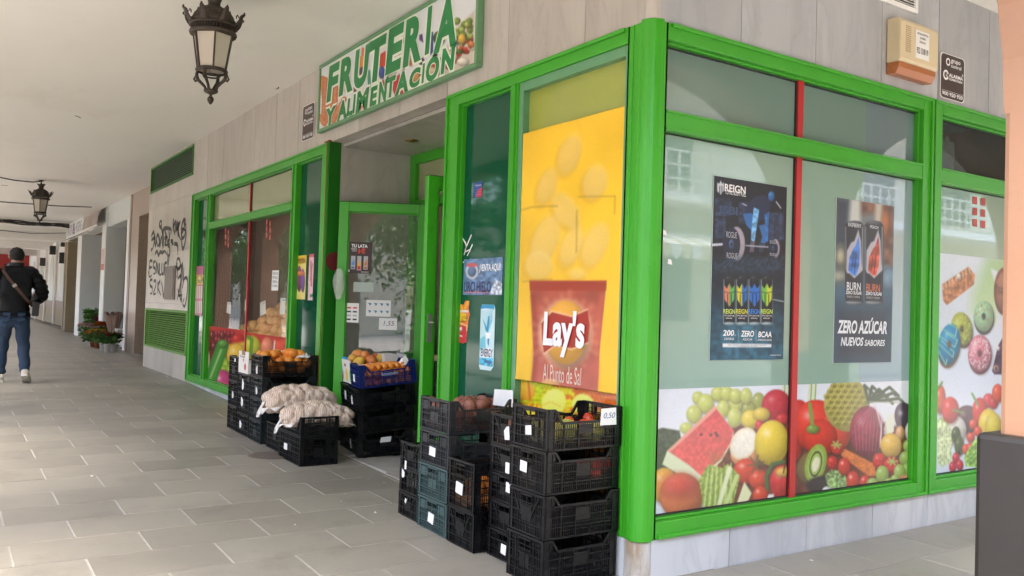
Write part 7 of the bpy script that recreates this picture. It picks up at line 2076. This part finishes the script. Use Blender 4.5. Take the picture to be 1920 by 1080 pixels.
def dtext(s_, box, f, mat, par, q=.0012, **k):
    co, fs = text_mesh(s_, k.get('bold', 0), k.get('shear', 0)); mn, mx_ = co.min(0), co.max(0)
    vs = [f(box[0] + (box[2] - box[0]) * float((p[0] - mn[0]) / (mx_[0] - mn[0])), box[1] + (box[3] - box[1]) * float((p[1] - mn[1]) / (mx_[1] - mn[1])), q) for p in co]
    me = bpy.data.meshes.new('lettering'); me.from_pydata(vs, [], fs); me.materials.append(mat); obj('lettering', me, par)
def dpoly(pts, f, mat, par, q=.0012, name='picture'):
    mb = MB(); mb.add([f(a, b, q) for a, b in pts], [tuple(range(len(pts)))]); mb.build(name, mat, par)
def sub(b, x0, y0, x1, y1): return (b[0] + (b[2] - b[0]) * x0, b[1] + (b[3] - b[1]) * y0, b[0] + (b[2] - b[0]) * x1, b[1] + (b[3] - b[1]) * y1)
o, f, b = dsheet(651, 453, 696, 513, flat('maroon_print', (.035, .010, .008)), 'can_offer_sticker', 'dark TU LATA 1 euro sticker with three cans on the open door')
dtext('TU LATA', sub(b, .18, .82, .82, .93), f, WT, o, bold=.03); RDP = flat('red_print', (.65, .04, .03))
dtext('1€', sub(b, .46, .63, .74, .80), f, RDP, o, bold=.05); dtext('PIDELA', sub(b, .18, .75, .40, .80), f, WT, o); dtext('AQUI', sub(b, .20, .69, .40, .73), f, WT, o); dtext('BURN ENERGY', sub(b, .60, .02, .92, .06), f, WT, o)
for k, (x, c1) in enumerate(((.18, 'can_blue_p'), (.42, 'can_red_p'), (.68, 'can_or_p'))):
    cb_ = flat(c1, [(.08, .15, .3), (.6, .03, .02), (.4, .14, .06)][k]); q = sub(b, x, .12 if k != 1 else .09, x + .17, .55)
    r = lambda B_, q_: dpoly([(B_[0], B_[1]), (B_[2], B_[1]), (B_[2], B_[3]), (B_[0], B_[3])], f, *q_)
    r(q, (GRYP, o, .0012)); r(sub(q, .12, .05, .88, .42 if k == 1 else .2), (cb_, o, .0018))
    m_ = sub(q, .15, .3, .85, .85); dpoly([(m_[0], m_[1]), (m_[2], m_[1]), (m_[2], (m_[1] + m_[3]) / 2), ((m_[0] + m_[2]) / 2 + .004, m_[3]), ((m_[0] + m_[2]) / 2, (m_[1] + m_[3]) / 2), (m_[0], (m_[1] * .6 + m_[3] * .4))], f, [flat('flame_blue', (.1, .25, .6)), flat('flame_yel', (.8, .4, .05)), flat('flame_or', (.6, .2, .05))][k], o, .0022)
r(sub(b, .03, .03, .13, .11), (WT, o, .0012))
dsheet(663, 529, 700, 548, flat('pale_note', (.42, .5, .45)), 'blank_note', 'pale green blank note under the can sticker', 'note')
o, f, b = dsheet(647, 568, 672, 605, 'paper', 'card_notice', 'white notice with bank card logos low on the open door', 'notice')
for i in range(2):
    for j, c1 in enumerate(('red_print', 'navy_print', 'grey_print', 'black_print')):
        q = sub(b, .16 + .42 * i, .12 + .2 * (3 - j) * 1.0, .44 + .42 * i, .20 + .2 * (3 - j)); r(q, (M[c1], o, .0012))
o, f, b = dsheet(687, 562, 732, 594, 'paper', 'hygiene_notice', 'white notice with rows of blue pictograms on the open door', 'notice')
for i in range(4):
    for j in range(2):
        q = sub(b, .06 + .24 * i, .18 + .45 * j, .20 + .24 * i, .36 + .45 * j); dpoly([(q[0], q[3]), (q[2], q[3]), (q[2], (q[1] + q[3]) / 2), ((q[0] + q[2]) / 2, q[1]), ((q[0] + q[2]) / 2, (q[1] + q[3]) / 2)], f, flat('picto_blue', (.02, .2, .35)), o)
o, f, b = dsheet(711, 596, 744, 619, 'paper', 'price_note', 'tilted white note with a handwritten 1,55 on the door', 'note')
o.rotation_euler = (0, 0, 0); dtext('1,55', sub(b, .25, .3, .85, .75), f, flat('pen_dark', (.05, .06, .12)), o, shear=.2)
# translucent bag hanging at the door edge, and a round red sticker on the wall
mb = MB(); n = 12; vs = []
for i in range(9):
    q = i / 8; w_ = .09 * math.sin(PI * min(1, q * .8 + .12)) + .01
    for j in range(n): a = 2 * PI * j / n; vs.append((w_ * math.cos(a) * (1 + .2 * math.sin(3 * a + i)), .4 * w_ * math.sin(a), -q * .27))
mb.add(vs, [(i * n + j, i * n + (j + 1) % n, (i + 1) * n + (j + 1) % n, (i + 1) * n + j) for i in range(8) for j in range(n)], True)
t = NT('thin_plastic_bag'); t.base((.7, .7, .68)).set(rough=.2); t.b.inputs['Alpha'].default_value = .3; t.bump(t.noise(t.coord(), 30, 4), .8, .01); M['bag'] = t.m
px_, pz_ = onA(624, 503, -.03)
mb.build('plastic_bag', M['bag'], None, (px_, -.03 + .06, pz_), label='thin clear plastic bag hanging at the edge of the open door', cat='plastic bag')
p = hit(628, 490, 0, -4.19)
mb = MB(); mb.lathe([(.001, .002), (.085, .002), (.085, 0)], 28, smooth=False); o = mb.build('round_sticker', flat('wine_red', (.14, .012, .02)), None, (-4.199, p[1], p[2]), (0, PI / 2, 0), label='round dark red sticker on the doorway wall behind the open door', cat='sticker')

# ================================================================== THE WALKING MAN
def skin_mesh(name, joints, edges, mats, parent=None, sub=2, root=0, disp=None):
    me = bpy.data.meshes.new(name); me.from_pydata([j[:3] for j in joints], edges, []); 
    o = obj(name, me, parent)
    sk = o.modifiers.new('skin', 'SKIN'); sk.use_smooth_shade = True
    lay = me.skin_vertices[0].data
    for i, j in enumerate(joints):
        lay[i].radius = (j[3], j[4] if len(j) > 4 else j[3]); lay[i].use_root = (i == root)
    ss_ = o.modifiers.new('sub', 'SUBSURF'); ss_.levels = sub; ss_.render_levels = sub
    dg = bpy.context.evaluated_depsgraph_get(); dg.update()
    m2 = bpy.data.meshes.new_from_object(o.evaluated_get(dg)); o.modifiers.clear(); o.data = m2
    m2.materials.clear()
    for m_ in mats: m2.materials.append(m_)
    for p_ in m2.polygons: p_.use_smooth = True
    if disp:
        co = np.zeros(len(m2.vertices) * 3, np.float32); m2.vertices.foreach_get('co', co); no = np.zeros_like(co); m2.vertices.foreach_get('normal', no)
        co = co.reshape(-1, 3); no = no.reshape(-1, 3); co = co + no * disp(co)[:, None]; m2.vertices.foreach_set('co', co.astype(np.float32).ravel()); m2.update()
    return o
SKIN = simple('skin', (.42, .24, .17), .5, var=.08, scale=10)
HAIR = simple('greying_hair', (.02, .017, .015), .85, var=1.2, scale=60, bump=.8, bscale=120)
mp = hit(21, 716, 2, .185); MX, MY = mp[0], mp[1]
# local frame: +Y = walking direction (away), +X = the man's right hand side (screen right)
man = empty('person', (MX, MY, .183), R_(90) - R_(4), 'man in a black quilted jacket and jeans walking away with a crossbody strap', 'person')
body_j = [(0, 0, .93, .13, .10), (0, .01, 1.12, .13, .10), (0, .02, 1.32, .16, .11), (0, .03, 1.45, .09, .08), (0, .05, 1.53, .055), (0, .07, 1.62, .085, .095), (0, .07, 1.70, .07, .08),
          (.18, .02, 1.42, .06), (.29, .04, 1.18, .05), (.17, .26, 1.10, .035), (-.18, .02, 1.42, .06), (-.28, .06, 1.18, .05), (-.14, .26, 1.14, .035),
          (.10, 0, .88, .08), (.12, .03, .48, .04), (.14, -.12, .12, .035), (-.10, .0, .88, .09), (-.12, .06, .48, .04), (-.13, .07, .08, .035)]
body_e = [(0, 1), (1, 2), (2, 3), (3, 4), (4, 5), (5, 6), (2, 7), (7, 8), (8, 9), (2, 10), (10, 11), (11, 12), (0, 13), (13, 14), (14, 15), (0, 16), (16, 17), (17, 18)]
skin_mesh('body', body_j, body_e, [SKIN], man)
# head details: ears and the back of the head shaped
mb = MB()
def ellips(mb, c, r, n=16, fn=None):
    vs = []; 
    for i in range(n // 2 + 1):
        th = PI * i / (n // 2)
        for j in range(n):
            a = 2 * PI * j / n; p = [math.sin(th) * math.cos(a), math.sin(th) * math.sin(a), math.cos(th)]
            q = fn(p) if fn else 1; vs.append((c[0] + p[0] * r[0] * q, c[1] + p[1] * r[1] * q, c[2] + p[2] * r[2] * q))
    mb.add(vs, [(i * n + j, (i + 1) * n + j, (i + 1) * n + (j + 1) % n, i * n + (j + 1) % n) for i in range(n // 2) for j in range(n)], True)
ellips(mb, (-.083, .075, 1.635), (.014, .022, .034)); ellips(mb, (.083, .075, 1.635), (.014, .022, .034)); ellips(mb, (0, .172, 1.63), (.016, .022, .02)); mb.build('ears_and_nose', SKIN, man)
mb = MB(); r_h = random.Random(2)
ellips(mb, (0, .056, 1.652), (.087, .104, .098), 48, lambda p: (1.0 + .07 * math.sin(p[0] * 23 + p[2] * 5) * math.sin(p[2] * 31 + p[1] * 9 + p[0] * 7)) if (p[2] > -.9 and p[1] < .4 or p[2] > .35) else .78)
mb.build('hair', HAIR, man)
def quilt(co):
    z = co[:, 2]; a = co[:, 0]
    return .020 * np.abs(np.sin((z * 44 + .5 * np.sin(a * 9) + .5 * np.sin(co[:, 1] * 11)))) ** .6 + .004 * np.sin(a * 40 + z * 30) - .006
jk = [(0, -.01, .99, .175, .125), (0, -.01, 1.10, .18, .135), (0, .0, 1.28, .195, .14), (0, .01, 1.40, .15, .12), (0, .035, 1.50, .078, .078),
      (.185, .0, 1.425, .088), (.275, -.01, 1.27, .078), (.325, .02, 1.13, .070), (.25, .17, 1.06, .060), (.17, .27, 1.09, .050),
      (-.185, .0, 1.425, .088), (-.28, .0, 1.27, .078), (-.33, .04, 1.14, .070), (-.25, .18, 1.10, .060), (-.14, .27, 1.14, .050), (0, -.01, .93, .175, .125)]
jo = skin_mesh('quilted_jacket', jk, [(0, 1), (1, 2), (2, 3), (3, 4), (2, 5), (5, 6), (6, 7), (7, 8), (8, 9), (2, 10), (10, 11), (11, 12), (12, 13), (13, 14), (0, 15)], [simple('black_quilted_nylon', (.0035, .004, .005), 0.6, var=.3, scale=14, bump=.25, bscale=50, spec=.2)], man, sub=3, disp=quilt)
mb = MB(); mb.lathe([(.072, 1.455), (.085, 1.49), (.092, 1.545), (.082, 1.55), (.07, 1.50)], 24, cx=0, cy=.04); mb.build('collar', M['grout'] if False else simple('jacket_collar', (.004, .0045, .006), .6, bump=.3), man)
t = NT('blue_denim'); v = t.coord()
c = t.mix(t.noise(v, 4, 5), (.010, .024, .058), (.030, .062, .115)); c = t.mix(t.mathn('MULTIPLY', t.noise(v, 120, 2), .35), c, (.015, .03, .07)); t.base(c).set(rough=.85); t.bump(t.noise(t.coord((1, 1, 2.2)), 11, 4, .6), .7, .02); DEN = t.m
def crease(co): return .006 * np.sin(co[:, 2] * 34 + co[:, 0] * 24) * np.clip(1.1 - np.abs(co[:, 2] - .45) * 2.2, 0, 1) + .008 * np.sin(co[:, 2] * 60) * np.exp(-((co[:, 2] - .12) / .09) ** 2)
skin_mesh('jeans', [(0, .0, .97, .160, .118), (0, -.01, .88, .165, .13), (.098, -.01, .78, .098, .105), (.105, .02, .62, .088, .092), (.12, .03, .46, .074, .078), (.135, -.05, .28, .068, .072), (.15, -.13, .13, .064, .068),
    (-.098, -.01, .78, .098, .105), (-.11, .04, .62, .088, .092), (-.12, .07, .46, .074, .078), (-.13, .07, .26, .068, .072), (-.135, .07, .08, .064, .070)],
    [(0, 1), (1, 2), (2, 3), (3, 4), (4, 5), (5, 6), (1, 7), (7, 8), (8, 9), (9, 10), (10, 11)], [DEN], man, sub=3, disp=crease)
for sx_ in (-1, 1):
    mb = MB(); q = [(sx_ * .04, -.139, .90), (sx_ * .125, -.128, .90), (sx_ * .122, -.134, .80), (sx_ * .083, -.142, .775), (sx_ * .045, -.142, .80)]
    mb.add(q + [(a, b - .006, c_) for a, b, c_ in q], [(0, 1, 2, 3, 4), (9, 8, 7, 6, 5)] + [(i, (i + 1) % 5, 5 + (i + 1) % 5, 5 + i) for i in range(5)]); mb.build('back_pocket', DEN, man, recalc=True)
SHOE = simple('white_shoe', (.52, .48, .42), .6, var=.12, scale=12); SOLE = simple('shoe_sole', (.62, .6, .55), .7, var=.1)
def shoe(x, y, z, pitch, yaw):
    e = empty('shoe', (x, y, z), 0, parent=man); e.rotation_euler = (pitch, 0, yaw)
    mb = MB(); n = 16; vs = []
    secs = [(-.10, .034, .075, .02), (-.085, .045, .10, .018), (-.04, .046, .105, .018), (.02, .046, .085, .018), (.08, .052, .062, .018), (.13, .050, .052, .018), (.165, .036, .045, .02), (.18, .012, .034, .024)]
    for (yy, w_, zt_, zb_) in secs:
        for j in range(n):
            a = 2 * PI * j / n; c_, s_ = math.cos(a), math.sin(a)
            vs.append((w_ * math.copysign(abs(c_) ** .7, c_), yy, (zt_ + zb_) / 2 + (zt_ - zb_) / 2 * math.copysign(abs(s_) ** .7, s_)))
    fs = [(i * n + j, i * n + (j + 1) % n, (i + 1) * n + (j + 1) % n, (i + 1) * n + j) for i in range(len(secs) - 1) for j in range(n)] + [tuple(range(n))[::-1], tuple((len(secs) - 1) * n + j for j in range(n))]
    mb.add(vs, fs, True); mb.build('upper', SHOE, e)
    mb = MB(); pts = [(-.035, -.105), (.035, -.105), (.048, -.06), (.046, .02), (.055, .09), (.045, .155), (.015, .187), (-.015, .187), (-.045, .155), (-.052, .09), (-.044, .02), (-.046, -.06)]
    mb.prism(pts, lambda a, b: (a, b, 0), lambda a, b: (a, b, .024)); mb.build('sole', SOLE, e, bevel=.004, recalc=True)
shoe(-.135, .06, .0, 0, .12); shoe(.155, -.17, .055, -.42, -.14)
# strap from the left shoulder to the bag on the right hip
BR = simple('brown_strap', (.075, .032, .018), .5)
mb = MB(); sp = [(-.125, -.02, 1.52), (-.145, -.115, 1.44), (-.08, -.165, 1.34), (.0, -.165, 1.24), (.08, -.160, 1.14), (.15, -.145, 1.05), (.20, -.07, .99)]
P3 = [Vector(q) for q in sp]
for a, b in zip(P3[:-1], P3[1:]): mb.bar(a, b + (b - a) * .05, .034, .006, up=(0, -1, .15))
mb.build('bag_strap', BR, man)
mb = MB(); mb.bar((-.02, -.176, 1.265), (.0, -.176, 1.235), .048, .006, up=(0, -1, .1)); mb.build('buckle', M['metal'], man)
mb = MB(); mb.box(-.04, .04, -.12, .10, 0, .19); bg_ = mb.build('shoulder_bag', simple('black_leather', (.012, .011, .011), .5), man, (.235, -.02, .86), (0, .05, 0), bevel=.012)
# hands closed in front of the body, five fingers each
for sx_ in (-1, 1):
    h = empty('hand', (sx_ * .155, .30, 1.105 if sx_ > 0 else 1.15), 0, parent=man); h.rotation_euler = (-.2, 0, -sx_ * .5)
    js = [(0, -.03, 0, .026, .018), (0, .03, 0, .034, .015), (0, .065, 0, .032, .013)]; ed = [(0, 1), (1, 2)]
    for f_ in range(4):
        x = (-.026 + .0175 * f_); L = (.055, .066, .07, .052)[f_]; b_ = len(js)
        js += [(x, .085, -.002, .0095), (x, .085 + L * .45, -.014, .0088), (x, .085 + L * .62, -.04, .008)]; ed += [(2, b_), (b_, b_ + 1), (b_ + 1, b_ + 2)]
    b_ = len(js); js += [(-sx_ * .035, .02, -.01, .012), (-sx_ * .05, .05, -.02, .010), (-sx_ * .046, .078, -.03, .009)]; ed += [(1, b_), (b_, b_ + 1), (b_ + 1, b_ + 2)]
    skin_mesh('palm_and_fingers', js, ed, [SKIN], h, sub=1)

# ================================================================== ACROSS THE STREET (seen in the window reflections)
pb2 = thing('apartment_block', 'pale apartment block with balconies across the side street, seen only mirrored in the glass', 'building')
CRM = simple('cream_render', (.66, .60, .47), .85, var=.06, scale=1)
SH = simple('shutter', (.07, .07, .06), .6)
bpart('wall', CRM, pb2, (11, 19, -6, 40, -.2, 10.5))
for fl_n in range(3):
    z = 1.0 + fl_n * 3.1
    for k in range(9):
        y = -6 + k * 4
        w_ = bpart('window', SH, pb2, (10.93, 11.0, y, y + 1.5, z + .2, z + 1.7)); 
    if fl_n:
        bpart('balcony', 'whitewall', pb2, (9.9, 11, -5.5, 29, z - .35, z - .2))
        mb = MB()
        for k in range(90): mb.box(9.92, 9.95, -5.5 + k * .38, -5.47 + k * .38, z - .2, z + .7)
        for q in (0, .3, .6, .9): mb.box(9.92, 9.95, -5.5, 29, z - .2 + q, z - .17 + q)
        mb.build('railing', 'x' and M['whitewall'], pb2)
mb = MB(); n = 44
for k in range(n):
    y0_, y1_ = 0 + k * .3, .3 + k * .3; mb.mi = k % 2
    mb.add([(10.9, y0_, 3.3), (10.9, y1_, 3.3), (9.3, y1_, 2.75), (9.3, y0_, 2.75)], [(0, 1, 2, 3)]); mb.add([(9.3, y0_, 2.75), (9.3, y1_, 2.75), (9.3, y1_ - .03, 2.5), (9.3, (y0_ + y1_) / 2, 2.44), (9.3, y0_ + .03, 2.5)], [(0, 1, 2, 3, 4)])
mb.build('awning', [M['cream'], M['whitewall']], pb2)
bp2 = thing('terraced_houses', 'row of warm coloured houses across the main street, behind the viewpoint', 'building')
bpart('wall', CRM, bp2, (-190, 30, -26, -19, -.2, 6.5))
for k in range(30):
    for z in (1.0, 4.2): bpart('window', SH, bp2, (-98 + k * 4.2, -96.4 + k * 4.2, -19, -18.93, z, z + 1.6))
def tree(x, y, h, r, seed, label):
    rr = random.Random(seed); e = empty('street_tree', (x, y, -.2), 0, label, 'tree', 'street trees opposite the arcade')
    mb = MB(); mb.tube([(0, 0, 0), (.05, 0, h * .3), (0, .05, h * .55), (.05, 0, h * .8)], [.16, .12, .09, .04], 8)
    for k in range(6): a = k * 1.05; mb.tube([(0, 0, h * (.4 + .05 * k)), (r * .5 * math.cos(a), r * .5 * math.sin(a), h * (.6 + .04 * k)), (r * .8 * math.cos(a), r * .8 * math.sin(a), h * (.7 + .04 * k))], [.05, .035, .012], 6)
    mb.build('trunk', M['granite'], e)
    mb = MB()
    cl = [(rr.gauss(0, .45) * r, rr.gauss(0, .45) * r, h * .72 + rr.gauss(0, .35) * r) for _ in range(40)]
    for k in range(4200):
        c_ = rr.choice(cl); p_ = Vector((c_[0] + rr.gauss(0, .2) * r, c_[1] + rr.gauss(0, .2) * r, c_[2] + rr.gauss(0, .2) * r))
        d = Vector((rr.uniform(-1, 1), rr.uniform(-1, 1), rr.uniform(-1, 1))).normalized(); s_ = d.cross(Vector((rr.uniform(-1, 1), 1, rr.uniform(-1, 1)))).normalized(); L = rr.uniform(.10, .2)
        mb.mi = rr.randrange(2); mb.add([p_, p_ + d * L * .5 + s_ * L * .3, p_ + d * L, p_ + d * L * .5 - s_ * L * .3], [(0, 1, 2, 3)])
    mb.build('crown', [L1_, L2_], e)
tree(8.6, -5.9, 5.2, 2.0, 1, 'street tree near the corner, mirrored in the open door'); tree(-6.5, -7.0, 5.0, 2.0, 11, 'street tree opposite the shop door'); tree(-11, -7.2, 5.0, 2.0, 12, 'street tree opposite the arcade window'); tree(13, -8.8, 6.0, 2.6, 2, 'second street tree beyond the corner'); tree(-14, -10, 6, 2.4, 3, 'street tree along the main street, mirrored in the arcade window'); 
for k, x in enumerate((-24, -28.5, -33, -38, -44)): tree(x, -7.6, 4.6, 2.1, 4 + k, 'street tree far along the main street')

# ================================================================== LITTER AND SPECKS on the floor
M['litter'] = simple('litter', (.55, .5, .44), .8, var=.2)
LM = []
for k in range(4):
    r = np.random.default_rng(k); mb = MB(); pts = [(math.cos(a) * (.5 + .4 * r.random()), math.sin(a) * (.5 + .4 * r.random())) for a in np.linspace(0, 2 * PI, 7)[:-1]]
    mb.prism(pts, lambda a, b: (a, b, 0), lambda a, b: (a * .8, b * .8, .35)); LM.append(mb.mesh('litter', M['litter']))
for (u, v, s_, lab_) in ((314, 707, .05, 'crumpled white tissue at the foot of the limestone wall'), (173, 893, .02, 'small pale scrap on the floor tiles'), (30, 808, .012, 'tiny white scrap on the tiles at the left'), (1521, 1052, .017, 'small white pebble on the side street pavement'), (1449, 1068, .008, 'tiny yellow green scrap on the side pavement'), (744, 870, .012, None), (704, 961, .012, None), (553, 984, .01, None), (345, 766, .014, None), (640, 940, .008, None), (218, 684, .02, None), (720, 905, .008, None), (690, 900, .006, None)):
    p = hit(u, v, 2, gz(hit(u, v, 2, 0.05)[0])); o = obj('litter', LM[int(u) % 4], None, (p[0], p[1], p[2] + .001), (0, 0, u)); o.scale = (s_, s_ * .7, s_)
    tag(o, lab_ or 'tiny pale crumb on the arcade floor', 'litter', None if lab_ else 'crumbs on the arcade floor')
for k in range(26):
    x = random.uniform(-2.8, .2); y = random.uniform(-1.6, -.05) if k % 2 else random.uniform(-.75, -.5)
    if -1.75 < x < -.1 and y > -.5: continue
    o = obj('litter', LM[k % 4], None, (x, y, gz(x) + .0005), (0, 0, k)); s_ = random.uniform(.002, .006); o.scale = (s_, s_, s_ * .5); tag(o, 'tiny pale crumb on the arcade floor', 'litter', 'crumbs on the arcade floor')

# hairline cracks and a stray clip on the ceiling
for k, (u, v, du, dv) in enumerate(((141, 217, 10, 4), (3, 347, 12, 1), (522, 163, -4, 4))):
    a = hit(u, v, 2, TOPZ - .001); b = hit(u + du, v + dv, 2, TOPZ - .001)
    mb = MB(); mb.tube([tuple(a), tuple((a + b) / 2 + np.array([.01, .01, 0])), tuple(b)], .006, 5); mb.build('ceiling_crack', M['cable'], ceil_o)
